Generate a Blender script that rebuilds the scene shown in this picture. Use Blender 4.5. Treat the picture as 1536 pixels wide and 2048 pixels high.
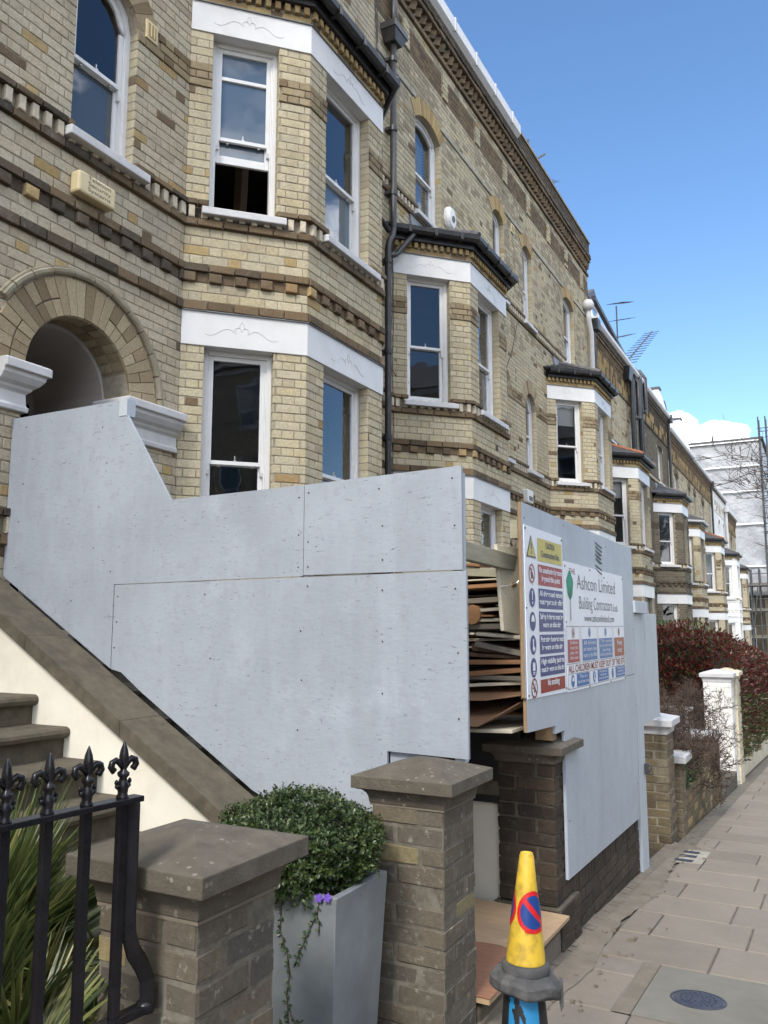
import bpy, math, random
from math import sin, cos, pi, radians, sqrt, atan2, asin
from mathutils import Vector, Matrix

random.seed(11)
for o in list(bpy.data.objects):
    bpy.data.objects.remove(o)
scene = bpy.context.scene
COL = scene.collection
R = random.random
def U(a, b): return a + (b - a) * random.random()

# ------------------------------------------------------------------ camera, sky, sun, exposure
cd = bpy.data.cameras.new('camera')
cam = bpy.data.objects.new('camera', cd); COL.objects.link(cam)
cd.sensor_fit = 'VERTICAL'; cd.sensor_height = 24.0; cd.lens = 24.0 * 1657.0 / 2048.0
cd.clip_start = 0.05; cd.clip_end = 3000
CAM = Vector((0, 0, 1.62))
cam.location = CAM
cam.rotation_euler = (radians(90 + 7.902), 0, radians(27.93))
scene.camera = cam
scene.render.engine = 'CYCLES'

SUN_EL, SUN_AZ = radians(44), radians(177)      # azimuth clockwise from +Y (the way down the street)
world = bpy.data.worlds.new('World'); scene.world = world; world.use_nodes = True
wn, wl = world.node_tree.nodes, world.node_tree.links
wn.clear()
wout = wn.new('ShaderNodeOutputWorld'); wbg = wn.new('ShaderNodeBackground')
sky = wn.new('ShaderNodeTexSky'); sky.sky_type = 'NISHITA'; sky.sun_disc = False
sky.sun_elevation = SUN_EL; sky.sun_rotation = SUN_AZ
sky.air_density = 1.0; sky.dust_density = 0.2; sky.ozone_density = 3.0; sky.altitude = 50
wbg.inputs['Strength'].default_value = 0.058
tc = wn.new('ShaderNodeTexCoord')
mp = wn.new('ShaderNodeMapping'); mp.inputs['Scale'].default_value = (1, 1, 2.4)
nz = wn.new('ShaderNodeTexNoise'); nz.inputs['Scale'].default_value = 2.6; nz.inputs['Detail'].default_value = 9; nz.inputs['Roughness'].default_value = 0.55
sep = wn.new('ShaderNodeSeparateXYZ')
wl.new(tc.outputs['Generated'], sep.inputs[0])
wl.new(tc.outputs['Generated'], mp.inputs[0]); wl.new(mp.outputs[0], nz.inputs['Vector'])
def wmath(op, a, b=None, clamp=False):
    n = wn.new('ShaderNodeMath'); n.operation = op; n.use_clamp = clamp
    for i, v in enumerate((a, b)):
        if v is None: continue
        if isinstance(v, (int, float)): n.inputs[i].default_value = v
        else: wl.new(v, n.inputs[i])
    return n.outputs[0]
# broken cumulus over the road's far side and behind the photographer, clear blue down the street
g_ = wmath('ADD', wmath('SUBTRACT', wmath('MULTIPLY', sep.outputs['X'], 0.8), wmath('MULTIPLY', sep.outputs['Y'], 0.6)), 0.55, True)
cl = wmath('ADD', nz.outputs['Fac'], wmath('MULTIPLY', g_, 0.13))
clm = wn.new('ShaderNodeMapRange'); clm.inputs['From Min'].default_value = 0.585; clm.inputs['From Max'].default_value = 0.65
wl.new(wmath('MULTIPLY', cl, wmath('GREATER_THAN', g_, 0.001)), clm.inputs['Value'])
# one bank of cumulus standing low over the end of the street
def blob(az, el, rx, rz, amp):
    d = Vector((sin(radians(az)) * cos(radians(el)), cos(radians(az)) * cos(radians(el)), sin(radians(el))))
    sx = wmath('SUBTRACT', sep.outputs['X'], d.x); sz = wmath('SUBTRACT', sep.outputs['Z'], d.z)
    sy = wmath('MAXIMUM', wmath('SUBTRACT', 0.5, sep.outputs['Y']), 0.0)
    q = wmath('ADD', wmath('POWER', wmath('DIVIDE', sx, rx), 2.0), wmath('POWER', wmath('DIVIDE', sz, rz), 2.0))
    q = wmath('ADD', q, wmath('MULTIPLY', sy, 50.0))
    return wmath('SUBTRACT', 1.0, q)
nz2 = wn.new('ShaderNodeTexNoise'); nz2.inputs['Scale'].default_value = 34; nz2.inputs['Detail'].default_value = 8; nz2.inputs['Roughness'].default_value = 0.6
wl.new(tc.outputs['Generated'], nz2.inputs['Vector'])
bl = wmath('MAXIMUM', blob(-7.9, 12.9, 0.022, 0.020, 1), blob(-5.6, 12.0, 0.036, 0.020, 1))
bl = wmath('MAXIMUM', bl, blob(-7.0, 9.5, 0.07, 0.03, 1))
bl = wmath('ADD', bl, wmath('MULTIPLY', wmath('SUBTRACT', nz2.outputs['Fac'], 0.5), 1.5))
blm = wn.new('ShaderNodeMapRange'); blm.inputs['From Min'].default_value = 0.0; blm.inputs['From Max'].default_value = 0.25
wl.new(bl, blm.inputs['Value'])
clfac = wmath('MAXIMUM', clm.outputs[0], blm.outputs[0], True)
gate_up = wn.new('ShaderNodeMapRange'); gate_up.inputs['From Min'].default_value = -0.02; gate_up.inputs['From Max'].default_value = 0.04
wl.new(sep.outputs['Z'], gate_up.inputs['Value'])
clfac = wmath('MULTIPLY', clfac, gate_up.outputs[0])
cshade = wn.new('ShaderNodeMapRange'); cshade.inputs['From Min'].default_value = 0.35; cshade.inputs['From Max'].default_value = 0.7
cshade.inputs['To Min'].default_value = 9.5; cshade.inputs['To Max'].default_value = 19.0
wl.new(nz2.outputs['Fac'], cshade.inputs['Value'])
ccol = wn.new('ShaderNodeCombineColor')
wl.new(cshade.outputs[0], ccol.inputs[0]); wl.new(wmath('MULTIPLY', cshade.outputs[0], 1.02), ccol.inputs[1]); wl.new(wmath('MULTIPLY', cshade.outputs[0], 1.06), ccol.inputs[2])
mixw = wn.new('ShaderNodeMix'); mixw.data_type = 'RGBA'
hs = wn.new('ShaderNodeHueSaturation'); hs.inputs['Saturation'].default_value = 1.1
wl.new(sky.outputs[0], hs.inputs['Color'])
wl.new(clfac, mixw.inputs[0]); wl.new(hs.outputs[0], mixw.inputs[6]); wl.new(ccol.outputs[0], mixw.inputs[7])
wl.new(mixw.outputs[2], wbg.inputs['Color']); wl.new(wbg.outputs[0], wout.inputs['Surface'])

sd = bpy.data.lights.new('sun', 'SUN'); sd.energy = 0.8; sd.angle = radians(14); sd.color = (1.0, 0.94, 0.84)
sun = bpy.data.objects.new('sun', sd); COL.objects.link(sun)
sdir = Vector((sin(SUN_AZ) * cos(SUN_EL), cos(SUN_AZ) * cos(SUN_EL), sin(SUN_EL)))
sun.rotation_euler = (-sdir).to_track_quat('-Z', 'Y').to_euler(); sun.location = (0, 0, 30)

scene.view_settings.view_transform = 'Standard'; scene.view_settings.look = 'None'
scene.view_settings.exposure = 2.15; scene.view_settings.gamma = 1.0; scene.view_settings.use_curve_mapping = False

# ------------------------------------------------------------------ materials
def mat_new(name):
    m = bpy.data.materials.new(name); m.use_nodes = True
    nt = m.node_tree; nt.nodes.clear()
    out = nt.nodes.new('ShaderNodeOutputMaterial'); b = nt.nodes.new('ShaderNodeBsdfPrincipled')
    nt.links.new(b.outputs[0], out.inputs['Surface'])
    return m, nt, b, out

class NT:
    """small node helper"""
    def __init__(s, nt): s.nt = nt; s.g = None
    def pos(s):
        if s.g is None: s.g = s.nt.nodes.new('ShaderNodeNewGeometry')
        return s.g.outputs['Position']
    def noise(s, scale, detail=4, rough=0.55, vec=None, stretch=None):
        n = s.nt.nodes.new('ShaderNodeTexNoise'); n.inputs['Scale'].default_value = scale
        n.inputs['Detail'].default_value = detail; n.inputs['Roughness'].default_value = rough
        v = vec or s.pos()
        if stretch:
            m = s.nt.nodes.new('ShaderNodeMapping'); m.inputs['Scale'].default_value = stretch
            s.nt.links.new(v, m.inputs[0]); v = m.outputs[0]
        s.nt.links.new(v, n.inputs['Vector']); return n.outputs['Fac']
    def vor(s, scale, stretch=None, feature='F1', out='Distance', rot=None):
        n = s.nt.nodes.new('ShaderNodeTexVoronoi'); n.inputs['Scale'].default_value = scale; n.feature = feature
        v = s.pos()
        if stretch:
            m = s.nt.nodes.new('ShaderNodeMapping'); m.inputs['Scale'].default_value = stretch
            if rot: m.inputs['Rotation'].default_value = rot
            s.nt.links.new(v, m.inputs[0]); v = m.outputs[0]
        s.nt.links.new(v, n.inputs['Vector']); return n.outputs[out]
    def ramp(s, fac, stops, interp='LINEAR'):
        n = s.nt.nodes.new('ShaderNodeValToRGB'); n.color_ramp.interpolation = interp
        e = n.color_ramp.elements
        while len(e) > 1: e.remove(e[-1])
        e[0].position = stops[0][0]; e[0].color = col4(stops[0][1])
        for p, c in stops[1:]:
            x = e.new(p); x.color = col4(c)
        s.nt.links.new(fac, n.inputs[0]); return n.outputs[0]
    def mix(s, fac, a, b, mode='MIX'):
        n = s.nt.nodes.new('ShaderNodeMix'); n.data_type = 'RGBA'; n.blend_type = mode
        for i, v in ((0, fac), (6, a), (7, b)):
            if isinstance(v, (int, float)): n.inputs[i].default_value = v
            elif isinstance(v, tuple): n.inputs[i].default_value = col4(v)
            else: s.nt.links.new(v, n.inputs[i])
        return n.outputs[2]
    def math(s, op, a, b=0.0, clamp=False):
        n = s.nt.nodes.new('ShaderNodeMath'); n.operation = op; n.use_clamp = clamp
        for i, v in enumerate((a, b)):
            if isinstance(v, (int, float)): n.inputs[i].default_value = v
            else: s.nt.links.new(v, n.inputs[i])
        return n.outputs[0]
    def rng(s, v, a, b, c=0.0, d=1.0):
        n = s.nt.nodes.new('ShaderNodeMapRange')
        for k, x in zip(('From Min', 'From Max', 'To Min', 'To Max'), (a, b, c, d)): n.inputs[k].default_value = x
        s.nt.links.new(v, n.inputs['Value']); return n.outputs[0]
    def tint(s):
        a = s.nt.nodes.new('ShaderNodeAttribute'); a.attribute_name = 'tint'
        o = s.nt.nodes.new('ShaderNodeObjectInfo')
        return s.math('FRACT', s.math('ADD', a.outputs['Fac'], o.outputs['Random']))
    def bump(s, bsdf, h, strength=0.4, dist=0.01):
        n = s.nt.nodes.new('ShaderNodeBump'); n.inputs['Strength'].default_value = strength; n.inputs['Distance'].default_value = dist
        s.nt.links.new(h, n.inputs['Height']); s.nt.links.new(n.outputs[0], bsdf.inputs['Normal'])
    def link(s, a, b): s.nt.links.new(a, b)

def col4(c): return (c[0], c[1], c[2], 1.0) if len(c) == 3 else c

def surf(name, c, rough=0.6, var=0.15, scale=6.0, dirt=None, dirt_amt=0.0, dirt_scale=3.0, bump=0.0, bscale=60, metal=0.0, spec=0.5, stretch=None, coat=0.0):
    """plain painted / stone surface: base colour with broad and fine mottling, optional dirt patches"""
    m, nt, b, _ = mat_new(name); n = NT(nt)
    f = n.noise(scale, 6, 0.6, stretch=stretch)
    lo = tuple(x * (1 - var) for x in c); hi = tuple(min(1, x * (1 + var * 0.7)) for x in c)
    colr = n.ramp(f, [(0.3, lo), (0.7, hi)])
    if dirt:
        g = n.noise(dirt_scale, 8, 0.65, stretch=stretch)
        k = n.rng(g, 0.48, 0.72, 0.0, dirt_amt)
        colr = n.mix(k, colr, dirt)
    nt.links.new(colr, b.inputs['Base Color'])
    b.inputs['Roughness'].default_value = rough; b.inputs['Metallic'].default_value = metal
    b.inputs['Specular IOR Level'].default_value = spec
    if coat: b.inputs['Coat Weight'].default_value = coat
    if bump: n.bump(b, n.noise(bscale, 5, 0.6), bump, 0.004)
    return m

def brick_mat(name, stops, speck=(0.09, 0.07, 0.05), speck_amt=0.5, grime=0.35, rough=0.9, pale=(0.5, 0.46, 0.38), pale_amt=0.0):
    m, nt, b, _ = mat_new(name); n = NT(nt)
    base = n.ramp(n.tint(), stops)
    fine = n.noise(46, 6, 0.7)
    base = n.mix(1.0, base, n.ramp(fine, [(0.25, (0.66, 0.66, 0.66)), (0.75, (1.18, 1.16, 1.12))]), 'MULTIPLY')
    broad = n.noise(0.9, 5, 0.6)
    base = n.mix(n.rng(broad, 0.45, 0.75, 0.0, grime), base, (0.17, 0.145, 0.11))
    run = n.noise(3.2, 5, 0.6, stretch=(1.6, 1.6, 0.14))
    base = n.mix(n.rng(run, 0.52, 0.70, 0.0, grime * 0.8), base, (0.15, 0.135, 0.105))
    wash = n.noise(2.4, 6, 0.65, stretch=(1, 1, 0.5))
    base = n.mix(n.rng(wash, 0.60, 0.72, 0.0, grime * 0.7), base, (0.52, 0.49, 0.42))
    sp = n.noise(150, 3, 0.6)
    base = n.mix(n.rng(sp, 0.60, 0.70, 0.0, speck_amt), base, speck)
    if pale_amt:
        pl_ = n.noise(24, 7, 0.75)
        base = n.mix(n.rng(pl_, 0.57, 0.64, 0.0, pale_amt), base, pale)
    nt.links.new(base, b.inputs['Base Color']); b.inputs['Roughness'].default_value = rough
    b.inputs['Specular IOR Level'].default_value = 0.25
    n.bump(b, n.noise(90, 6, 0.7), 0.55, 0.006)
    return m

MT = {}
MT['stock'] = brick_mat('brick_stock', [(0.0, (0.42, 0.37, 0.26)), (0.2, (0.50, 0.44, 0.30)), (0.45, (0.46, 0.415, 0.305)), (0.6, (0.53, 0.47, 0.335)), (0.8, (0.44, 0.395, 0.295)), (0.93, (0.50, 0.43, 0.28)), (1.0, (0.38, 0.33, 0.24))], grime=0.22)
MT['wallstock'] = brick_mat('brick_wall_stock', [(0.0, (0.42, 0.365, 0.27)), (0.3, (0.50, 0.44, 0.33)), (0.6, (0.46, 0.415, 0.325)), (0.85, (0.52, 0.465, 0.35)), (1.0, (0.37, 0.32, 0.245))], grime=0.35)
MT['ochre'] = brick_mat('brick_ochre', [(0.0, (0.36, 0.26, 0.12)), (0.5, (0.45, 0.34, 0.17)), (1.0, (0.30, 0.20, 0.10))], grime=0.25)
MT['brown'] = brick_mat('brick_brown', [(0.0, (0.115, 0.08, 0.048)), (0.35, (0.19, 0.135, 0.08)), (0.7, (0.14, 0.10, 0.06)), (1.0, (0.085, 0.065, 0.045))], grime=0.3, pale_amt=0.12)
MT['dark'] = brick_mat('brick_soot_shade', [(0.0, (0.06, 0.05, 0.038)), (0.5, (0.11, 0.085, 0.06)), (1.0, (0.05, 0.043, 0.036))], grime=0.2, pale_amt=0.12)
MT['arch'] = brick_mat('brick_arch', [(0.0, (0.20, 0.145, 0.085)), (0.3, (0.40, 0.335, 0.225)), (0.55, (0.30, 0.23, 0.145)), (0.8, (0.44, 0.37, 0.25)), (1.0, (0.19, 0.14, 0.085))], grime=0.25)
MT['buff'] = brick_mat('brick_buff', [(0.0, (0.25, 0.20, 0.125)), (0.5, (0.33, 0.265, 0.165)), (1.0, (0.21, 0.165, 0.105))], grime=0.3)
MT['grimy'] = brick_mat('brick_grimy', [(0.0, (0.30, 0.255, 0.18)), (0.4, (0.38, 0.33, 0.235)), (0.7, (0.33, 0.285, 0.205)), (1.0, (0.26, 0.22, 0.155))], grime=0.5)
MT['grey'] = brick_mat('brick_grey', [(0.0, (0.065, 0.06, 0.054)), (0.2, (0.14, 0.118, 0.09)), (0.4, (0.085, 0.08, 0.074)), (0.6, (0.155, 0.13, 0.092)), (0.82, (0.11, 0.095, 0.075)), (0.87, (0.26, 0.215, 0.115)), (1.0, (0.21, 0.18, 0.10))], grime=0.25, pale_amt=0.85, pale=(0.25, 0.235, 0.20))
MT['purple'] = brick_mat('brick_purple', [(0.0, (0.036, 0.029, 0.024)), (0.4, (0.064, 0.047, 0.036)), (0.7, (0.048, 0.038, 0.031)), (1.0, (0.078, 0.058, 0.042))], grime=0.15, pale_amt=0.18, pale=(0.26, 0.23, 0.19))
MT['gardenbrick'] = brick_mat('brick_garden', [(0.0, (0.14, 0.11, 0.068)), (0.5, (0.21, 0.165, 0.10)), (1.0, (0.10, 0.08, 0.052))], grime=0.4, pale_amt=0.2)
MT['smoke'] = brick_mat('brick_smoke', [(0.0, (0.09, 0.08, 0.062)), (0.5, (0.15, 0.13, 0.095)), (1.0, (0.12, 0.10, 0.075))], grime=0.3)
MT['whitebrick'] = surf('brick_whitewash', (0.78, 0.77, 0.74), 0.7, 0.08, 20, (0.35, 0.33, 0.28), 0.5, 6, 0.4, 50)
MT['creambrick'] = surf('brick_cream', (0.62, 0.56, 0.42), 0.75, 0.12, 16, (0.30, 0.25, 0.17), 0.6, 5, 0.4, 50)
MT['mortar_dark'] = surf('mortar_dark', (0.10, 0.085, 0.062), 0.95, 0.3, 25, (0.06, 0.05, 0.04), 0.5, 6, 0.3, 80)
MT['mortar'] = surf('mortar', (0.31, 0.275, 0.21), 0.95, 0.25, 25, (0.11, 0.095, 0.07), 0.6, 1.2, 0.3, 80)
MT['mortar_grey'] = surf('mortar_grey', (0.13, 0.115, 0.09), 0.95, 0.35, 30, (0.24, 0.225, 0.19), 0.5, 9, 0.5, 80)
MT['cement'] = surf('cement', (0.33, 0.31, 0.26), 0.9, 0.2, 10, (0.2, 0.17, 0.13), 0.5, 5, 0.3, 60)
MT['dentil'] = surf('dentil_terracotta', (0.52, 0.46, 0.35), 0.8, 0.2, 12, (0.2, 0.16, 0.11), 0.5, 9, 0.3, 60)
MT['white'] = surf('white_paint', (0.64, 0.64, 0.64), 0.45, 0.05, 4, (0.50, 0.49, 0.46), 0.45, 3, 0.06, 50)
MT['whitestone'] = surf('white_painted_stone', (0.55, 0.55, 0.56), 0.6, 0.10, 14, (0.33, 0.32, 0.30), 0.55, 7, 0.6, 45)
MT['sash'] = surf('sash_gloss_paint', (0.68, 0.68, 0.68), 0.3, 0.04, 6, (0.6, 0.59, 0.56), 0.3, 8)
MT['groove'] = surf('groove_paint', (0.52, 0.52, 0.52), 0.6, 0.1, 10)
MT['plaster'] = surf('porch_plaster', (0.42, 0.375, 0.34), 0.8, 0.08, 2)
MT['black'] = surf('black_gloss_paint', (0.009, 0.009, 0.012), 0.25, 0.3, 20, (0.03, 0.028, 0.03), 0.3, 12, 0.15, 120, spec=0.3)
MT['pipeblack'] = surf('pipe_black', (0.02, 0.02, 0.022), 0.42, 0.3, 10, (0.07, 0.065, 0.06), 0.5, 6)
MT['slate'] = surf('slate', (0.07, 0.07, 0.078), 0.55, 0.35, 9, (0.12, 0.115, 0.08), 0.5, 4, 0.3, 50)
MT['lead'] = surf('lead', (0.16, 0.17, 0.18), 0.5, 0.15, 6)
MT['terracotta'] = surf('ridge_tile', (0.28, 0.11, 0.055), 0.8, 0.25, 8)
MT['stone'] = surf('york_stone', (0.10, 0.085, 0.060), 0.85, 0.28, 16, (0.036, 0.032, 0.023), 0.75, 4.5, 0.5, 90)
MT['capstone'] = None
MT['render'] = surf('cream_render', (0.74, 0.705, 0.61), 0.8, 0.05, 3, (0.50, 0.44, 0.34), 0.45, 2.6, 0.12, 60)
MT['room'] = surf('room_wall', (0.24, 0.22, 0.2), 0.9, 0.1, 2)
MT['floorwood'] = surf('room_timber', (0.20, 0.09, 0.04), 0.7, 0.2, 5)
MT['zinc'] = surf('zinc', (0.25, 0.275, 0.295), 0.5, 0.22, 4, (0.15, 0.16, 0.17), 0.6, 2.8, 0.08, 40, metal=0.15)
MT['blind'] = surf('blind', (0.62, 0.62, 0.6), 0.7, 0.05, 4)
MT['net'] = surf('net_curtain', (0.45, 0.46, 0.46), 0.9, 0.12, 9, stretch=(8, 8, 0.4))
MT['plastic_cream'] = surf('aged_plastic', (0.60, 0.50, 0.29), 0.45, 0.06, 5)
MT['plastic_white'] = surf('white_plastic', (0.72, 0.72, 0.70), 0.4, 0.05, 5, (0.4, 0.4, 0.38), 0.4, 20)
MT['soil'] = surf('garden_soil', (0.075, 0.055, 0.036), 0.95, 0.4, 12, bump=0.6, bscale=30)
MT['dirtstrip'] = surf('sandy_mortar', (0.175, 0.148, 0.115), 0.95, 0.2, 7, (0.12, 0.10, 0.072), 0.7, 4, 0.5, 70)
MT['asphalt'] = surf('asphalt', (0.05, 0.05, 0.052), 0.9, 0.25, 40, bump=0.5, bscale=120)
MT['kerbstone'] = surf('kerb_granite', (0.27, 0.26, 0.25), 0.8, 0.2, 40)
MT['iron'] = surf('cast_iron_cover', (0.035, 0.04, 0.06), 0.5, 0.3, 30, (0.10, 0.09, 0.08), 0.4, 14, 0.2, 60)
MT['rubber'] = surf('black_rubber', (0.055, 0.055, 0.056), 0.75, 0.3, 14, (0.17, 0.165, 0.155), 0.7, 9, 0.4, 60)
MT['yellowplastic'] = surf('cone_yellow', (0.60, 0.40, 0.04), 0.45, 0.12, 8, (0.17, 0.115, 0.035), 0.7, 19, 0.15, 60)
MT['bluepaint'] = surf('cone_blue', (0.02, 0.20, 0.42), 0.5, 0.12, 14)
MT['coneblack'] = surf('cone_black', (0.014, 0.014, 0.016), 0.5, 0.3, 14)
MT['timber_edge'] = surf('ply_edge', (0.26, 0.175, 0.10), 0.8, 0.25, 4, stretch=(60, 60, 4))
MT['timber_grey'] = surf('weathered_timber', (0.32, 0.30, 0.22), 0.8, 0.14, 3, (0.16, 0.14, 0.1), 0.4, 4, 0.15, 50, stretch=(1, 1, 8))
MT['postblue'] = surf('painted_post', (0.44, 0.49, 0.54), 0.6, 0.07, 5, (0.25, 0.26, 0.28), 0.3, 4, stretch=(3, 3, 0.6))
MT['scaff'] = surf('scaffold_tube', (0.06, 0.06, 0.06), 0.55, 0.2, 8)
MT['scaffboard'] = surf('scaffold_board', (0.13, 0.12, 0.09), 0.85, 0.2, 6)
MT['antenna'] = surf('antenna_metal', (0.05, 0.05, 0.055), 0.5, 0.2, 8)
MT['oppbrick'] = surf('opposite_brick', (0.44, 0.37, 0.26), 0.9, 0.15, 3)
MT['bark'] = surf('bark', (0.12, 0.10, 0.08), 0.9, 0.3, 14, bump=0.5, bscale=60)
MT['twig'] = surf('twig', (0.075, 0.05, 0.038), 0.85, 0.3, 14)
MT['signwhite'] = surf('sign_white', (0.76, 0.79, 0.84), 0.5, 0.03, 3, spec=0.06)
MT['signblue'] = surf('sign_navy', (0.018, 0.03, 0.19), 0.35, 0.06, 6, spec=0.06)
MT['signcyan'] = surf('sign_blue', (0.012, 0.11, 0.36), 0.35, 0.06, 6, spec=0.06)
MT['signred'] = surf('sign_red', (0.25, 0.012, 0.016), 0.35, 0.08, 6, spec=0.06)
MT['signpink'] = surf('sign_faded_red', (0.33, 0.06, 0.075), 0.4, 0.08, 6, spec=0.06)
MT['signdarkred'] = surf('sign_dark_red', (0.20, 0.004, 0.012), 0.35, 0.06, 6, spec=0.06)
MT['signyellow'] = surf('sign_yellow', (0.52, 0.45, 0.13), 0.4, 0.05, 6, spec=0.06)
MT['signgrey'] = surf('sign_grey', (0.15, 0.155, 0.17), 0.5, 0.05, 6, spec=0.06)
MT['signgreen'] = surf('sign_green', (0.04, 0.28, 0.185), 0.5, 0.08, 20, spec=0.06)
MT['decalblue'] = surf('decal_blue', (0.012, 0.045, 0.20), 0.35, 0.1, 20)
MT['decalred'] = surf('decal_red', (0.52, 0.015, 0.02), 0.35, 0.1, 20)
MT['screw'] = surf('screw_head', (0.04, 0.04, 0.045), 0.5, 0.2, 30)
MT['screwbright'] = surf('bright_metal', (0.55, 0.54, 0.5), 0.3, 0.1, 30, metal=0.8)
MT['roofwhite'] = surf('roof_white', (0.82, 0.82, 0.82), 0.6, 0.05, 3, (0.55, 0.53, 0.5), 0.3, 1.5)
MT['hood'] = surf('stone_hood', (0.27, 0.235, 0.165), 0.9, 0.25, 9, (0.33, 0.32, 0.27), 0.5, 6, 0.4, 60)

def cap_mat():
    m, nt, b, _ = mat_new('cap_stone'); n = NT(nt)
    base = n.ramp(n.noise(11, 8, 0.7), [(0.3, (0.066, 0.055, 0.042)), (0.7, (0.13, 0.11, 0.085))])
    base = n.mix(n.rng(n.noise(2.2, 5), 0.45, 0.7, 0, 0.45), base, (0.068, 0.062, 0.042))
    li = n.vor(34); big = n.noise(5.5, 3)
    k = n.math('MULTIPLY', n.rng(n.math('ADD', li, n.math('MULTIPLY', n.noise(60, 3), 0.25)), 0.32, 0.38, 1.0, 0.0), n.rng(big, 0.5, 0.58))
    base = n.mix(n.math('MULTIPLY', k, 0.8), base, (0.24, 0.225, 0.185))
    base = n.mix(n.rng(n.noise(120, 3), 0.62, 0.72, 0, 0.5), base, (0.05, 0.045, 0.035))
    nt.links.new(base, b.inputs['Base Color']); b.inputs['Roughness'].default_value = 0.85
    n.bump(b, n.math('ADD', n.noise(110, 6, 0.7), n.math('MULTIPLY', n.noise(14, 6, 0.7), 2.0)), 0.6, 0.006); return m
MT['capstone'] = cap_mat()

def paving_mat():
    m, nt, b, _ = mat_new('paving_slab'); n = NT(nt)
    base = n.ramp(n.tint(), [(0.0, (0.185, 0.155, 0.123)), (0.35, (0.222, 0.187, 0.148)), (0.7, (0.20, 0.169, 0.139)), (1.0, (0.242, 0.204, 0.16))])
    base = n.mix(n.rng(n.noise(1.6, 7, 0.65), 0.42, 0.7, 0, 0.4), base, (0.125, 0.105, 0.085))
    base = n.mix(n.rng(n.noise(9, 6, 0.7), 0.52, 0.7, 0, 0.3), base, (0.26, 0.23, 0.19))
    base = n.mix(n.rng(n.noise(170, 3), 0.55, 0.7, 0, 0.45), base, (0.10, 0.088, 0.075))
    base = n.mix(n.rng(n.vor(5.5), 0.045, 0.055, 0.55, 0), base, (0.08, 0.072, 0.065))
    base = n.mix(n.rng(n.vor(4.1, stretch=(1.1, 0.9, 1)), 0.035, 0.05, 0.5, 0), base, (0.34, 0.31, 0.27))
    nt.links.new(base, b.inputs['Base Color']); b.inputs['Roughness'].default_value = 0.82
    n.bump(b, n.noise(140, 5, 0.7), 0.3, 0.003); return m
MT['paving'] = paving_mat()
MT['concrete'] = surf('cover_concrete', (0.165, 0.155, 0.13), 0.9, 0.14, 5, (0.11, 0.105, 0.088), 0.5, 3, 0.3, 120)

def osb_mat(name, base_c, fleck=0.65, streak=True):
    m, nt, b, _ = mat_new(name); n = NT(nt)
    b1 = n.noise(1.3, 6, 0.6)
    lo = tuple(x * 0.86 for x in base_c); hi = tuple(min(1, x * 1.09) for x in base_c)
    base = n.ramp(b1, [(0.3, lo), (0.7, hi)])
    if streak:
        st = n.noise(5.0, 4, 0.6, stretch=(1, 1, 0.10))
        base = n.mix(n.rng(st, 0.5, 0.7, 0, 0.32), base, tuple(min(1, x * 1.22) for x in base_c))
        st2 = n.noise(7.0, 4, 0.6, stretch=(1.3, 1.3, 0.14))
        base = n.mix(n.rng(st2, 0.52, 0.74, 0, 0.3), base, tuple(x * 0.75 for x in base_c))
    blot = n.noise(13, 6, 0.7)
    base = n.mix(n.rng(n.noise(1.9, 7, 0.7), 0.55, 0.68, 0, 0.35), base, tuple(min(1, x * 1.3) for x in base_c))
    base = n.mix(n.rng(blot, 0.54, 0.64, 0, 0.4), base, (base_c[0] * 0.82, base_c[1] * 0.78, base_c[2] * 0.80))
    # strand edges of the board showing through the paint
    v = n.noise(52, 3, 0.5, stretch=(0.55, 0.55, 1.7)); w = n.noise(4.2, 3)
    k = n.math('MULTIPLY', n.rng(v, 0.665, 0.69, 0, fleck), n.rng(w, 0.42, 0.55))
    base = n.mix(k, base, tuple(x * 0.35 for x in base_c))
    v2 = n.noise(60, 3, 0.5, stretch=(1.8, 1.8, 0.5))
    base = n.mix(n.rng(v2, 0.695, 0.715, 0, fleck * 0.8), base, tuple(x * 0.4 for x in base_c))
    nt.links.new(base, b.inputs['Base Color']); b.inputs['Roughness'].default_value = 0.55
    n.bump(b, n.noise(38, 4, 0.6, stretch=(0.6, 0.6, 1.5)), 0.22, 0.006); return m
MT['hoardpaint'] = osb_mat('hoarding_paint', (0.31, 0.342, 0.388))
MT['hoardpaint_front'] = osb_mat('hoarding_paint_smooth', (0.385, 0.43, 0.485), fleck=0.2)

def wood_mat(name, c1, c2, stretch=(3, 30, 30)):
    m, nt, b, _ = mat_new(name); n = NT(nt)
    tcn = nt.nodes.new('ShaderNodeTexCoord')
    f = n.noise(2.0, 6, 0.6, vec=tcn.outputs['Object'], stretch=stretch)
    base = n.ramp(f, [(0.3, c1), (0.7, c2)])
    oi = nt.nodes.new('ShaderNodeObjectInfo')
    base = n.mix(1.0, base, n.ramp(oi.outputs['Random'], [(0, (0.75, 0.75, 0.75)), (1, (1.15, 1.12, 1.08))]), 'MULTIPLY')
    nt.links.new(base, b.inputs['Base Color']); b.inputs['Roughness'].default_value = 0.75
    return m
MT['wood_orange'] = wood_mat('wood_orange', (0.22, 0.11, 0.05), (0.36, 0.19, 0.09))
MT['wood_brown'] = wood_mat('wood_brown', (0.09, 0.055, 0.032), (0.16, 0.10, 0.06))
MT['wood_grey'] = wood_mat('wood_grey', (0.14, 0.125, 0.10), (0.24, 0.215, 0.17))
MT['wood_cream'] = wood_mat('wood_cream', (0.48, 0.44, 0.34), (0.60, 0.56, 0.45))
MT['hardboard'] = wood_mat('hardboard', (0.20, 0.11, 0.06), (0.26, 0.15, 0.085))
MT['ply'] = wood_mat('plywood', (0.36, 0.25, 0.15), (0.46, 0.33, 0.21), stretch=(2, 24, 8))
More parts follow.
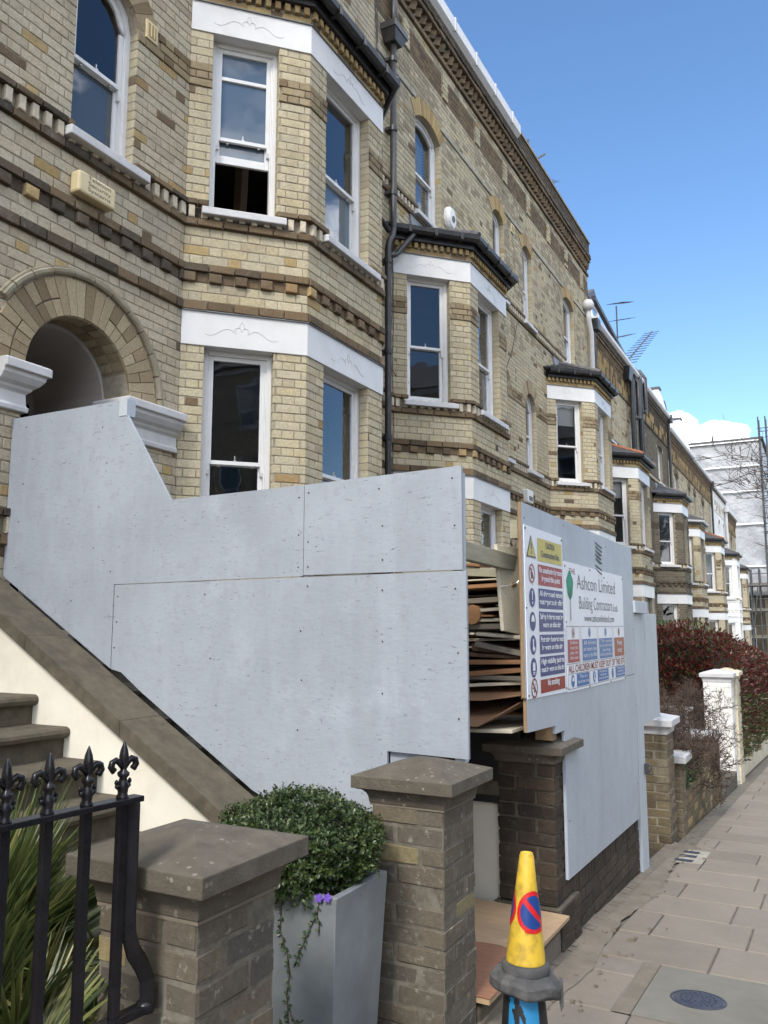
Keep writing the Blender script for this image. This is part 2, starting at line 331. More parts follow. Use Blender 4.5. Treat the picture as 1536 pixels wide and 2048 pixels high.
MT['plyred'] = wood_mat('plywood_red', (0.20, 0.10, 0.06), (0.28, 0.14, 0.085), stretch=(2, 18, 8))

def leaf_mat(name, stops, rough=0.5, trans=0.25):
    m, nt, b, out = mat_new(name); n = NT(nt)
    base = n.ramp(n.tint(), stops)
    nt.links.new(base, b.inputs['Base Color']); b.inputs['Roughness'].default_value = rough
    tr = nt.nodes.new('ShaderNodeBsdfTranslucent'); nt.links.new(base, tr.inputs[0])
    mx = nt.nodes.new('ShaderNodeMixShader'); mx.inputs[0].default_value = trans
    nt.links.new(b.outputs[0], mx.inputs[1]); nt.links.new(tr.outputs[0], mx.inputs[2]); nt.links.new(mx.outputs[0], out.inputs['Surface'])
    return m
MT['photinia_red'] = leaf_mat('photinia_red', [(0, (0.05, 0.016, 0.013)), (0.4, (0.115, 0.014, 0.018)), (0.75, (0.06, 0.032, 0.017)), (1, (0.18, 0.04, 0.034))], 0.35)
MT['photinia_green'] = leaf_mat('photinia_green', [(0, (0.04, 0.055, 0.02)), (0.5, (0.07, 0.085, 0.03)), (0.8, (0.10, 0.06, 0.03)), (1, (0.13, 0.14, 0.06))], 0.35)
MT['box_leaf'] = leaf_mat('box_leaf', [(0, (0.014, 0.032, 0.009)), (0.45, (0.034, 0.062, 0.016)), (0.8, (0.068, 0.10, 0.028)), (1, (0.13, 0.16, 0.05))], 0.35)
MT['palm_leaf'] = leaf_mat('palm_leaf', [(0, (0.035, 0.052, 0.018)), (0.4, (0.085, 0.115, 0.035)), (0.75, (0.17, 0.20, 0.06)), (1, (0.30, 0.27, 0.11))], 0.4)
MT['ivy_leaf'] = leaf_mat('ivy_leaf', [(0, (0.03, 0.06, 0.02)), (0.6, (0.06, 0.10, 0.035)), (1, (0.10, 0.15, 0.05))], 0.4)
MT['vine_leaf'] = leaf_mat('vine_leaf', [(0, (0.03, 0.065, 0.025)), (0.7, (0.055, 0.10, 0.04)), (1, (0.13, 0.17, 0.08))], 0.4)
MT['petal'] = leaf_mat('petal_purple', [(0, (0.12, 0.05, 0.42)), (1, (0.2, 0.1, 0.6))], 0.5)
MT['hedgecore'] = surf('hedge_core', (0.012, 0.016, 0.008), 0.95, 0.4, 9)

def glass_mat(name, tint=(0.86, 0.88, 0.88), refl=1.0, wav=0.02, opaque=None):
    m, nt, b, out = mat_new(name); n = NT(nt)
    nt.nodes.remove(b)
    fr = nt.nodes.new('ShaderNodeFresnel'); fr.inputs['IOR'].default_value = 1.52
    gl = nt.nodes.new('ShaderNodeBsdfGlossy'); gl.inputs['Roughness'].default_value = 0.015; gl.inputs['Color'].default_value = (0.95, 0.97, 1, 1)
    f = n.math('MULTIPLY', fr.outputs[0], 1.8 * refl, True)
    bp = nt.nodes.new('ShaderNodeBump'); bp.inputs['Strength'].default_value = wav; bp.inputs['Distance'].default_value = 0.1
    nt.links.new(n.noise(2.2, 2), bp.inputs['Height']); nt.links.new(bp.outputs[0], gl.inputs['Normal'])
    if opaque:
        tr = nt.nodes.new('ShaderNodeBsdfDiffuse'); tr.inputs[0].default_value = col4(opaque)
    else:
        tr = nt.nodes.new('ShaderNodeBsdfTransparent'); tr.inputs[0].default_value = col4(tint)
    mx = nt.nodes.new('ShaderNodeMixShader')
    nt.links.new(f, mx.inputs[0]); nt.links.new(tr.outputs[0], mx.inputs[1]); nt.links.new(gl.outputs[0], mx.inputs[2]); nt.links.new(mx.outputs[0], out.inputs['Surface'])
    return m
MT['glass'] = glass_mat('window_glass')
MT['glass_film'] = glass_mat('frosted_glass', opaque=(0.085, 0.12, 0.165), refl=0.7)
MT['glass_obscure'] = glass_mat('obscured_glass', opaque=(0.055, 0.07, 0.085), refl=0.9)

def sheet_mat():
    m, nt, b, out = mat_new('scaffold_sheeting'); n = NT(nt)
    f = n.noise(0.9, 6, 0.65)
    base = n.ramp(f, [(0.3, (0.27, 0.275, 0.285)), (0.7, (0.40, 0.405, 0.42))])
    nt.links.new(base, b.inputs['Base Color']); b.inputs['Roughness'].default_value = 0.5
    n.bump(b, n.noise(0.35, 5, 0.6, stretch=(1, 1, 0.9)), 0.7, 0.7); return m
MT['sheet'] = sheet_mat()

# ------------------------------------------------------------------ mesh helpers
ORG = {}
class MB:
    def __init__(s): s.v = []; s.f = []; s.t = []
    def quad(s, a, b, c, d, t=None):
        i = len(s.v); s.v += [tuple(a), tuple(b), tuple(c), tuple(d)]; s.f.append((i, i + 1, i + 2, i + 3)); s.t.append(t or 0.0)
    def tri(s, a, b, c, t=None):
        i = len(s.v); s.v += [tuple(a), tuple(b), tuple(c)]; s.f.append((i, i + 1, i + 2)); s.t.append(t or 0.0)
    def poly(s, pts, t=None):
        i = len(s.v); s.v += [tuple(p) for p in pts]; s.f.append(tuple(range(i, i + len(pts)))); s.t.append(t or 0.0)
    def hexa(s, p, t=None):
        i = len(s.v); s.v += [tuple(q) for q in p]
        for q in ((0, 3, 2, 1), (4, 5, 6, 7), (0, 1, 5, 4), (1, 2, 6, 5), (2, 3, 7, 6), (3, 0, 4, 7)):
            s.f.append(tuple(i + k for k in q)); s.t.append(t or 0.0)
    def box(s, x0, x1, y0, y1, z0, z1, t=None):
        s.hexa([(x0, y0, z0), (x1, y0, z0), (x1, y1, z0), (x0, y1, z0), (x0, y0, z1), (x1, y0, z1), (x1, y1, z1), (x0, y1, z1)], t)
    def pbox(s, pl, u0, u1, z0, z1, w0, w1, t=None):
        P = pl.P
        s.hexa([P(u0, z0, w1), P(u1, z0, w1), P(u1, z0, w0), P(u0, z0, w0), P(u0, z1, w1), P(u1, z1, w1), P(u1, z1, w0), P(u0, z1, w0)], t)
    def obox(s, c, ax, ay, az, t=None):
        c = Vector(c); ax, ay, az = Vector(ax), Vector(ay), Vector(az)
        p = [c - ax - ay - az, c + ax - ay - az, c + ax + ay - az, c - ax + ay - az, c - ax - ay + az, c + ax - ay + az, c + ax + ay + az, c - ax + ay + az]
        s.hexa(p, t)
    def prism(s, pts, off, t=None):
        """planar polygon extruded by vector off"""
        off = Vector(off); a = [Vector(p) for p in pts]; b = [p + off for p in a]
        s.poly(a[::-1], t); s.poly(b, t); n = len(a)
        for i in range(n): s.quad(a[i], a[(i + 1) % n], b[(i + 1) % n], b[i], t)
    def tube(s, pts, r, n=8, cap=True, t=None):
        pts = [Vector(p) for p in pts]; rs = r if isinstance(r, (list, tuple)) else [r] * len(pts)
        rings = []; up = Vector((0, 0, 1)); prev = None
        for i, p in enumerate(pts):
            d = (pts[min(i + 1, len(pts) - 1)] - pts[max(i - 1, 0)]).normalized()
            if prev is None:
                ref = up if abs(d.z) < 0.9 else Vector((1, 0, 0)); a = d.cross(ref).normalized()
            else:
                a = (prev - d * prev.dot(d)); a = a.normalized() if a.length > 1e-6 else d.orthogonal().normalized()
            prev = a; b = d.cross(a)
            rings.append([p + (a * cos(2 * pi * k / n) + b * sin(2 * pi * k / n)) * rs[i] for k in range(n)])
        base = len(s.v)
        for rg in rings: s.v += [tuple(q) for q in rg]
        for i in range(len(rings) - 1):
            for k in range(n):
                s.f.append((base + i * n + k, base + i * n + (k + 1) % n, base + (i + 1) * n + (k + 1) % n, base + (i + 1) * n + k)); s.t.append(t or 0.0)
        if cap:
            s.f.append(tuple(base + k for k in range(n))[::-1]); s.t.append(t or 0.0)
            s.f.append(tuple(base + (len(rings) - 1) * n + k for k in range(n))); s.t.append(t or 0.0)
    def lathe(s, c, prof, n=24, ax=1.0, ay=1.0, rot=0.0, tilt=None):
        c = Vector(c); base = len(s.v); M = tilt or Matrix.Identity(3)
        for r, z in prof:
            for k in range(n):
                a = 2 * pi * k / n + rot
                s.v.append(tuple(c + M @ Vector((r * ax * cos(a), r * ay * sin(a), z))))
        for i in range(len(prof) - 1):
            for k in range(n):
                s.f.append((base + i * n + k, base + i * n + (k + 1) % n, base + (i + 1) * n + (k + 1) % n, base + (i + 1) * n + k)); s.t.append(0.0)
        s.f.append(tuple(base + k for k in range(n))[::-1]); s.t.append(0.0)
        s.f.append(tuple(base + (len(prof) - 1) * n + k for k in range(n))); s.t.append(0.0)
    def sweep(s, path, prof, closed=False, t=None):
        """path: list of (x,y) seen with the outside on its right; prof: closed list of (w,z); mitred"""
        pts = [Vector((p[0], p[1])) for p in path]; n = len(pts); rings = []
        for i in range(n):
            d0 = (pts[i] - pts[i - 1]).normalized() if (i > 0 or closed) else None
            d1 = (pts[(i + 1) % n] - pts[i]).normalized() if (i < n - 1 or closed) else None
            if d0 is None: d0 = d1
            if d1 is None: d1 = d0
            n0 = Vector((d0.y, -d0.x)); n1 = Vector((d1.y, -d1.x))
            m = (n0 + n1); m = m / (m.dot(n0) if abs(m.dot(n0)) > 1e-6 else 1)
            rings.append([(pts[i].x + m.x * w, pts[i].y + m.y * w, z) for w, z in prof])
        base = len(s.v); k = len(prof)
        for rg in rings: s.v += rg
        for i in range(n if closed else n - 1):
            for j in range(k):
                a = base + i * k; b = base + ((i + 1) % n) * k
                s.f.append((a + j, b + j, b + (j + 1) % k, a + (j + 1) % k)); s.t.append(t or 0.0)
        if not closed:
            s.f.append(tuple(base + j for j in range(k))); s.t.append(t or 0.0)
            s.f.append(tuple(base + (n - 1) * k + j for j in range(k))[::-1]); s.t.append(t or 0.0)

class Plane:
    """vertical plane: u along d, w along outward normal"""
    def __init__(s, o, d):
        s.o = Vector((o[0], o[1])); s.d = Vector((d[0], d[1])).normalized(); s.n = Vector((s.d.y, -s.d.x)); s.ang = atan2(s.d.y, s.d.x)
    def P(s, u, z, w=0.0):
        q = s.o + s.d * u + s.n * w; return (q.x, q.y, z)

def worg(o):
    return ORG.get(o, Vector((0, 0, 0)))
def props(o, label=None, cat=None, group=None, kind=None):
    if label: o['label'] = label
    if cat: o['category'] = cat
    if group: o['group'] = group
    if kind: o['kind'] = kind
    return o
def thing(name, loc, label, cat, group=None, parent=None):
    o = bpy.data.objects.new(name, None); COL.objects.link(o); o.empty_display_size = 0.2
    loc = Vector(loc); o.location = loc - worg(parent) if parent else loc; ORG[o] = loc
    if parent: o.parent = parent
    return props(o, label, cat, group)
def holder(name, loc, parent):
    return thing(name, loc, None, None, None, parent)
def place(o, parent, org):
    if parent: o.parent = parent
    o.location = org - worg(parent) if parent else org
    ORG[o] = org
def build(name, mb, mat, parent=None, bevel=0.0, smooth=False, kind=None, label=None, cat=None, group=None, subd=0):
    if not mb.v: return None
    xs = [v[0] for v in mb.v]; ys = [v[1] for v in mb.v]; zs = [v[2] for v in mb.v]
    org = Vector(((min(xs) + max(xs)) / 2, (min(ys) + max(ys)) / 2, min(zs)))
    me = bpy.data.meshes.new(name)
    me.from_pydata([(x - org.x, y - org.y, z - org.z) for x, y, z in mb.v], [], mb.f)
    if any(mb.t):
        at = me.attributes.new('tint', 'FLOAT', 'FACE'); at.data.foreach_set('value', [float(x) for x in mb.t])
    me.materials.append(MT[mat] if isinstance(mat, str) else mat)
    if smooth: me.polygons.foreach_set('use_smooth', [True] * len(me.polygons))
    me.update()
    o = bpy.data.objects.new(name, me); COL.objects.link(o); place(o, parent, org)
    if bevel:
        b = o.modifiers.new('bevel', 'BEVEL'); b.width = bevel; b.segments = 2; b.limit_method = 'ANGLE'; b.angle_limit = radians(40)
    if subd:
        b = o.modifiers.new('subd', 'SUBSURF'); b.levels = subd; b.render_levels = subd
    return props(o, label, cat, group, kind)

# unit bricks: x length, y depth (front at -y), z height; chamfered and a little worn
def unit_brick(seed, worn=0.05):
    rnd = random.Random(seed); v = []; f = []
    j = lambda k: rnd.uniform(-worn * k, worn * k)
    back = [(-.5, .5, -.5), (.5, .5, -.5), (.5, .5, .5), (-.5, .5, .5)]
    mid = [(-.5 + j(.3), -.38, -.5 + j(.6)), (.5 + j(.3), -.38, -.5 + j(.6)), (.5 + j(.3), -.38, .5 + j(.6)), (-.5 + j(.3), -.38, .5 + j(.6))]
    fr = [(-.48 + j(.4), -.5 + j(1), -.43 + j(1)), (.48 + j(.4), -.5 + j(1), -.43 + j(1)), (.48 + j(.4), -.5 + j(1), .43 + j(1)), (-.48 + j(.4), -.5 + j(1), .43 + j(1))]
    v = back + mid + fr
    for a, b in ((0, 4), (4, 8)):
        for k in range(4): f.append((a + k, a + (k + 1) % 4, b + (k + 1) % 4, b + k))
    f.append((8, 9, 10, 11)); f.append((3, 2, 1, 0))
    return v, f
UB = [unit_brick(i) for i in range(5)]
UBM = {}
def brick_mesh(mat):
    k = (mat, random.randrange(5))
    if k not in UBM:
        me = bpy.data.meshes.new('brick'); me.from_pydata(UB[k[1]][0], [], UB[k[1]][1]); me.materials.append(MT[mat]); UBM[k] = me
    return UBM[k]
def brick_object(parent, b, name='brick'):
    c, ang, L, D, Hh, mat, tlt = b
    o = bpy.data.objects.new(name, brick_mesh(mat)); COL.objects.link(o)
    o.parent = parent; o.location = Vector(c) - worg(parent); o.rotation_euler = (0, tlt, ang); o.scale = (L, D, Hh)
    return o
def brick_merge(mb, b, worn=True):
    c, ang, L, D, Hh, mat, tlt = b
    ca, sa = cos(ang), sin(ang); t = random.random() * 0.998 + 0.001
    i = len(mb.v)
    vs, fs = UB[random.randrange(5)]
    for x, y, z in vs:
        X, Y, Zz = x * L, y * D, z * Hh
        mb.v.append((c[0] + ca * X - sa * Y, c[1] + sa * X + ca * Y, c[2] + Zz))
    for q in fs[:-1]:
        mb.f.append(tuple(i + k for k in q)); mb.t.append(t)

# a brick record in a facade plane
def fb(pl, u0, u1, z0, z1, w, mat, depth=0.022):
    u = (u0 + u1) / 2; c = pl.P(u, (z0 + z1) / 2, w - depth / 2)
    return (c, pl.ang, u1 - u0, depth, z1 - z0, mat, U(-0.006, 0.006))
JT = 0.0085
def sub_iv(ivs, a, b):
    out = []
    for p, q in ivs:
        if b <= p or a >= q: out.append((p, q)); continue
        if a > p: out.append((p, a))
        if b < q: out.append((b, q))
    return out
class Opening:
    def __init__(s, u0, u1, z0, z1, rise=0.0): s.u0, s.u1, s.z0, s.z1, s.rise = u0, u1, z0, z1, rise
    def top(s, u):
        if not s.rise: return s.z1
        h = (s.u1 - s.u0) / 2; c = (s.u0 + s.u1) / 2
        r = (h * h + s.rise * s.rise) / (2 * s.rise); d = min(abs(u - c), h)
        return s.z1 + sqrt(max(r * r - d * d, 0)) - (r - s.rise)
    def span(s, z, pad=0.0):
        if z <= s.z0 or z >= s.z1 + s.rise + pad: return None
        c = (s.u0 + s.u1) / 2; h = (s.u1 - s.u0) / 2
        if z <= s.z1 or not s.rise: return (s.u0, s.u1) if z <= s.z1 else (s.u0 - 0, s.u1 + 0)
        r = (h * h + s.rise * s.rise) / (2 * s.rise) + pad; cz = s.z1 + s.rise + pad - r
        d = sqrt(max(r * r - (z - cz) ** 2, 0))
        if pad == 0: d = min(d, h)
        return (c - d, c + d)
def bond_row(lst, pl, ivs, z0, z1, w, matf, odd, depth=0.022, mode='flemish'):
    pat = {'flemish': (0.215, 0.1025), 'header': (0.1025,), 'stretcher': (0.215,), 'soldier': (0.066,)}[mode]
    for a, b in ivs:
        if b - a < 0.02: continue
        # pattern anchored on the plane's own u so neighbouring pieces line up
        period = sum(pat) + JT * len(pat); off = period / 2 if odd else 0
        if mode == 'header': off = period / 2 if odd else 0
        k = math.floor((a - off) / period); u = off + k * period; i = 0
        while u < b:
            L = pat[i % len(pat)]
            p, q = max(u, a), min(u + L, b)
            if q - p > 0.022: lst.append(fb(pl, p, q, z0 + JT / 2, z1 - JT / 2, w + U(-.0015, .002), matf(p, z0), depth))
            u += L + JT; i += 1
def rows_between(z0, z1, n=None, kind='main', w=0.0, mode='flemish', course=0.0785):
    n = n or max(1, round((z1 - z0) / course)); h = (z1 - z0) / n
    return [(z0 + i * h, z0 + (i + 1) * h, kind, w, mode) for i in range(n)]

def wall_sheet(mb, pl, u0, u1, z0, z1, ops, w=-0.0055, reveal=0.13, rmb=None):
    br = {u0, u1}
    for o in ops:
        br |= {max(u0, o.u0), min(u1, o.u1)}
        if o.rise:
            for k in range(1, 16): br.add(o.u0 + (o.u1 - o.u0) * k / 16)
    br = sorted(b for b in br if u0 <= b <= u1)
    for a, b in zip(br, br[1:]):
        if b - a < 1e-5: continue
        m = (a + b) / 2; act = sorted([o for o in ops if o.u0 < m < o.u1], key=lambda o: o.z0)
        la, lb = z0, z0
        for o in act:
            if o.z0 > la: mb.quad(pl.P(a, la, w), pl.P(b, lb, w), pl.P(b, o.z0, w), pl.P(a, o.z0, w))
            la, lb = o.top(a), o.top(b)
        if z1 > la: mb.quad(pl.P(a, la, w), pl.P(b, lb, w), pl.P(b, z1, w), pl.P(a, z1, w))
    rmb = rmb or mb
    for o in ops:
        if not reveal: continue
        pts = [(o.u0, o.z0), (o.u0, o.z1)]
        if o.rise:
            for k in range(1, 16): x = o.u0 + (o.u1 - o.u0) * k / 16; pts.append((x, o.top(x)))
        pts += [(o.u1, o.z1), (o.u1, o.z0)]
        for (a, za), (b, zb) in zip(pts, pts[1:] + pts[:1]):
            rmb.quad(pl.P(a, za, w), pl.P(b, zb, w), pl.P(b, zb, w - reveal), pl.P(a, za, w - reveal))

def reveal_bricks(lst, pl, u, zlist, w0, w1, sgn, mat):
    """small header bricks down a window reveal; u position of jamb, sgn=+1 when the brick body lies at smaller u"""
    q = Plane(pl.P(u, 0, 0)[:2], (pl.n.x * -sgn, pl.n.y * -sgn))
    for z0, z1 in zlist:
        a, b = (w0, w1)
        uu0, uu1 = (min(-sgn * a, -sgn * b), max(-sgn * a, -sgn * b))
        lst.append(fb(q, uu0, uu1, z0 + JT / 2, z1 - JT / 2, 0.004, mat(u, z0), 0.012))

# ------------------------------------------------------------------ sash window
def sash(parent, pl, o, w=-0.10, meet=None, glass='glass', glass_low=None, open_low=0.0, transom=None, sill=None, label=None, fw=0.045, horns=True, back=None, film=None):
    win = holder('window', pl.P((o.u0 + o.u1) / 2, o.z0, w), parent)
    if label: win['label'] = label
    u0, u1, z0, z1 = o.u0, o.u1, o.z0, o.z1; H = z1 - z0
    f = MB()
    f.pbox(pl, u0, u0 + fw, z0, z1 + o.rise * 0.0, w - 0.09, w)
    f.pbox(pl, u1 - fw, u1, z0, z1, w - 0.09, w)
    f.pbox(pl, u0 + fw, u1 - fw, z0, z0 + 0.035, w - 0.09, w + 0.01)
    if not o.rise: f.pbox(pl, u0 + fw, u1 - fw, z1 - fw, z1, w - 0.09, w)
    else:
        N = 14
        for k in range(N):
            a = u0 + (u1 - u0) * k / N; b = u0 + (u1 - u0) * (k + 1) / N
            za, zb = o.top(a), o.top(b); ta = ib(o, a, fw); tb = ib(o, b, fw)
            P = pl.P
            f.hexa([P(a, ta, w), P(b, tb, w), P(b, tb, w - .09), P(a, ta, w - .09), P(a, za, w), P(b, zb, w), P(b, zb, w - .09), P(a, za, w - .09)])
    # staff bead
    f.pbox(pl, u0 + fw, u0 + fw + 0.012, z0 + 0.035, z1 - fw, w - 0.09, w - 0.012)
    f.pbox(pl, u1 - fw - 0.012, u1 - fw, z0 + 0.035, z1 - fw, w - 0.09, w - 0.012)
    build('box_frame', f, 'sash', win, bevel=0.004)
    meet = meet if meet is not None else z0 + H * 0.5
    a, b = u0 + fw + 0.012, u1 - fw - 0.012; sw = 0.04
    # upper sash
    s = MB(); wu0, wu1 = w - 0.055, w - 0.022
    s.pbox(pl, a, a + sw, meet, z1 - 0.02, wu0, wu1); s.pbox(pl, b - sw, b, meet, z1 - 0.02, wu0, wu1)
    s.pbox(pl, a + sw, b - sw, meet, meet + 0.035, wu0, wu1)
    if not o.rise: s.pbox(pl, a + sw, b - sw, z1 - fw - 0.04, z1 - fw, wu0, wu1)
    else:
        N = 12
        for k in range(N):
            p = a + (b - a) * k / N; q = a + (b - a) * (k + 1) / N; P = pl.P
            t0, t1 = ib(o, p, fw), ib(o, q, fw); l0, l1 = ib(o, p, fw + 0.05), ib(o, q, fw + 0.05)
            s.hexa([P(p, l0, wu1), P(q, l1, wu1), P(q, l1, wu0), P(p, l0, wu0), P(p, t0, wu1), P(q, t1, wu1), P(q, t1, wu0), P(p, t0, wu0)])
    if transom: s.pbox(pl, a + sw, b - sw, transom, transom + 0.035, wu0, wu1)
    if horns:
        for x0, x1 in ((a, a + sw * 0.7), (b - sw * 0.7, b)):
            P = pl.P; pts = [(meet, wu0), (meet, wu1), (meet - 0.05, wu1), (meet - 0.085, wu1 - 0.008), (meet - 0.09, wu0 + 0.004), (meet - 0.06, wu0)]
            s.prism([P(x0, z, ww) for z, ww in pts], Vector(P(x1, 0, 0)) - Vector(P(x0, 0, 0)))
    build('upper_sash', s, 'sash', win, bevel=0.003)
    g = MB(); top = z1 - fw
    if o.rise:
        N = 12; pts = [pl.P(a, meet, wu0 + .012), pl.P(b, meet, wu0 + .012)]
        for k in range(N, -1, -1): x = a + (b - a) * k / N; pts.append(pl.P(x, max(meet, ib(o, x, fw + 0.02)), wu0 + .012))
        g.poly(pts)
    else: g.quad(pl.P(a, meet, wu0 + .012), pl.P(b, meet, wu0 + .012), pl.P(b, top, wu0 + .012), pl.P(a, top, wu0 + .012))
    build('pane', g, glass, win)
    # lower sash, raised by open_low
    s = MB(); wl0, wl1 = w - 0.088, w - 0.057; zb_ = z0 + 0.035 + open_low; zt = meet + 0.03 + open_low * 1.0
    if open_low: zt = max(zt - open_low, zb_ + 0.3)
    s.pbox(pl, a, a + sw, zb_, zt, wl0, wl1); s.pbox(pl, b - sw, b, zb_, zt, wl0, wl1)
    s.pbox(pl, a + sw, b - sw, zb_, zb_ + 0.075, wl0, wl1); s.pbox(pl, a + sw, b - sw, zt - 0.035, zt, wl0, wl1)
    build('lower_sash', s, 'sash', win, bevel=0.003)
    g = MB(); g.quad(pl.P(a, zb_, wl0 + .012), pl.P(b, zb_, wl0 + .012), pl.P(b, zt, wl0 + .012), pl.P(a, zt, wl0 + .012))
    build('pane', g, glass_low or glass, win)
    # catch on the meeting rail and two lifts
    c = MB(); um = (a + b) / 2
    c.pbox(pl, um - .012, um + .012, meet + .035, meet + .045, wu0, wu1); c.pbox(pl, um - .004, um + .004, meet + .045, meet + .085, wu0 + .01, wu1 - .01)
    for x in (a + (b - a) * .22, a + (b - a) * .8): c.pbox(pl, x - .01, x + .01, meet - .014, meet, wl1 - .01, wl1 + .02)
    build('sash_catch', c, 'screwbright', win)
    if sill:
        s0, s1, sz0, sz1, sw1 = sill
        m = MB(); P = pl.P
        m.hexa([P(s0, sz0, sw1), P(s1, sz0, sw1), P(s1, sz0, w - .02), P(s0, sz0, w - .02), P(s0, sz1 - .012, sw1), P(s1, sz1 - .012, sw1), P(s1, sz1, w - .02), P(s0, sz1, w - .02)])
        build('sill', m, 'whitestone', win, bevel=0.008)
    if back:
        kind, mat = back; m = MB()
        if kind == 'blind':
            n = int((z1 - z0) / 0.05)
            for k in range(n):
                z = z0 + 0.03 + k * 0.05; m.pbox(pl, a, b, z, z + 0.006, w - .2, w - .16)
                m.quad(pl.P(a, z, w - .17), pl.P(b, z, w - .17), pl.P(b, z + .04, w - .19), pl.P(a, z + .04, w - .19))
            build('blind', m, mat, win)
        elif kind == 'roller':
            m.pbox(pl, a, b, z0 + H * 0.72, z1, w - .16, w - .155); build('blind', m, mat, win)
        else:
            N = 26
            for k in range(N):
                p = a + (b - a) * k / N; q = a + (b - a) * (k + 1) / N
                m.quad(pl.P(p, z0, w - .2 - .02 * (k % 2)), pl.P(q, z0, w - .2 - .02 * ((k + 1) % 2)), pl.P(q, z1, w - .2 - .02 * ((k + 1) % 2)), pl.P(p, z1, w - .2 - .02 * (k % 2)))
            build('curtain', m, mat, win)
    return win
def ib(o, u, inset):
    """soffit height of the opening's arch, moved in by inset"""
    h = (o.u1 - o.u0) / 2; c = (o.u0 + o.u1) / 2
    r = (h * h + o.rise * o.rise) / (2 * o.rise); cz = o.z1 + o.rise - r; rr = r - inset; d = abs(u - c)
    return cz + sqrt(max(rr * rr - d * d, 0)) if d < rr else cz
# ------------------------------------------------------------------ the terrace
WX = -4.75; BD = 0.77; BC = 0.79          # wall plane, bay depth, cant run along the street
SLOPE = 0.07
def gz(y): return 0.168 - SLOPE * y
WALL = Plane((WX, 0), (0, 1))

def seen_rank(b, pred=None):
    c = Vector(b[0]); n = Vector((sin(b[1]), -cos(b[1]), 0)); d = c - CAM; r = d.length
    f = Vector((-sin(radians(27.93)) * cos(radians(7.9)), cos(radians(27.93)) * cos(radians(7.9)), sin(radians(7.9))))
    rt = Vector((cos(radians(27.93)), sin(radians(27.93)), 0)); up = rt.cross(f)
    w = d.dot(f)
    if w < 0.2: return 0
    x = 0.5 + 1657 * d.dot(rt) / w / 1536; y = 0.5 - 1657 * d.dot(up) / w / 2048
    if not (-0.01 < x < 1.01 and -0.01 < y < 1.01): return 0
    fc = -n.dot(d) / r
    if fc <= 0.02: return 0
    if pred and not pred(c, x, y): return 0
    return b[2] * b[4] * fc / (r * r)

def emit_bricks(parent, recs, limit=300, pred=None):
    rk = sorted(((seen_rank(b, pred), i) for i, b in enumerate(recs)), reverse=True)
    pick = {i for s, i in rk[:limit] if s > 0}
    rest = {}
    for i, b in enumerate(recs):
        if i in pick: brick_object(parent, b)
        else: rest.setdefault(b[5], MB()); brick_merge(rest[b[5]], b)
    for m, mb in rest.items(): build('brickwork', mb, m, parent, kind='stuff')

def palette(main, w2, w3, third='brown', p3=0.018):
    def f(u, z):
        r = random.random()
        return w2 if r < 0.028 else (third if r < 0.028 + p3 else main)
    return f

def voussoirs(parent, pl, o, r_extra=0.25, mat='arch', w=0.004, step=0.078, merge=None, full=False):
    h = (o.u1 - o.u0) / 2; c = (o.u0 + o.u1) / 2; r = (h * h + o.rise * o.rise) / (2 * o.rise); cz = o.z1 + o.rise - r
    a0 = asin(min(1, h / r)) if o.rise < h else pi / 2
    n = max(5, int(2 * a0 * (r + r_extra / 2) / step)); 
    for i in range(n):
        p = -a0 + 2 * a0 * i / n + 0.0035; q = -a0 + 2 * a0 * (i + 1) / n - 0.0035
        ww = w + U(-.002, .003); r0, r1 = r, r + r_extra
        split = full and random.random() < 0.55; rs = [(r0, r1)] if not split else [(r0, r0 + 0.12), (r0 + 0.13, r1)]
        for ra, rb in rs:
            mb = merge if merge is not None else MB()
            P = lambda a, rr, w_: pl.P(c + rr * sin(a), cz + rr * cos(a), w_)
            mb.hexa([P(p, ra, ww), P(q, ra, ww), P(q, ra, ww - .04), P(p, ra, ww - .04), P(p, rb, ww), P(q, rb, ww), P(q, rb, ww - .04), P(p, rb, ww - .04)], t=R() * .99 + .005)
            if merge is None: build('arch_brick', mb, 'arch' if mat == 'arch' else mat, parent, bevel=0.003)

def trefoil(parent, pl, uc, zc, s):
    m = MB(); w = 0.0135; r = s * 0.045
    def arc(cx, cz, rx, rz, a0, a1, n=8): return [pl.P(cx + rx * cos(a0 + (a1 - a0) * k / n), cz + rz * sin(a0 + (a1 - a0) * k / n), w) for k in range(n + 1)]
    for cx, cz, a in ((uc - .032 * s, zc - .02 * s, 0), (uc + .032 * s, zc - .02 * s, 0)):
        m.tube(arc(cx, cz, r * .62, r * .55, radians(-20), radians(200)), 0.0022, 5)
    m.tube([pl.P(uc - .022 * s, zc + .012 * s, w), pl.P(uc - .012 * s, zc + .045 * s, w), pl.P(uc, zc + .062 * s, w), pl.P(uc + .012 * s, zc + .045 * s, w), pl.P(uc + .022 * s, zc + .012 * s, w)], 0.0022, 5)
    for sg in (-1, 1):
        pts = []
        for k in range(17):
            t = k / 16; pts.append(pl.P(uc + sg * (.05 + .27 * t), zc - .05 + .035 * sin(t * 2 * pi * 0.9 + (0 if sg > 0 else 0)) , w))
        m.tube(pts, 0.0016, 4)
    build('carved_flower', m, 'groove', parent)

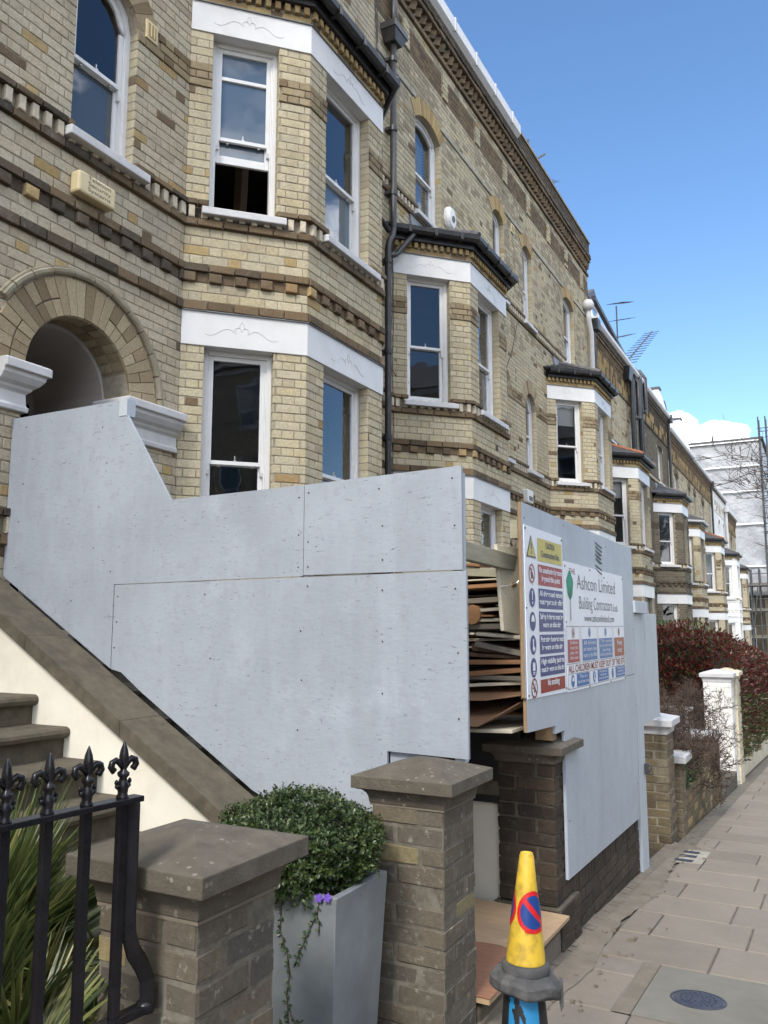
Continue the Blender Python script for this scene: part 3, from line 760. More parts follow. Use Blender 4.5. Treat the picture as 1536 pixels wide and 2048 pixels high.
def slate_roof(parent, polys, name='roof'):
    """each facet: (lowL, lowR, topR, topL): slates in courses"""
    m = MB()
    for lL, lR, tR, tL in polys:
        lL, lR, tR, tL = map(Vector, (lL, lR, tR, tL)); nrm = (lR - lL).cross(tL - lL).normalized()
        if nrm.z < 0: nrm = -nrm
        Ls = ((tL + tR) / 2 - (lL + lR) / 2).length; n = max(2, int(Ls / 0.13))
        for i in range(n):
            a, b = i / n, (i + 1) / n * 1.0 + 0.25 / n
            A, B = lL.lerp(tL, a), lR.lerp(tR, a); C_, D_ = lR.lerp(tR, min(b, 1)), lL.lerp(tL, min(b, 1)); W = (B - A).length
            k = max(1, int(W / 0.2)); off = 0.5 if i % 2 else 0
            for j in range(-1, k + 1):
                p, q = (j + off) / k, (j + 1 + off) / k; p, q = max(p, 0), min(q, 1)
                if q - p < 0.02: continue
                g = 0.006 / W; P0, P1, P2, P3 = A.lerp(B, p + g), A.lerp(B, q - g), D_.lerp(C_, q - g), D_.lerp(C_, p + g)
                lift = nrm * (0.012 + U(0, .006))
                m.hexa([P0, P1, P2 - nrm * .004, P3 - nrm * .004, P0 + lift, P1 + lift, P2 + nrm * .003, P3 + nrm * .003], t=R() * .9 + .05)
    return build(name, m, 'slate', parent, kind='stuff')

def facade_rows(top_kind, ztop):
    r = []
    r += rows_between(-1.0, 2.153)
    r += [(2.153, 2.226, 'brown', .03, 'stretcher'), (2.226, 2.341, 'dentil', 0, ''), (2.341, 2.40, 'brown', .045, 'stretcher')]
    r += rows_between(2.40, 4.035, 21)
    r += rows_between(4.035, 4.34, 4, 'lintel')
    r += [(4.34, 4.43, 'brown', .03, 'stretcher')] + rows_between(4.43, 4.598, 2)
    r += [(4.598, 4.688, 'blocks', 0, ''), (4.688, 4.766, 'brown', .035, 'stretcher')]
    r += rows_between(4.766, 5.108, 4)
    r += [(5.108, 5.181, 'brown', .035, 'stretcher'), (5.181, 5.296, 'dentil', 0, ''), (5.296, 5.354, 'brown', .05, 'stretcher')]
    r += rows_between(5.354, 6.45, 14)
    r += rows_between(6.45, 6.68, 3, 'belt', .012)
    r += rows_between(6.68, 7.0, 4)
    r += rows_between(7.0, 7.29, 4, 'lintel')
    r += [(7.29, 7.37, 'bayochre', .0, 'stretcher'), (7.37, 7.45, 'baydentil', 0, '')]
    r += rows_between(7.45, 8.05, 8, 'upper')
    r += [(8.05, 8.105, 'brown', .03, 'stretcher'), (8.105, 8.2, 'dentil', 0, ''), (8.2, 8.26, 'brown', .045, 'stretcher')]
    if top_kind == 1:
        r += rows_between(8.26, 9.9, 21, 'upper') + [(9.9, 9.98, 'cement', .02, 'stretcher')]
        r += rows_between(9.98, 10.5, 7, 'upper') + rows_between(10.5, 10.9, 5, 'panel') + rows_between(10.9, 11.05, 2, 'upper')
        r += [(11.05, 11.13, 'brown', .04, 'stretcher'), (11.13, 11.22, 'brown', .0, 'stretcher'), (11.22, 11.40, 'tooth', 0, ''), (11.40, 11.48, 'brown', .09, 'stretcher'), (11.48, 11.60, 'dark', .11, 'stretcher')]
    else:
        r += rows_between(8.26, 9.75, 19, 'upper') + [(9.75, 9.83, 'brown', .03, 'stretcher')]
        r += [(9.83, 10.07, 'slots', 0, ''), (10.07, 10.31, 'slots', 0, '')]
        r += [(10.31, 10.39, 'brown', .03, 'stretcher'), (10.39, 10.56, 'tooth', 0, ''), (10.56, 10.64, 'brown', .08, 'stretcher'), (10.64, 10.78, 'dark', .10, 'stretcher')]
    return r

def lay_rows(recs, teeth, pl, rows, zb, u0, u1, ops, pal, belt, region, zmin, zmax=99, holes=(), near_dark=False):
    for i, (a, b, kind, w, mode) in enumerate(rows):
        z0, z1 = a + zb, b + zb; zm = (z0 + z1) / 2
        if z1 < zmin or z0 > zmax: continue
        if region == 'bay' and kind == 'lintel': continue
        if region == 'bay' and a > 7.44: continue
        ivs = [(u0, u1)]
        for h in holes:
            if h[2] < zm < h[3]: ivs = sub_iv(ivs, h[0], h[1])
        for o in ops:
            sp = o.span(zm, 0.0 if zm < o.z1 else 0.25) if o.rise else o.span(zm)
            if sp: ivs = sub_iv(ivs, sp[0], sp[1])
        odd = i % 2; main_dark = belt in ('dark', 'whitebrick') and not near_dark
        if region == 'wall' and near_dark: belt = 'dark' if R() < .5 else 'brown'
        if kind in ('main', 'lintel', 'upper'):
            pq = pal
            if kind == 'upper' and not main_dark:
                k_ = .15 + .55 * max(0, min(1, (a - 8.6) / 1.2)); pq = (lambda u, z, k_=k_: 'grimy' if R() < k_ * (.6 + .5 * math.sin(u * 1.7 + a)) + .1 else pal(u, z))
            bond_row(recs, pl, ivs, z0, z1, w, pq, odd)
        elif kind == 'belt': bond_row(recs, pl, ivs, z0, z1, w, (lambda u, z: belt if main_dark else ('buff' if R() < .8 else 'brown')), odd, .03)
        elif kind == 'bayochre':
            bond_row(recs, pl, ivs, z0, z1, .0, (lambda u, z: 'ochre' if R() < .7 else belt) if region == 'bay' else pal, odd)
        elif kind == 'panel':
            for p, q in ivs:
                k = math.floor(p / 1.37)
                while k * 1.37 < q:
                    a0, b0 = k * 1.37 + .1, k * 1.37 + 1.27
                    s0, s1 = max(p, a0), min(q, b0)
                    if s1 - s0 > .05: bond_row(recs, pl, [(s0, s1)], z0, z1, .0, (lambda u, z: belt), odd, .02)
                    for g0, g1 in ((k * 1.37 - .1, k * 1.37 + .1),):
                        t0, t1 = max(p, g0), min(q, g1)
                        if t1 - t0 > .03: bond_row(recs, pl, [(t0, t1)], z0, z1, .03, pal, odd, .05)
                    k += 1
        elif kind in ('brown', 'dark', 'cement'):
            mt = {'brown': belt, 'dark': 'dark', 'cement': 'cement'}[kind]; mf = (lambda u, z: (random.choice(('dark', 'brown')) if near_dark and mt != 'cement' else mt))
            e = [(p - (w * .41 if (region == 'bay' and abs(p - u0) < 1e-6) else 0), q + (w * .41 if (region == 'bay' and abs(q - u1) < 1e-6) else 0)) for p, q in ivs]
            bond_row(recs, pl, e, z0, z1, w, mf, odd, w + .03, 'stretcher')
        elif kind == 'blocks':
            for p, q in ivs:
                k = math.floor(p / 0.225)
                while k * 0.225 < q:
                    s0, s1 = max(p, k * .225), min(q, k * .225 + .105)
                    if s1 - s0 > .03: recs.append(fb(pl, s0, s1, z0, z1 - .006, .035, belt if R() < .85 else 'ochre', .06))
                    s0, s1 = max(p, k * .225 + .112), min(q, k * .225 + .218)
                    if s1 - s0 > .03: recs.append(fb(pl, s0, s1, z0 + .004, z1 - .006, .001, belt, .022))
                    k += 1
        elif kind in ('dentil', 'baydentil'):
            if kind == 'baydentil' and region != 'bay': bond_row(recs, pl, ivs, z0, z1, 0, pal, odd); continue
            mtl = 'dentil' if kind == 'dentil' else 'ochre'; st = .108 if kind == 'dentil' else .09; wd = .052
            for p, q in ivs:
                bond_row(recs, pl, [(p, q)], z0, z1, -.006, (lambda u, z: 'dark'), odd, .02, 'stretcher')  # dark brick colour put in as the recess shade between the dentils
                n = int((q - p) / st)
                for k in range(n):
                    s0 = p + (k + .5) * (q - p) / n - wd / 2; recs.append(fb(pl, s0, s0 + wd, z0 + .002, z1 - .002, .038, mtl, .045))
        elif kind == 'slots':
            for p, q in ivs:
                n = int((q - p) / .155)
                for k in range(n):
                    s0 = p + k * (q - p) / n
                    recs.append(fb(pl, s0, s0 + .072, z0 + .004, z1 - .004, .03, belt if R() < .5 else 'ochre', .05))
                    recs.append(fb(pl, s0 + .08, s0 + .15, z0 + .004, z1 - .004, -.012, belt, .02))
        elif kind == 'tooth':
            for p, q in ivs:
                n = int((q - p) / .165)
                for k in range(n):
                    uc = p + (k + .5) * (q - p) / n; h = (z1 - z0)
                    for zz in (0, 1):
                        za = z0 + zz * h / 2 + .004; zt = z0 + (zz + 1) * h / 2 - .004; uu = uc + (0.0 if zz == 0 else 0.04)
                        teeth.prism([pl.P(uu - .075, za, -.01), pl.P(uu, za, .068), pl.P(uu + .075, za, -.01)], (0, 0, zt - za), t=R() * .9 + .05)

def terraced_house(sp):
    y0, y1, ys, ye, zb, pc = sp['y0'], sp['y1'], sp['ys'], sp['ye'], sp['zb'], sp['pc']
    near = sp.get('near', False); tk = sp.get('top', 1); ztop = (11.60 if tk == 1 else 10.78) + zb
    zg = min(gz(y0), gz(y1)) - 0.1; side = 1 if (ys + ye) / 2 > pc else -1
    H = thing('terraced_house', (WX, (y0 + y1) / 2, gz((y0 + y1) / 2)), sp['label'], 'house', 'terraced houses along the street')
    main, belt = sp.get('main', 'stock'), sp.get('belt', 'brown'); wallm = sp.get('wall', main)
    pal_w = palette(wallm, 'ochre' if wallm not in ('whitebrick', 'smoke') else wallm, belt, belt if wallm != 'whitebrick' else wallm)
    pal_b = palette(main, 'ochre' if main not in ('whitebrick', 'smoke') else main, belt, belt if main != 'whitebrick' else main, .015)
    rows = facade_rows(tk, ztop)
    P0, P1, P2, P3 = (WX, ys), (WX + BD, ys + BC), (WX + BD, ye - BC), (WX, ye)
    cl = Plane(P0, (BD, BC)); CLn = sqrt(BD * BD + BC * BC); fr = Plane(P1, (0, 1)); FW = ye - ys - 2 * BC; cr = Plane(P2, (-BD, BC))
    bc = (ys + ye) / 2
    # ---- openings
    wops, tops = [], []
    w2 = Opening(bc + side * .35 - .44, bc + side * .35 + .44, 8.17 + zb, (9.64 if tk == 1 else 9.35) + zb, .16)
    w2.wide = True
    n2 = Opening(pc + side * .81 - .29, pc + side * .81 + .29, 8.17 + zb, (9.64 if tk == 1 else 9.35) + zb, .14)
    ar = Opening(pc + side * .82 - .315, pc + side * .82 + .315, 5.285 + zb, 6.50 + zb, .314)
    door = Opening(pc + side * .72 - .49, pc + side * .72 + .49, 1.57 + zb, 3.40 + zb, .4899)
    wops = [o for o in (w2, n2, ar, door)]
    base = MB(); revs = []
    inner = [Opening(ys, ye, zg, 7.45 + zb)]
    wall_sheet(base, WALL, y0, y1, zg, ztop, [Opening(ys, ye, zg, 7.45 + zb)] + [o for o in wops], reveal=0)
    for o in wops: rev = MB(); wall_sheet(rev, WALL, o.u0, o.u1, o.z0, o.z0, [o], reveal=.26 if o is door else .11); revs.append(rev)
    # bay sheets
    def bw(pl, L, a, b):
        s = [Opening(a, b, 2.33 + zb, 4.035 + zb), Opening(a, b, 5.285 + zb, 7.0 + zb)]
        wall_sheet(base, pl, 0, L, zg, 7.45 + zb, s, reveal=0)
        for o in s: rev = MB(); wall_sheet(rev, pl, o.u0, o.u1, o.z0, o.z0, [o], reveal=.11); revs.append(rev)
        return s
    so, sf, sr = bw(cl, CLn, .20, .81), bw(fr, FW, .29, FW - .30), bw(cr, CLn, .29, .90)
    # body behind: side walls, back, floors
    back = -5.2
    base.quad((WX + .0, y0, zg), (WX + back, y0, zg), (WX + back, y0, ztop), (WX, y0, ztop))
    base.quad((WX, y1, zg), (WX + back, y1, zg), (WX + back, y1, ztop), (WX, y1, ztop))
    base.quad((WX + back, y0, zg), (WX + back, y1, zg), (WX + back, y1, ztop), (WX + back, y0, ztop))
    build('wall', base, 'mortar' if main != 'whitebrick' else 'whitebrick', H)
    for rev in revs: build('window_reveal', rev, 'mortar' if main != 'whitebrick' else 'whitebrick', H)
    fl = MB()
    for z in (1.45, 4.36, 7.33):
        pts = [(WX + back + .02, y0 + .02), (WX - .02, y0 + .02), (WX - .02, ys), (WX + BD - .03, ys + BC), (WX + BD - .03, ye - BC), (WX - .02, ye), (WX - .02, y1 - .02), (WX + back + .02, y1 - .02)]
        fl.prism([(x, y, z + zb) for x, y in pts], (0, 0, .12))
    fl.quad((WX - 3.6, y0 + .02, zg), (WX - 3.6, y1 - .02, zg), (WX - 3.6, y1 - .02, ztop), (WX - 3.6, y0 + .02, ztop))
    ym = (pc + side * 1.55)
    fl.quad((WX - .3, ym, zg), (WX - 3.6, ym, zg), (WX - 3.6, ym, ztop), (WX - .3, ym, ztop))
    build('inner_floor', fl, 'room', H)
    rf = MB(); rf.quad((WX, y0, ztop), (WX, y1, ztop), (WX + back, y1, ztop), (WX + back, y0, ztop)); build('roof', rf, 'lead', H)
    # ---- brickwork
    recs, teeth = [], MB()
    vis_lo = sp.get('bricklo', -9)
    lay_rows(recs, teeth, WALL, rows, zb, y0, y1, wops, pal_w, belt, 'wall', max(zg, vis_lo), holes=[(ys, ye, -9, 7.45 + zb)], near_dark=sp.get('sooty', False))
    if wops and near: pass
    for pl, L, s in ((cl, CLn, so), (fr, FW, sf), (cr, CLn, sr)):
        lay_rows(recs, teeth, pl, rows, zb, 0, L, s, pal_b, belt, 'bay', max(zg, vis_lo))
    if near:
        # brick returns of the window reveals that face the camera
        zl = [(a + zb, b + zb) for a, b, k, w, m_ in rows if k in ('main', 'belt', 'upper')]
        for pl, o in [(WALL, w2), (WALL, n2), (WALL, ar), (cl, so[1]), (cl, so[0]), (fr, sf[0]), (fr, sf[1])]:
            zz = [(a, b) for a, b in zl if a > o.z0 - .02 and b < o.z1 + .05]
            reveal_bricks(recs, pl, o.u1, zz, -.10, 0, -1, pal_b)
    emit_bricks(H, recs, sp.get('limit', 300), sp.get('pred'))
    build('dogtooth_course', teeth, belt if belt != 'whitebrick' else 'whitebrick', H, kind='stuff')
    for o in (w2, n2):
        if near: voussoirs(H, WALL, o, .25, 'ochre' if main != 'smoke' else 'smoke')
        else:
            mb = MB(); voussoirs(H, WALL, o, .25, 'ochre', merge=mb); build('window_arch', mb, belt if main != 'whitebrick' else 'whitebrick', H, kind='stuff')
    mb = MB(); voussoirs(H, WALL, ar, .24, merge=mb)
    build('window_arch', mb, 'arch' if main != 'whitebrick' else 'whitebrick', H, kind='stuff')
    # ---- lintels
    bay = [P0, P1, P2, P3]
    for z0_, z1_, up in ((4.035, 4.335, 0), (7.0, 7.285, 1)):
        m = MB(); z0_ -= .004; m.sweep(bay, [(-.12, z0_ + zb), (.012, z0_ + zb), (.012, z1_ + zb), (-.12, z1_ + zb)])
        lt = build('lintel', m, 'white', H, bevel=.004)
        m = MB(); m.sweep(bay, [(-.02, z1_ + zb - .001), (.028, z1_ + zb - .001), (.02, z1_ + zb + .012), (-.02, z1_ + zb + .012)]); build('drip_edge', m, 'lead', lt)
        if near:
            trefoil(lt, cl, .52, (z0_ + z1_) / 2 + zb + .03, 1.0); trefoil(lt, fr, FW * .5, (z0_ + z1_) / 2 + zb + .02, 1.0)
    # ---- windows
    g = sp.get('glass', {})
    def bwin(pl, L, o, lvl, key, sl):
        meet = (3.02 if lvl == 0 else 6.04) + zb
        kw = dict(g.get(key, {}))
        if 'meet' in kw: meet = kw.pop('meet')
        sash(H, pl, o, -.105, meet, sill=sl, **kw)
    for lvl in (0, 1):
        sz = (2.253, 2.335) if lvl == 0 else (5.207, 5.287)
        bwin(cl, CLn, so[lvl], lvl, 'cl%d' % lvl, (.14, .89, sz[0] + zb, sz[1] + zb, .085))
        bwin(fr, FW, sf[lvl], lvl, 'fr%d' % lvl, (.22, FW - .17, sz[0] + zb, sz[1] + zb, .085))
        bwin(cr, CLn, sr[lvl], lvl, 'cr%d' % lvl, (.21, .96, sz[0] + zb, sz[1] + zb, .085))
    sash(H, WALL, w2, -.09, None, sill=(w2.u0 - .08, w2.u1 + .08, 8.105 + zb, 8.18 + zb, .09), **g.get('w2', {}))
    sash(H, WALL, n2, -.09, None, sill=(n2.u0 - .06, n2.u1 + .06, 8.105 + zb, 8.18 + zb, .08), **g.get('n2', {}))
    sash(H, WALL, ar, -.085, 5.985 + zb, sill=(ar.u0 - .07, ar.u1 + .11, 5.207 + zb, 5.29 + zb, .10), **g.get('ar', {}))
    # ---- bay roof
    e0 = .17
    def off(w):  # bay outline pushed out by w
        t = w * .41
        return [(WX, ys - w * 1.35), (WX + BD + w, ys + BC - t), (WX + BD + w, ye - BC + t), (WX, ye + w * 1.35)]
    m = MB(); m.sweep(bay, [(-.05, 7.45 + zb), (.07, 7.45 + zb), (.07, 7.58 + zb), (-.05, 7.58 + zb)]); build('fascia', m, 'pipeblack', H)
    gm = sp.get('gutter', 'pipeblack'); m = MB()
    gut = [(.075, 7.60), (.085, 7.545), (.115, 7.515), (.155, 7.515), (.185, 7.545), (.192, 7.60), (.184, 7.60), (.175, 7.55), (.15, 7.527), (.118, 7.527), (.093, 7.552), (.085, 7.60)]
    m.sweep(bay, [(w, z + zb) for w, z in gut]); gt = build('gutter', m, gm, H, smooth=False)
    if near:
        for pl, L in ((cl, CLn), (fr, FW)):
            for k in range(3):
                u = L * (k + .5) / 3; mm = MB(); mm.pbox(pl, u - .02, u + .02, 7.505 + zb, 7.61 + zb, .07, .2); build('gutter_bracket', mm, gm, gt, bevel=.004)
    E0, E1, E2, E3 = off(e0); zr0, zr1 = 7.60 + zb, 7.98 + zb
    T0, T1 = (WX + .02, ys + .95, zr1), (WX + .02, ye - .95, zr1)
    facets = [((E0[0], E0[1], zr0), (E1[0], E1[1], zr0), T0, T0), ((E1[0], E1[1], zr0), (E2[0], E2[1], zr0), T1, T0), ((E2[0], E2[1], zr0), (E3[0], E3[1], zr0), T1, T1)]
    sl = MB()
    for f_ in facets: sl.poly([Vector(p) - Vector((0, 0, .012)) for p in f_])
    sl.poly([(E0[0], E0[1], zr0 - .02), (E1[0], E1[1], zr0 - .02), (E2[0], E2[1], zr0 - .02), (E3[0], E3[1], zr0 - .02)])
    br = build('bay_roof', sl, 'slate', H); slate_roof(br, facets, 'slates')
    m = MB()
    for a, b in ((facets[1][0], T0), (facets[1][1], T1)):
        m = MB(); A, B = Vector(a), Vector(b); k = 7
        for i in range(k):
            p, q = A.lerp(B, i / k), A.lerp(B, (i + .96) / k); m.tube([p + Vector((0, 0, .01)), q + Vector((0, 0, .022))], [.045, .052], 8)
        build('ridge_tiles', m, sp.get('ridge', 'slate'), br)
    m = MB(); m.hexa([(WX - .01, ys + .5, zr1 - .1), (WX + .05, ys + .5, zr1 - .14), (WX + .05, ye - .5, zr1 - .14), (WX - .01, ye - .5, zr1 - .1), (WX - .01, ys + .5, zr1 + .1), (WX + .012, ys + .5, zr1 + .1), (WX + .012, ye - .5, zr1 + .1), (WX - .01, ye - .5, zr1 + .1)]); build('flashing', m, 'lead', br)
    # ---- door arch
    if sp.get('doorarch', True):
        mb = MB(); c = (door.u0 + door.u1) / 2; cz = 3.40 + zb; white = main == 'whitebrick'
        if near: voussoirs(H, WALL, door, .275, 'arch', w=.012, step=.082, full=True)
        else: voussoirs(H, WALL, door, .275, merge=mb); build('door_arch', mb, 'arch' if not white else 'whitebrick', H, kind='stuff')
        m = MB(); N = 40   # hood mould of stone sections
        prof = [(.785, .0), (.785, .028), (.80, .04), (.822, .042), (.83, .028), (.845, .028), (.85, .0)]
        for i in range(N):
            a = -pi / 2 + pi * i / N; b = -pi / 2 + pi * (i + 1) / N - (.012 if i % 3 == 2 else 0)
            if side * c + 0: pass
            pa = [WALL.P(c + r * sin(a), cz + r * cos(a), w) for r, w in prof]; pb = [WALL.P(c + r * sin(b), cz + r * cos(b), w) for r, w in prof]
            mid = c + .84 * sin((a + b) / 2)
            if (mid - pc) * side < 0.0: continue
            for k in range(len(prof) - 1): m.quad(pa[k], pb[k], pb[k + 1], pa[k + 1])
            m.poly(pa); m.poly(pb[::-1])
        build('hood_mould', m, 'hood' if not white else 'whitebrick', H)
        # soffit bricks
        m = MB()
        for i in range(20):
            a = -pi / 2 + pi * i / 20 + .006; b = -pi / 2 + pi * (i + 1) / 20 - .006
            for w0_, w1_ in ((-.0, -.12), (-.13, -.25)):
                P = lambda aa, rr, w_: WALL.P(c + rr * sin(aa), cz + rr * cos(aa), w_)
                m.hexa([P(a, .482, w0_), P(b, .482, w0_), P(b, .482, w1_), P(a, .482, w1_), P(a, .50, w0_), P(b, .50, w0_), P(b, .50, w1_), P(a, .50, w1_)], t=R() * .9 + .05)
        build('soffit_bricks', m, 'arch', H)
        # porch vault and back wall
        m = MB(); rr = .455; N = 24; dp = -1.05
        ring = [(c - rr, 1.57 + zb)] + [(c + rr * sin(-pi / 2 + pi * k / N), cz + rr * cos(-pi / 2 + pi * k / N)) for k in range(N + 1)] + [(c + rr, 1.57 + zb)]
        for (a, za), (b, zb_) in zip(ring, ring[1:]): m.quad(WALL.P(a, za, -.26), WALL.P(b, zb_, -.26), WALL.P(b, zb_, dp), WALL.P(a, za, dp))
        m.poly([WALL.P(a, za, dp) for a, za in ring])
        # thin edge of plaster facing out
        ro = .492
        ring2 = [(c - ro, 1.57 + zb)] + [(c + ro * sin(-pi / 2 + pi * k / N), cz + ro * cos(-pi / 2 + pi * k / N)) for k in range(N + 1)] + [(c + ro, 1.57 + zb)]
        build('porch', m, 'plaster', H, smooth=False)
        e = MB()
        for i in range(len(ring) - 1): e.quad(WALL.P(*ring[i], -.262), WALL.P(*ring[i + 1], -.262), WALL.P(*ring2[i + 1], -.262), WALL.P(*ring2[i], -.262))
        build('plaster_edge', e, 'whitestone', H)
        m = MB(); m.pbox(WALL, c - .455, c + .455, 1.57 + zb - .1, 1.57 + zb, dp, -.0); build('threshold', m, 'stone', H)
        d = MB(); d.pbox(WALL, c - .36, c + .36, 1.57 + zb, 3.45 + zb, dp + .01, dp + .06)
        for zz in (1.75, 2.55): 
            for x in (-.26, .04): d.pbox(WALL, c + x, c + x + .22, zz + zb, zz + .65 + zb, dp + .055, dp + .072)
        build('front_door', d, 'black', H, bevel=.006)
        # capitals either side of the arch
        cap = [(-.02, 2.80), (.035, 2.80), (.04, 2.86), (.025, 2.88), (.02, 3.03), (.045, 3.07), (.055, 3.10), (.085, 3.14), (.115, 3.21), (.12, 3.265), (.145, 3.27), (.145, 3.375), (.13, 3.392), (-.02, 3.40)]
        cap = [(w * .92, 3.06 + (z - 2.80) * .55 + zb) for w, z in cap]
        jam = [(door.u1, bc - 1.5 if side > 0 else 0)]
        x_in = WX - .26
        if side > 0:
            path1 = [(x_in, door.u1 + .0), (WX, door.u1), (WX, ys - .03)]
            path2 = [(WX, pc), (WX, door.u0), (x_in, door.u0)]
        else:
            path1 = [(x_in, door.u1), (WX, door.u1), (WX, pc)]; path2 = [(WX, ye + .03), (WX, door.u0), (x_in, door.u0)]
        for pth in (path1, path2):
            m = MB(); m.sweep(pth, cap); build('capital', m, 'whitestone', H, bevel=.006)
    # ---- top of the wall
    m = MB(); gmat = sp.get('topgutter')
    if tk == 1 and gmat:
        m.sweep([(WX, y0), (WX, y1)], [(.06, 11.60 + zb), (.13, 11.60 + zb), (.20, 11.66 + zb), (.20, 11.84 + zb), (.06, 11.84 + zb)]); tg = build('eaves_gutter', m, 'white', H)
        k = 6
        for i in range(k):
            yy = y0 + (y1 - y0) * (i + .5) / k; mm = MB(); mm.box(WX + .19, WX + .213, yy - .02, yy + .02, 11.63 + zb, 11.86 + zb); build('gutter_joint', mm, 'whitestone', tg)
        m = MB(); m.box(WX - .5, WX + .10, y0, y1 - .35, 11.84 + zb, 11.99 + zb); build('slate_edge', m, 'slate', H)
        m = MB(); m.poly([(WX - .5, y0, 11.9 + zb), (WX - .5, y1, 11.9 + zb), (WX - 2.8, y1, 13.2 + zb), (WX - 2.8, y0, 13.2 + zb)]); m.poly([(WX - 2.8, y0, 13.2 + zb), (WX - 2.8, y1, 13.2 + zb), (WX - 5.2, y1, 11.6 + zb), (WX - 5.2, y0, 11.6 + zb)])
        build('main_roof', m, 'slate', H)
    elif tk == 1:
        rec2 = []
        q = Plane((WX + .07, 0), (0, 1))
        for i in range(4): bond_row(rec2, q, [(y0, y1)], 11.60 + zb + i * .075, 11.675 + zb + i * .075, 0, (lambda u, z: 'dark'), i % 2, .05)
        mm = MB(); [brick_merge(mm, b) for b in rec2]; build('parapet_brickwork', mm, 'dark', H, kind='stuff')
        m = MB(); m.box(WX - .2, WX + .055, y0, y1, 11.60 + zb, 11.90 + zb); build('parapet', m, 'mortar', H)
        m = MB(); m.box(WX - .23, WX + .10, y0, y1, 11.90 + zb, 11.95 + zb); build('parapet_coping', m, 'hood', H)
    else:
        gz_ = 10.78 + zb
        m.sweep([(WX, y0), (WX, y1)], [(.04, gz_), (.15, gz_), (.20, gz_ + .05), (.20, gz_ + .14), (.04, gz_ + .14)]); build('eaves_gutter', m, 'white', H)
        # mansard slope with slates, dormer
        hh, dd = (1.75, 1.1) if sp.get('mansard') else (.55, 2.2)
        A, B = (WX - .25, y0 + .25, gz_ + .1), (WX - .25, y1 - .25, gz_ + .1); C_, D_ = (WX - dd, y1 - .25, gz_ + hh), (WX - dd, y0 + .25, gz_ + hh)
        m = MB(); m.poly([A, B, C_, D_]); m.poly([D_, C_, (WX - 4.8, y1 - .25, gz_ + 1.9), (WX - 4.8, y0 + .25, gz_ + 1.9)]); mr = build('mansard_roof', m, 'slate', H)
        slate_roof(mr, [(A, B, C_, D_)], 'slates')
        if sp.get('mansard') or sp.get('dormer'):
          dy = bc; dm = MB(); dm.box(WX - 1.3, WX - .42, dy - .55, dy + .55, gz_ + .3, gz_ + 1.35)
          dr = build('dormer', dm, 'roofwhite', H); dw = MB(); dw.prism([(WX - .34, dy - .68, gz_ + 1.33), (WX - .34, dy, gz_ + 1.75), (WX - .34, dy + .68, gz_ + 1.33)], (-1.0, 0, 0)); build('dormer_roof', dw, 'slate', dr)
          dpl = Plane((WX - .42, 0), (0, 1)); o = Opening(dy - .4, dy + .4, gz_ + .4, gz_ + 1.28); sash(dr, dpl, o, .1, None)
    if sp.get('fin'):
        for yy, zt, ln in sp['fin']:
            m = MB(); z0_ = (10.85 if tk == 2 else 11.9) + zb
            m.prism([(WX + .10, yy, z0_ + .02), (WX + .02, yy, z0_ + .30), (WX - ln, yy, z0_ + zt), (WX - 4.8, yy, z0_ + zt), (WX - 4.8, yy, z0_)], (0, .32, 0)); f_ = build('party_wall', m, 'roofwhite', H)
            m = MB(); m.prism([(WX - ln + .05, yy - .04, z0_ + zt), (WX - ln + .05, yy - .04, z0_ + zt + .08), (WX - 4.8, yy - .04, z0_ + zt + .08), (WX - 4.8, yy - .04, z0_ + zt)], (0, .4, 0)); build('coping', m, 'slate', f_)
    return H

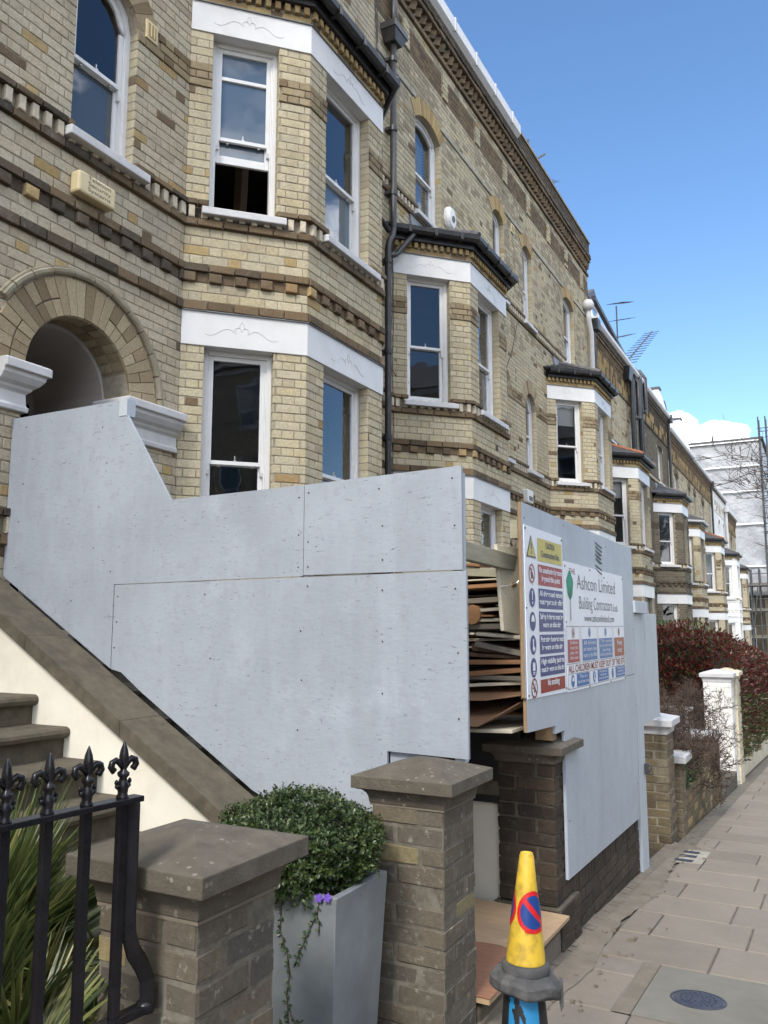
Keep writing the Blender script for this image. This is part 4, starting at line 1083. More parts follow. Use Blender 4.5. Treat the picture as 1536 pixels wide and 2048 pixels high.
def pred_A(c, x, y):
    return c.z > 2.35 and (x < .52) and not (c.y < 5.2 and c.z < 3.0)
def pred_B(c, x, y): return c.z > 3.9
houses = [
    dict(y0=3.46 - 2.3, y1=8.72, ys=5.23, ye=8.25, zb=0.0, pc=3.46, near=True, top=1, wall='wallstock', topgutter='white', pred=pred_A, sooty=True,
         label='nearest pale brick terraced house with the arched porch behind the large blue-grey board',
         glass={'cl0': {}, 'cl1': dict(open_low=.52, transom=6.645, glass='glass_film', glass_low='glass_film', meet=6.04), 'ar': dict(glass_low='glass_obscure'), 'fr1': dict(glass_low='glass_film')}),
    dict(y0=8.72, y1=14.14, ys=9.2, ye=12.2, zb=-.76, pc=14.14, near=True, top=1, topgutter='white', pred=pred_B, wall='stock',
         label='yellow brick house with blinds, right of the black downpipe, under a white eaves gutter',
         glass={'w2': dict(back=('blind', 'blind')), 'fr1': {}, 'fr0': dict(back=('net', 'net')), 'cl0': dict(back=('net', 'net'))}),
    dict(y0=14.14, y1=19.82, ys=16.05, ye=19.1, zb=-.76, pc=14.14, near=True, top=1, wall='stock', pred=lambda c, x, y: c.z > 3.0,
         label='yellow brick house with a plain brick parapet, its bay rising above the contractor sign', glass={'cl1': dict(back=('roller', 'blind')), 'fr1': dict(back=('net', 'net')), 'w2': dict(back=('blind', 'blind'))}),
    dict(y0=19.82, y1=25.6, ys=20.42, ye=23.5, zb=-1.67, pc=25.6, top=2, ridge='terracotta', wall='stock', mansard=True, fin=[(19.84, .62, .04)], pred=lambda c, x, y: c.z > 1.6,
         label='yellow brick house with orange bay ridge tiles and tall black soil pipes', limit=200, glass={'cl1': dict(back=('roller', 'blind'))}),
    dict(y0=25.6, y1=31.1, ys=27.6, ye=30.5, zb=-1.67, pc=25.6, top=2, main='smoke', wall='smoke', belt='dark', fin=[(30.95, 1.15, .2)], limit=120,
         label='dark smoky brick house with white lintels and sash window, behind the red hedge'),
    dict(y0=31.1, y1=37.1, ys=31.7, ye=34.8, zb=-2.06, pc=37.1, top=2, wall='stock', gutter='whitestone', limit=60, dormer=True, fin=[(36.95, 1.75, .32)],
         label='yellow brick house with a pale grey bay gutter, just past the dark smoky brick house'),
    dict(y0=37.1, y1=43.6, ys=38.7, ye=41.8, zb=-2.10, pc=37.1, top=2, wall='stock', ridge='terracotta', fin=[(43.3, 1.0, .5)], limit=0,
         label='yellow brick house with red bay ridge tiles next to the white painted house'),
    dict(y0=43.6, y1=50.2, ys=46.0, ye=49.2, zb=-2.2, pc=50.2, top=2, main='whitebrick', wall='whitebrick', belt='whitebrick', limit=0,
         label='white painted terraced house far down the street'),
    dict(y0=50.2, y1=56.2, ys=51.4, ye=54.5, zb=-2.6, pc=50.2, top=2, wall='stock', limit=0,
         label='farthest yellow brick house, between the white painted house and the scaffolding'),
]
HS = [terraced_house(h) for h in houses]
# ------------------------------------------------------------------ simple houses that close the street on sides the photo only implies
def plain_house(xf, xb, y0, y1, z0, h, s, label, mat='oppbrick'):
    Hh = thing('terraced_house', (xf, (y0 + y1) / 2, z0), label, 'house', 'terraced houses along the street')
    m = MB(); m.box(min(xf, xb), max(xf, xb), y0, y1, z0 - .3, z0 + h); build('wall', m, mat, Hh)
    m = MB(); xm = (xf + xb) / 2
    m.prism([(xf + s * .3, y0, z0 + h), (xm, y0, z0 + h + 2.6), (xb - s * .3, y0, z0 + h)], (0, y1 - y0, 0)); build('roof', m, 'slate', Hh)
    yc = y0 + (y1 - y0) * .35
    b = MB(); b.prism([(xf, yc - 1.5, z0), (xf + s * .8, yc - .8, z0), (xf + s * .8, yc + .8, z0), (xf, yc + 1.5, z0)], (0, 0, 6.6)); bay = build('bay', b, mat, Hh)
    for lv in range(3):
        for yy in ((yc,) if lv < 2 else (yc, y1 - 1.3)) + ((y1 - 1.3,) if lv else ()):
            xx = xf + (s * .8 if (lv < 2 and yy == yc) else 0); zz = z0 + 1.9 + lv * 3.0
            f = MB(); f.box(min(xx, xx + s * .03), max(xx, xx + s * .03), yy - .48, yy + .48, zz, zz + 1.7)
            w = build('window', f, 'white', Hh)
            p = MB(); [p.box(min(xx, xx + s * .04), max(xx, xx + s * .04), yy - .4, yy + .4, zz + .08 + k * .8, zz + .8 + k * .8) for k in (0, 1)]
            build('pane', p, 'glass_obscure', w)
    m = MB(); m.box(xf - .1 if s < 0 else xf, xf if s < 0 else xf + .1, y0, y1, z0 + h - .25, z0 + h); build('cornice', m, 'white', Hh)
for i, y in enumerate((-16, -9.5, -3, 3.5, 10, 16.5)):
    plain_house(13.5, 22.5, y, y + 6.45, gz(y) - .1, 10.2, -1, 'plain brick terraced house across the road, number %s along' % ('one two three four five six'.split()[i]))
plain_house(WX, WX - 8.5, -12.2, 1.14, gz(-3), 11.8, 1, 'brick terraced house behind the photographer, beside the nearest house')

# ------------------------------------------------------------------ ground, pavement, road
def sheet(name, x0, x1, y0, y1, dz, mat, ny=1):
    m = MB()
    for i in range(ny):
        a, b = y0 + (y1 - y0) * i / ny, y0 + (y1 - y0) * (i + 1) / ny
        m.quad((x0, a, gz(a) + dz), (x1, a, gz(a) + dz), (x1, b, gz(b) + dz), (x0, b, gz(b) + dz))
    return build(name, m, mat, kind='structure')
sheet('ground', -300, 300, -60, 320, -0.16, 'soil', 1)
sheet('garden_ground', -4.75, -1.42, -4, 60, -0.03, 'soil', 1)
pav = sheet('pavement', -1.42, 1.5, -4, 60, -0.014, 'mortar_grey', 1)
sheet('road', 1.62, 8.6, -60, 200, -0.11, 'asphalt', 1)
sheet('opposite_pavement', 8.75, 13.5, -60, 200, 0.0, 'paving', 1)
for x0 in (1.5, 8.6):
    for k in range(40):
        y = -4 + k * .92; m = MB(); m.hexa([(x0, y, gz(y) - .2), (x0 + .13, y, gz(y) - .2), (x0 + .13, y + .91, gz(y + .91) - .2), (x0, y + .91, gz(y + .91) - .2), (x0, y, gz(y)), (x0 + .13, y, gz(y)), (x0 + .13, y + .91, gz(y + .91)), (x0, y + .91, gz(y + .91))])
        if x0 < 5: build('kerb_stone', m, 'kerbstone', pav, bevel=.012)
        elif k == 0:
            m = MB(); m.hexa([(x0, -60, gz(-60) - .2), (x0 + .15, -60, gz(-60) - .2), (x0 + .15, 200, gz(200) - .2), (x0, 200, gz(200) - .2), (x0, -60, gz(-60)), (x0 + .15, -60, gz(-60)), (x0 + .15, 200, gz(200)), (x0, 200, gz(200))]); build('kerb', m, 'kerbstone', kind='structure')
def slab(x0, x1, y0, y1, mat='paving', name='paving_slab', g=.0045):
    d = U(-.0015, .002); tl = U(-.0015, .0015); m = MB(); x0 += g; x1 -= g; y0 += g; y1 -= g
    z = lambda x, y: gz(y) + d + tl * (x - x0)
    e = .006
    m.hexa([(x0, y0, z(x0, y0) - .05), (x1, y0, z(x1, y0) - .05), (x1, y1, z(x1, y1) - .05), (x0, y1, z(x0, y1) - .05), (x0, y0, z(x0, y0) - e), (x1, y0, z(x1, y0) - e), (x1, y1, z(x1, y1) - e), (x0, y1, z(x0, y1) - e)])
    i = len(m.v); m.v += [(x0 + e, y0 + e, z(x0, y0)), (x1 - e, y0 + e, z(x1, y0)), (x1 - e, y1 - e, z(x1, y1)), (x0 + e, y1 - e, z(x0, y1))]
    m.f.pop(1); m.t.pop(1); j = i - 4
    for k in range(4): m.f.append((j + k, j + (k + 1) % 4, i + (k + 1) % 4, i + k)); m.t.append(0)
    m.f.append((i, i + 1, i + 2, i + 3)); m.t.append(0)
    return build(name, m, mat, pav)
rows_y = [4.08, 4.88, 5.41, 5.95, 6.48, 7.01, 7.52, 8.05]
while rows_y[-1] < 24: rows_y.append(rows_y[-1] + .53)
rows_y = [4.08 - .53 * k for k in range(10, 0, -1)] + rows_y
for i, (a, b) in enumerate(zip(rows_y, rows_y[1:])):
    xs = [-1.25, -.67, .1, .86, 1.5] if (i - 11) % 2 == 0 else [-1.25, -1.07, -.53, .24, .95, 1.5]
    if abs(a - 4.08) < .01:
        slab(-1.25, -.985, 4.08, 4.61); slab(-1.25, -.985, 4.61, 4.88); slab(-.27, .5, 4.08, 4.88); slab(.5, 1.5, 4.08, 4.88); continue
    if i % 4 == 3 and i > 12: xs = [x + .06 for x in xs[:-1]] + [1.5]; xs[0] = -1.25
    if a < 3.6 and a > 3.4: xs = [-1.3, -.9, -.28, .5, 1.5]
    for p, q in zip(xs, xs[1:]): slab(p, q, a, b)
far = sheet('pavement_far', -1.3, 1.5, rows_y[-1], 60, 0.0, 'paving', 1)
# access cover set in concrete
m = MB(); x0, x1, a, b = -.905, -.28, 4.10, 4.875; m.hexa([(x0, a, gz(a) - .04), (x1, a, gz(a) - .04), (x1, b, gz(b) - .04), (x0, b, gz(b) - .04), (x0, a, gz(a) - .001), (x1, a, gz(a) - .001), (x1, b, gz(b) - .001), (x0, b, gz(b) - .001)])
build('concrete_surround', m, 'concrete', pav, bevel=.005)
T = Matrix.Rotation(-math.atan(SLOPE), 3, 'X')
cov = thing('access_cover', (-.66, 4.45, gz(4.45)), 'small round dark iron cover set in a grey concrete slab of the pavement', 'access cover')
m = MB(); m.lathe((-.66, 4.45, gz(4.45)), [(.128, -.02), (.128, .0015), (.117, .0025), (.117, -.004), (.02, -.004)], 40, tilt=T); build('rim', m, 'iron', cov)
m = MB(); m.lathe((-.66, 4.45, gz(4.45)), [(.113, -.02), (.113, .002), (.05, .0035)], 40, tilt=T); lid = build('lid', m, 'iron', cov)
m = MB()
for r in (.03, .055, .08):
    for k in range(int(r * 260)):
        t = 2 * pi * k / int(r * 260); c = Vector((-.66, 4.45, gz(4.45))) + T @ Vector((r * cos(t), r * sin(t), .0045)); m.obox(c, T @ Vector((.005 * cos(t), .005 * sin(t), 0)), T @ Vector((-.003 * sin(t), .003 * cos(t), 0)), (0, 0, .0015))
build('tread_studs', m, 'iron', lid, kind='stuff')
# rough mortar strip between wall foot and slabs, with crumbs
m = MB(); ny = 60; pts = []
for i in range(ny + 1):
    y = 3.0 + 5.6 * i / ny; xr = -1.235 + .03 * sin(y * 3.1) + U(-.012, .012); pts.append((y, xr))
for (a, xa), (b, xb) in zip(pts, pts[1:]):
    za, zb_ = gz(a), gz(b)
    m.quad((-1.46, a, za + .03), (-1.36, a, za + .014 + U(0, .004)), (-1.36, b, zb_ + .014), (-1.46, b, zb_ + .03)); m.quad((-1.36, a, za + .014), (xa, a, za + .003), (xb, b, zb_ + .003), (-1.36, b, zb_ + .014))
build('mortar_fillet', m, 'dirtstrip', pav, smooth=True)
m = MB(); x0, x1, a, b = -.985, -.905, 4.08, 4.9; m.quad((x0, a, gz(a) + .0), (x1, a, gz(a) + .0), (x1, b, gz(b) + .0), (x0, b, gz(b) + .0)); build('mortar_patch', m, 'dirtstrip', pav)
m = MB()
for k in range(240):
    y = U(3.2, 9.5); x = -1.40 + abs(random.gauss(0, .14)); s = U(.003, .011) * (1 if R() < .9 else 1.8)
    c = (x, y, gz(y) + .006); m.obox(c, (s, s * U(-.5, .5), 0), (-s * U(-.3, .3), s * .8, 0), (0, 0, s * .5), t=R() * .9)
build('grit', m, 'dirtstrip', kind='stuff', label='loose grit and crumbs of mortar along the foot of the wall', cat='grit')
# little water valve cover
vc = thing('valve_cover', (-1.2, 8.0, gz(8)), 'small pale valve cover plate with three dark slots beside the brick gate pillar', 'valve cover')
m = MB(); m.hexa([(-1.33, 7.72, gz(7.72)), (-1.07, 7.78, gz(7.78)), (-1.07, 8.38, gz(8.38)), (-1.33, 8.38, gz(8.38))] + [(-1.33, 7.72, gz(7.72) + .006), (-1.07, 7.78, gz(7.78) + .006), (-1.07, 8.38, gz(8.38) + .006), (-1.33, 8.38, gz(8.38) + .006)]); build('plate', m, 'cement', vc)
for y in (7.78, 8.0, 8.2):
    m = MB(); m.quad((-1.31, y, gz(y) + .008), (-1.15, y, gz(y) + .008), (-1.15, y + .11, gz(y + .11) + .008), (-1.31, y + .11, gz(y + .11) + .008)); build('slot', m, 'iron', vc)

# ------------------------------------------------------------------ brick pillars
def brick_pillar(x1, y0, size, zt, zb, mat, parent, core, course=.0765, wob=.003, reach=None):
    """near street corner (x1,y0); size 0.33 pinwheel bond, real bricks"""
    x0 = x1 - size; y1 = y0 + size; g = .011
    e_ = .004 if core == 'mortar_grey' else .009; m = MB(); m.box(x0 + e_, x1 - e_, y0 + e_, y1 - e_, zb, zt); build('mortar_core', m, core, parent)
    z = zt; i = 0
    a, b = .6515 * size, .3106 * size
    while z > zb:
        h = course - g; zc = z - g / 2 - h / 2
        if i % 2 == 0: L = [((x0, x0 + a), (y0, y0 + b)), ((x1 - b, x1), (y0, y0 + a)), ((x1 - a, x1), (y1 - b, y1)), ((x0, x0 + b), (y1 - a, y1))]
        else: L = [((x1 - a, x1), (y0, y0 + b)), ((x1 - b, x1), (y1 - a, y1)), ((x0, x0 + a), (y1 - b, y1)), ((x0, x0 + b), (y0, y0 + a))]
        for (p, q), (r, s) in L:
            if i % 2 == 0:
                pass
            d = U(-wob, wob); o = bpy.data.objects.new('brick', solid_brick(mat)); COL.objects.link(o)
            o.parent = parent; o.location = Vector(((p + q) / 2 + d, (r + s) / 2 + U(-wob, wob), zc)) - worg(parent)
            o.scale = (q - p - (.004 if True else 0), s - r, h + U(-.002, .002)); o.rotation_euler = (U(-.006, .006), U(-.006, .006), U(-.01, .01))
        z -= course; i += 1
SBM = {}
def solid_brick(mat):
    k = (mat, random.randrange(6))
    if k not in SBM:
        rnd = random.Random(k[1] + 50); me = bpy.data.meshes.new('brick'); bm = bmesh.new(); bmesh.ops.create_cube(bm, size=1.0)
        bmesh.ops.bevel(bm, geom=bm.edges[:], offset=.05, segments=1, affect='EDGES')
        for v in bm.verts: v.co += Vector((rnd.uniform(-.012, .012), rnd.uniform(-.012, .012), rnd.uniform(-.06, .06)))
        bm.to_mesh(me); bm.free(); me.materials.append(MT[mat]); SBM[k] = me
    return SBM[k]
def stone_cap(x0, x1, y0, y1, zs, slab_h, apex, zbr, parent, mat='capstone', ov=.065):
    """weathered pyramid cap over a hollow moulded neck. (x0..y1) is the brick footprint"""
    xc, yc = (x0 + x1) / 2, (y0 + y1) / 2; m = MB()
    rect = lambda e, z: [(x0 - e, y0 - e, z), (x1 + e, y0 - e, z), (x1 + e, y1 + e, z), (x0 - e, y1 + e, z)]
    prof = [(-.03, zbr)] + [(ov * .10, zbr), (ov * .14, zbr + (zs - slab_h - zbr) * .18)]
    for k in range(1, 7):
        t = k / 6; prof.append((ov * (.14 + .62 * (1 - cos(t * pi / 2))), zbr + (zs - slab_h - zbr) * (.18 + .74 * sin(t * pi / 2))))
    prof += [(ov * .8, zs - slab_h), (ov, zs - slab_h), (ov, zs)]
    rings = [rect(e, z) for e, z in prof] 
    for a, b in zip(rings, rings[1:]):
        for k in range(4): m.quad(a[k], a[(k + 1) % 4], b[(k + 1) % 4], b[k])
    t = rings[-1]
    s = .035; r2 = [(xc + (p[0] - xc) * s / .2, yc + (p[1] - yc) * s / .2, apex) for p in t]
    for k in range(4): m.quad(t[k], t[(k + 1) % 4], r2[(k + 1) % 4], r2[k])
    m.poly(r2)
    o = build('cap_stone', m, mat, parent)
    bm = bmesh.new(); bm.from_mesh(o.data); bmesh.ops.remove_doubles(bm, verts=bm.verts, dist=.0005); bm.to_mesh(o.data); bm.free()
    b = o.modifiers.new('bevel', 'BEVEL'); b.width = .006; b.segments = 2; b.limit_method = 'ANGLE'; b.angle_limit = radians(35)
    return o
import bmesh
P1X, P1Y = -1.41, 1.685
p1 = thing('gate_pillar', (P1X - .165, P1Y + .165, gz(P1Y)), 'nearest brick gate pillar with a broad brown stone cap, beside the black railing', 'pillar', 'brick gate pillars')
brick_pillar(P1X, P1Y, .33, .905, gz(P1Y) - .05, 'grey', p1, 'mortar_grey', .0775, .004)
stone_cap(P1X - .33, P1X, P1Y, P1Y + .33, 1.03, .052, 1.075, .905, p1)
P2X, P2Y = -1.41, 3.17
p2 = thing('gate_pillar', (P2X - .165, P2Y + .165, gz(P2Y)), 'tall grey brick pillar with a stone cap between the metal planter and the traffic cone', 'pillar', 'brick gate pillars')
brick_pillar(P2X, P2Y, .33, .89, gz(P2Y) - .05, 'grey', p2, 'mortar_grey', .0765, .004)
stone_cap(P2X - .33, P2X, P2Y, P2Y + .33, 1.005, .05, 1.062, .89, p2)
for x0, x1, yy0, yy1 in ((P2X - .336, P2X + .004, P2Y - .004, P2Y + .336),):
    m = MB(); m.box(x0, x1, yy0, yy1, .882, .889); build('mortar_bed', m, 'dirtstrip', p2)
m = MB(); m.box(P1X - .336, P1X + .004, P1Y - .004, P1Y + .336, .895, .904); build('mortar_bed', m, 'dirtstrip', p1)
P3X, P3Y = -1.42, 4.74
p3 = thing('gate_pillar', (P3X - .17, P3Y + .17, gz(P3Y)), 'dark red-brown brick pillar under the front hoarding, behind the plywood sheet', 'pillar', 'brick gate pillars')
brick_pillar(P3X, P3Y, .345, .845, .08, 'purple', p3, 'mortar_dark', .0765, .003)
brick_pillar(P3X + .03, P3Y - .03, .405, .07, gz(P3Y) - .1, 'purple', p3, 'mortar_dark', .08, .003)
stone_cap(P3X - .345, P3X, P3Y, P3Y + .345, .945, .042, 1.0, .845, p3)
P4X, P4Y = -1.42, 8.43
p4 = thing('gate_pillar', (P4X - .17, P4Y + .17, gz(P4Y)), 'yellow-brown brick pillar with a white painted cap, right of the hoarding door', 'pillar', 'brick gate pillars')
brick_pillar(P4X, P4Y, .38, .60, gz(P4Y) - .1, 'gardenbrick', p4, 'mortar', .0765, .005)
stone_cap(P4X - .38, P4X, P4Y, P4Y + .38, .74, .06, .79, .60, p4, 'whitestone', .06)

# ------------------------------------------------------------------ low walls made of bricks
def brick_wall(name, x, y0, y1, ztop, thick, mat, label, soldier=False, parent=None, follow=False, lim=300, endface=True):
    W = thing(name, (x - thick / 2, (y0 + y1) / 2, gz((y0 + y1) / 2)), label, 'wall')
    pl = Plane((x, 0), (0, 1)); zb = min(gz(y0), gz(y1)) - .1; recs = []; m = MB()
    m.box(x - thick + .009, x - .009, y0 + .009, y1 - .009, zb, ztop - (0 if not follow else 0) - .008); build('mortar_core', m, 'mortar_dark', W)
    z = ztop; i = 0; pal = lambda u, zz: mat if R() < .85 else ('ochre' if mat == 'gardenbrick' else mat)
    if soldier:
        bond_row(recs, pl, [(y0, y1)], z - .215, z, 0, pal, 0, .025, 'soldier'); z -= .215
    while z > zb:
        bond_row(recs, pl, [(y0, y1)], z - .0765, z, 0, pal, i % 2, .03)
        if endface: bond_row(recs, Plane((x - thick, y0), (1, 0)), [(0, thick)], z - .0765, z, 0, pal, i % 2, .03)
        z -= .0765; i += 1
    k = int((y1 - y0) / .115)   # brick-on-edge top
    for j in range(k):
        a = y0 + (y1 - y0) * j / k; recs.append(((x - thick / 2, a + .05, ztop - .005), 0, thick, .1, .02, mat, 0))
    emit_bricks(W, recs, lim); return W
brick_wall('low_wall', -1.425, 5.08, 7.0, .25, .22, 'purple', 'low dark brick wall under the front hoarding panels', soldier=True, endface=False)
brick_wall('garden_wall', -1.45, 9.55, 12.05, -.13, .22, 'gardenbrick', 'low mossy brick garden wall between two small white-capped piers')
st = thing('gate_pier', (-1.55, 9.35, gz(9.35)), 'short brick pier with a flat white slab on top, just past the white-capped pillar', 'pier', 'short brick piers')
brick_pillar(-1.42, 9.2, .30, .235, gz(9.3) - .1, 'gardenbrick', st, 'mortar', .0765, .006)
m = MB(); m.box(-1.79, -1.36, 9.12, 9.58, .235, .315); build('white_slab', m, 'whitestone', st, bevel=.012)
st = thing('gate_pier', (-1.65, 12.3, gz(12.3)), 'dark brick pier with a white slab, at the far end of the mossy garden wall', 'pier', 'short brick piers')
recs = []; m = MB(); m.box(-2.0, -1.43, 12.1, 12.5, gz(12.3) - .1, .12); build('mortar_core', m, 'mortar', st)
for i in range(13):
    z = .13 - .0765 * i; bond_row(recs, Plane((-2.01, 12.09), (1, 0)), [(0, .59)], z - .0765, z, 0, lambda u, zz: 'brown', i % 2); bond_row(recs, Plane((-1.42, 0), (0, 1)), [(12.09, 12.51)], z - .0765, z, 0, lambda u, zz: 'brown', i % 2)
emit_bricks(st, recs)
m = MB(); m.box(-2.05, -1.38, 12.05, 12.55, .13, .21); build('white_slab', m, 'whitestone', st, bevel=.01)
ds = thing('door_step', (-1.75, 13.4, gz(13.4)), 'worn dark stone step at the gateway before the white pillar', 'step')
m = MB(); m.box(-2.3, -1.40, 12.52, 14.48, gz(14.4) - .1, -.62); build('tread', m, 'stone', ds, bevel=.02)
m = MB(); m.box(-2.3, -1.75, 12.52, 14.48, -.62, -.44); build('tread', m, 'stone', ds, bevel=.02)
def painted_pillar(x1, y0, sx, sy, ztop, mat, label):
    t = thing('gate_pillar', (x1 - sx / 2, y0 + sy / 2, gz(y0)), label, 'pillar', 'painted gate pillars')
    m = MB(); m.box(x1 - sx + .006, x1 - .006, y0 + .006, y0 + sy - .006, gz(y0 + sy) - .2, ztop); build('mortar_core', m, mat, t)
    z = ztop; i = 0; recs = []
    while z > gz(y0 + sy) - .1:
        bond_row(recs, Plane((x1 - sx, y0), (1, 0)), [(0, sx)], z - .08, z, 0, lambda u, zz: mat, i % 2); bond_row(recs, Plane((x1, y0), (0, 1)), [(0, sy)], z - .08, z, 0, lambda u, zz: mat, i % 2)
        z -= .08; i += 1
    for b in recs: brick_object(t, b)
    stone_cap(x1 - sx, x1, y0, y0 + sy, ztop + .14, .06, ztop + .2, ztop, t, 'whitestone' if mat == 'whitebrick' else mat, .05)
painted_pillar(-1.42, 14.5, .42, .42, .74, 'whitebrick', 'white painted brick gate pillar in front of the red hedge')
painted_pillar(-1.38, 14.94, .34, .62, .74, 'creambrick', 'cream painted brick gate pillar directly behind the white one')

# ------------------------------------------------------------------ front steps, rendered stair wall with stone coping
stp = thing('front_steps', (-3.0, 2.6, gz(2.6)), 'stone front steps climbing left beside the cream rendered wall', 'steps')
for k in range(-1, 8):
    nx = -3.753 + .267 * k; zt = 1.073 - .165 * k; y0, y1 = 1.95, 3.352
    m = MB()
    bk = nx - (.34 if k > -1 else .70)
    m.prism([(bk, y0, zt), (nx - .01, y0, zt), (nx + .012, y0, zt - .012), (nx + .018, y0, zt - .03), (nx + .010, y0, zt - .05), (nx - .01, y0, zt - .06), (nx - .03, y0, zt - .064), (nx - .03, y0, zt - .20), (bk, y0, zt - .20)], (0, y1 - y0, 0))
    build('step', m, 'stone', stp, bevel=.006)
m = MB(); m.prism([(-4.7, 1.96, 1.03), (-4.7, 1.96, gz(2)), (-2.3, 1.96, gz(2)), (-2.3, 1.96, -.05), (-3.9, 1.96, .93), (-4.0, 1.96, 1.03)], (0, 1.38, 0)); build('step_core', m, 'stone', stp)
def zc(x): return 1.131 - .575 * (x + 3.324)
def stair_wall(y0, y1, label, cl):
    sw = thing('stair_wall', (-3.2, (y0 + y1) / 2, gz(y0)), label, 'wall')
    m = MB(); e = .045
    m.prism([(-4.74, y0 + e, zc(-4.74) - .08), (-4.74, y0 + e, gz(y0) - .1), (-1.76, y0 + e, gz(y0) - .1), (-1.76, y0 + e, .65), (-2.63, y0 + e, .65)], (0, y1 - y0 - 2 * e + .03, 0)); build('rendered_wall', m, 'render', sw)
    xs = [-4.74, -4.09, -3.323, -2.632]
    for a, b in zip(xs, xs[1:]):
        m = MB(); th = .085; b_ = b - .003
        m.prism([(a, y0, zc(a)), (b_, y0, zc(b_)), (b_, y0, zc(b_) - th), (a, y0, zc(a) - th)], (0, y1 - y0, 0)); build('coping_stone', m, 'stone', sw, bevel=.008)
    m = MB(); m.prism([(-2.63, y0, zc(-2.63)), (-1.75, y0, .725), (-1.75, y0, .645), (-2.63, y0, zc(-2.63) - .085)], (0, y1 - y0, 0)); build('coping_stone', m, 'stone', sw, bevel=.008)
    return sw
stair_wall(3.30, 3.60, 'cream rendered stair wall with a sloping brown stone coping, left of the big board', 1)
stair_wall(4.74, 5.02, 'cream rendered stair wall seen in the gap between the two brick pillars', 2)
s2 = thing('front_steps', (-3.0, 4.2, gz(4.2)), 'stone front steps behind the big board, under the plywood sheet', 'steps')
for k in range(-3, 9):
    nx = -3.753 + .267 * k; zt = 1.073 - .165 * k; m = MB()
    m.prism([(nx - .34, 3.62, zt), (nx, 3.62, zt), (nx + .015, 3.62, zt - .03), (nx, 3.62, zt - .058), (nx - .03, 3.62, zt - .064), (nx - .03, 3.62, zt - .20), (nx - .34, 3.62, zt - .20)], (0, 1.14, 0)); build('step', m, 'stone', s2)
m = MB(); m.box(-2.6, -1.40, 3.50, 4.72, gz(4.7) - .1, .022); build('landing', m, 'stone', s2, bevel=.02)
m = MB(); m.box(-1.47, -1.395, 3.50, 4.70, gz(4.7) - .1, -.03); build('kerb_block', m, 'dirtstrip', s2, bevel=.012)

# ------------------------------------------------------------------ big board along the stair wall
bb = thing('plywood_hoarding', (-3.1, 3.64, gz(3.6)), 'large pale blue-grey painted board standing on the sloping stair wall', 'hoarding', 'painted hoardings')
YB = 3.625
def panel(parent, pts, y, th, mat, name='ply_panel'):
    m = MB(); m.prism([(x, y, z) for x, z in pts], (0, th, 0)); return build(name, m, mat, parent, bevel=.0015)
def cz(x): return zc(x) + .004
panel(bb, [(-2.397, 1.888), (-1.503, 1.888), (-1.503, 2.388), (-2.397, 2.365)], YB, .018, 'hoardpaint')
panel(bb, [(-4.742, cz(-4.742)), (-3.745, cz(-3.745) + .0), (-3.745, 1.872), (-2.40, 1.883), (-2.40, 2.365), (-3.325, 2.352), (-3.765, 3.003), (-4.742, 3.003)], YB, .018, 'hoardpaint')
panel(bb, [(-3.741, cz(-3.741)), (-3.66, cz(-3.66) + .03), (-3.5, cz(-3.5) + .016), (-2.7, cz(-2.7) + .004), (-2.60, .74), (-1.905, .74), (-1.905, 1.03), (-1.485, 1.02), (-1.485, 1.883), (-3.741, 1.868)], YB + .0015, .018, 'hoardpaint')
m = MB(); m.box(-3.80, -3.74, YB + .019, YB + .08, 1.6, 3.0); m.box(-1.56, -1.51, YB + .02, YB + .065, 1.0, 2.36); m.box(-2.43, -2.38, YB + .02, YB + .07, .75, 2.33); m.box(-3.3, -1.6, YB + .02, YB + .065, 2.24, 2.33); build('stud_frame', m, 'postblue', bb)
m = MB(); m.box(-3.765, -3.70, YB - .004, YB + .07, 2.9, 3.01); build('blue_stud', m, 'postblue', bb, bevel=.003)
panel(bb, [(-1.903, .70), (-1.68, .70), (-1.68, 1.012), (-1.903, 1.022)], YB + .03, .018, 'hoardpaint')
scr = [(-4.6, 2.93), (-4.6, 2.55), (-4.62, 2.3), (-4.62, 2.0), (-3.9, 2.85), (-3.85, 2.62), (-3.9, 2.35), (-3.93, 2.1), (-3.78, 1.95), (-3.71, 1.8), (-3.71, 1.65), (-3.72, 1.5), (-2.43, 2.3), (-2.37, 2.32), (-2.43, 2.1), (-2.37, 2.06), (-2.43, 1.93), (-2.37, 1.93), (-1.95, 2.31), (-1.93, 2.12), (-1.93, 1.95), (-1.55, 2.33), (-1.54, 2.1), (-2.37, 1.83), (-2.41, 1.6), (-2.4, 1.35), (-2.42, 1.1), (-1.93, 1.8), (-1.93, 1.55), (-1.93, 1.3), (-1.54, 1.8), (-1.53, 1.5), (-1.53, 1.2), (-3.05, 1.8), (-3.0, 1.45), (-2.95, 1.2), (-4.1, 1.78)]
for x, z in scr:
    m = MB(); m.lathe((0, 0, 0), [(.0045, 0), (.0045, .0015)], 8)
    m.v = [(x + U(-.002, .002) * 0 + a, YB - .0012 + c * -1, z + b) for a, b, c in m.v]; build('screw', m, 'screw', bb)

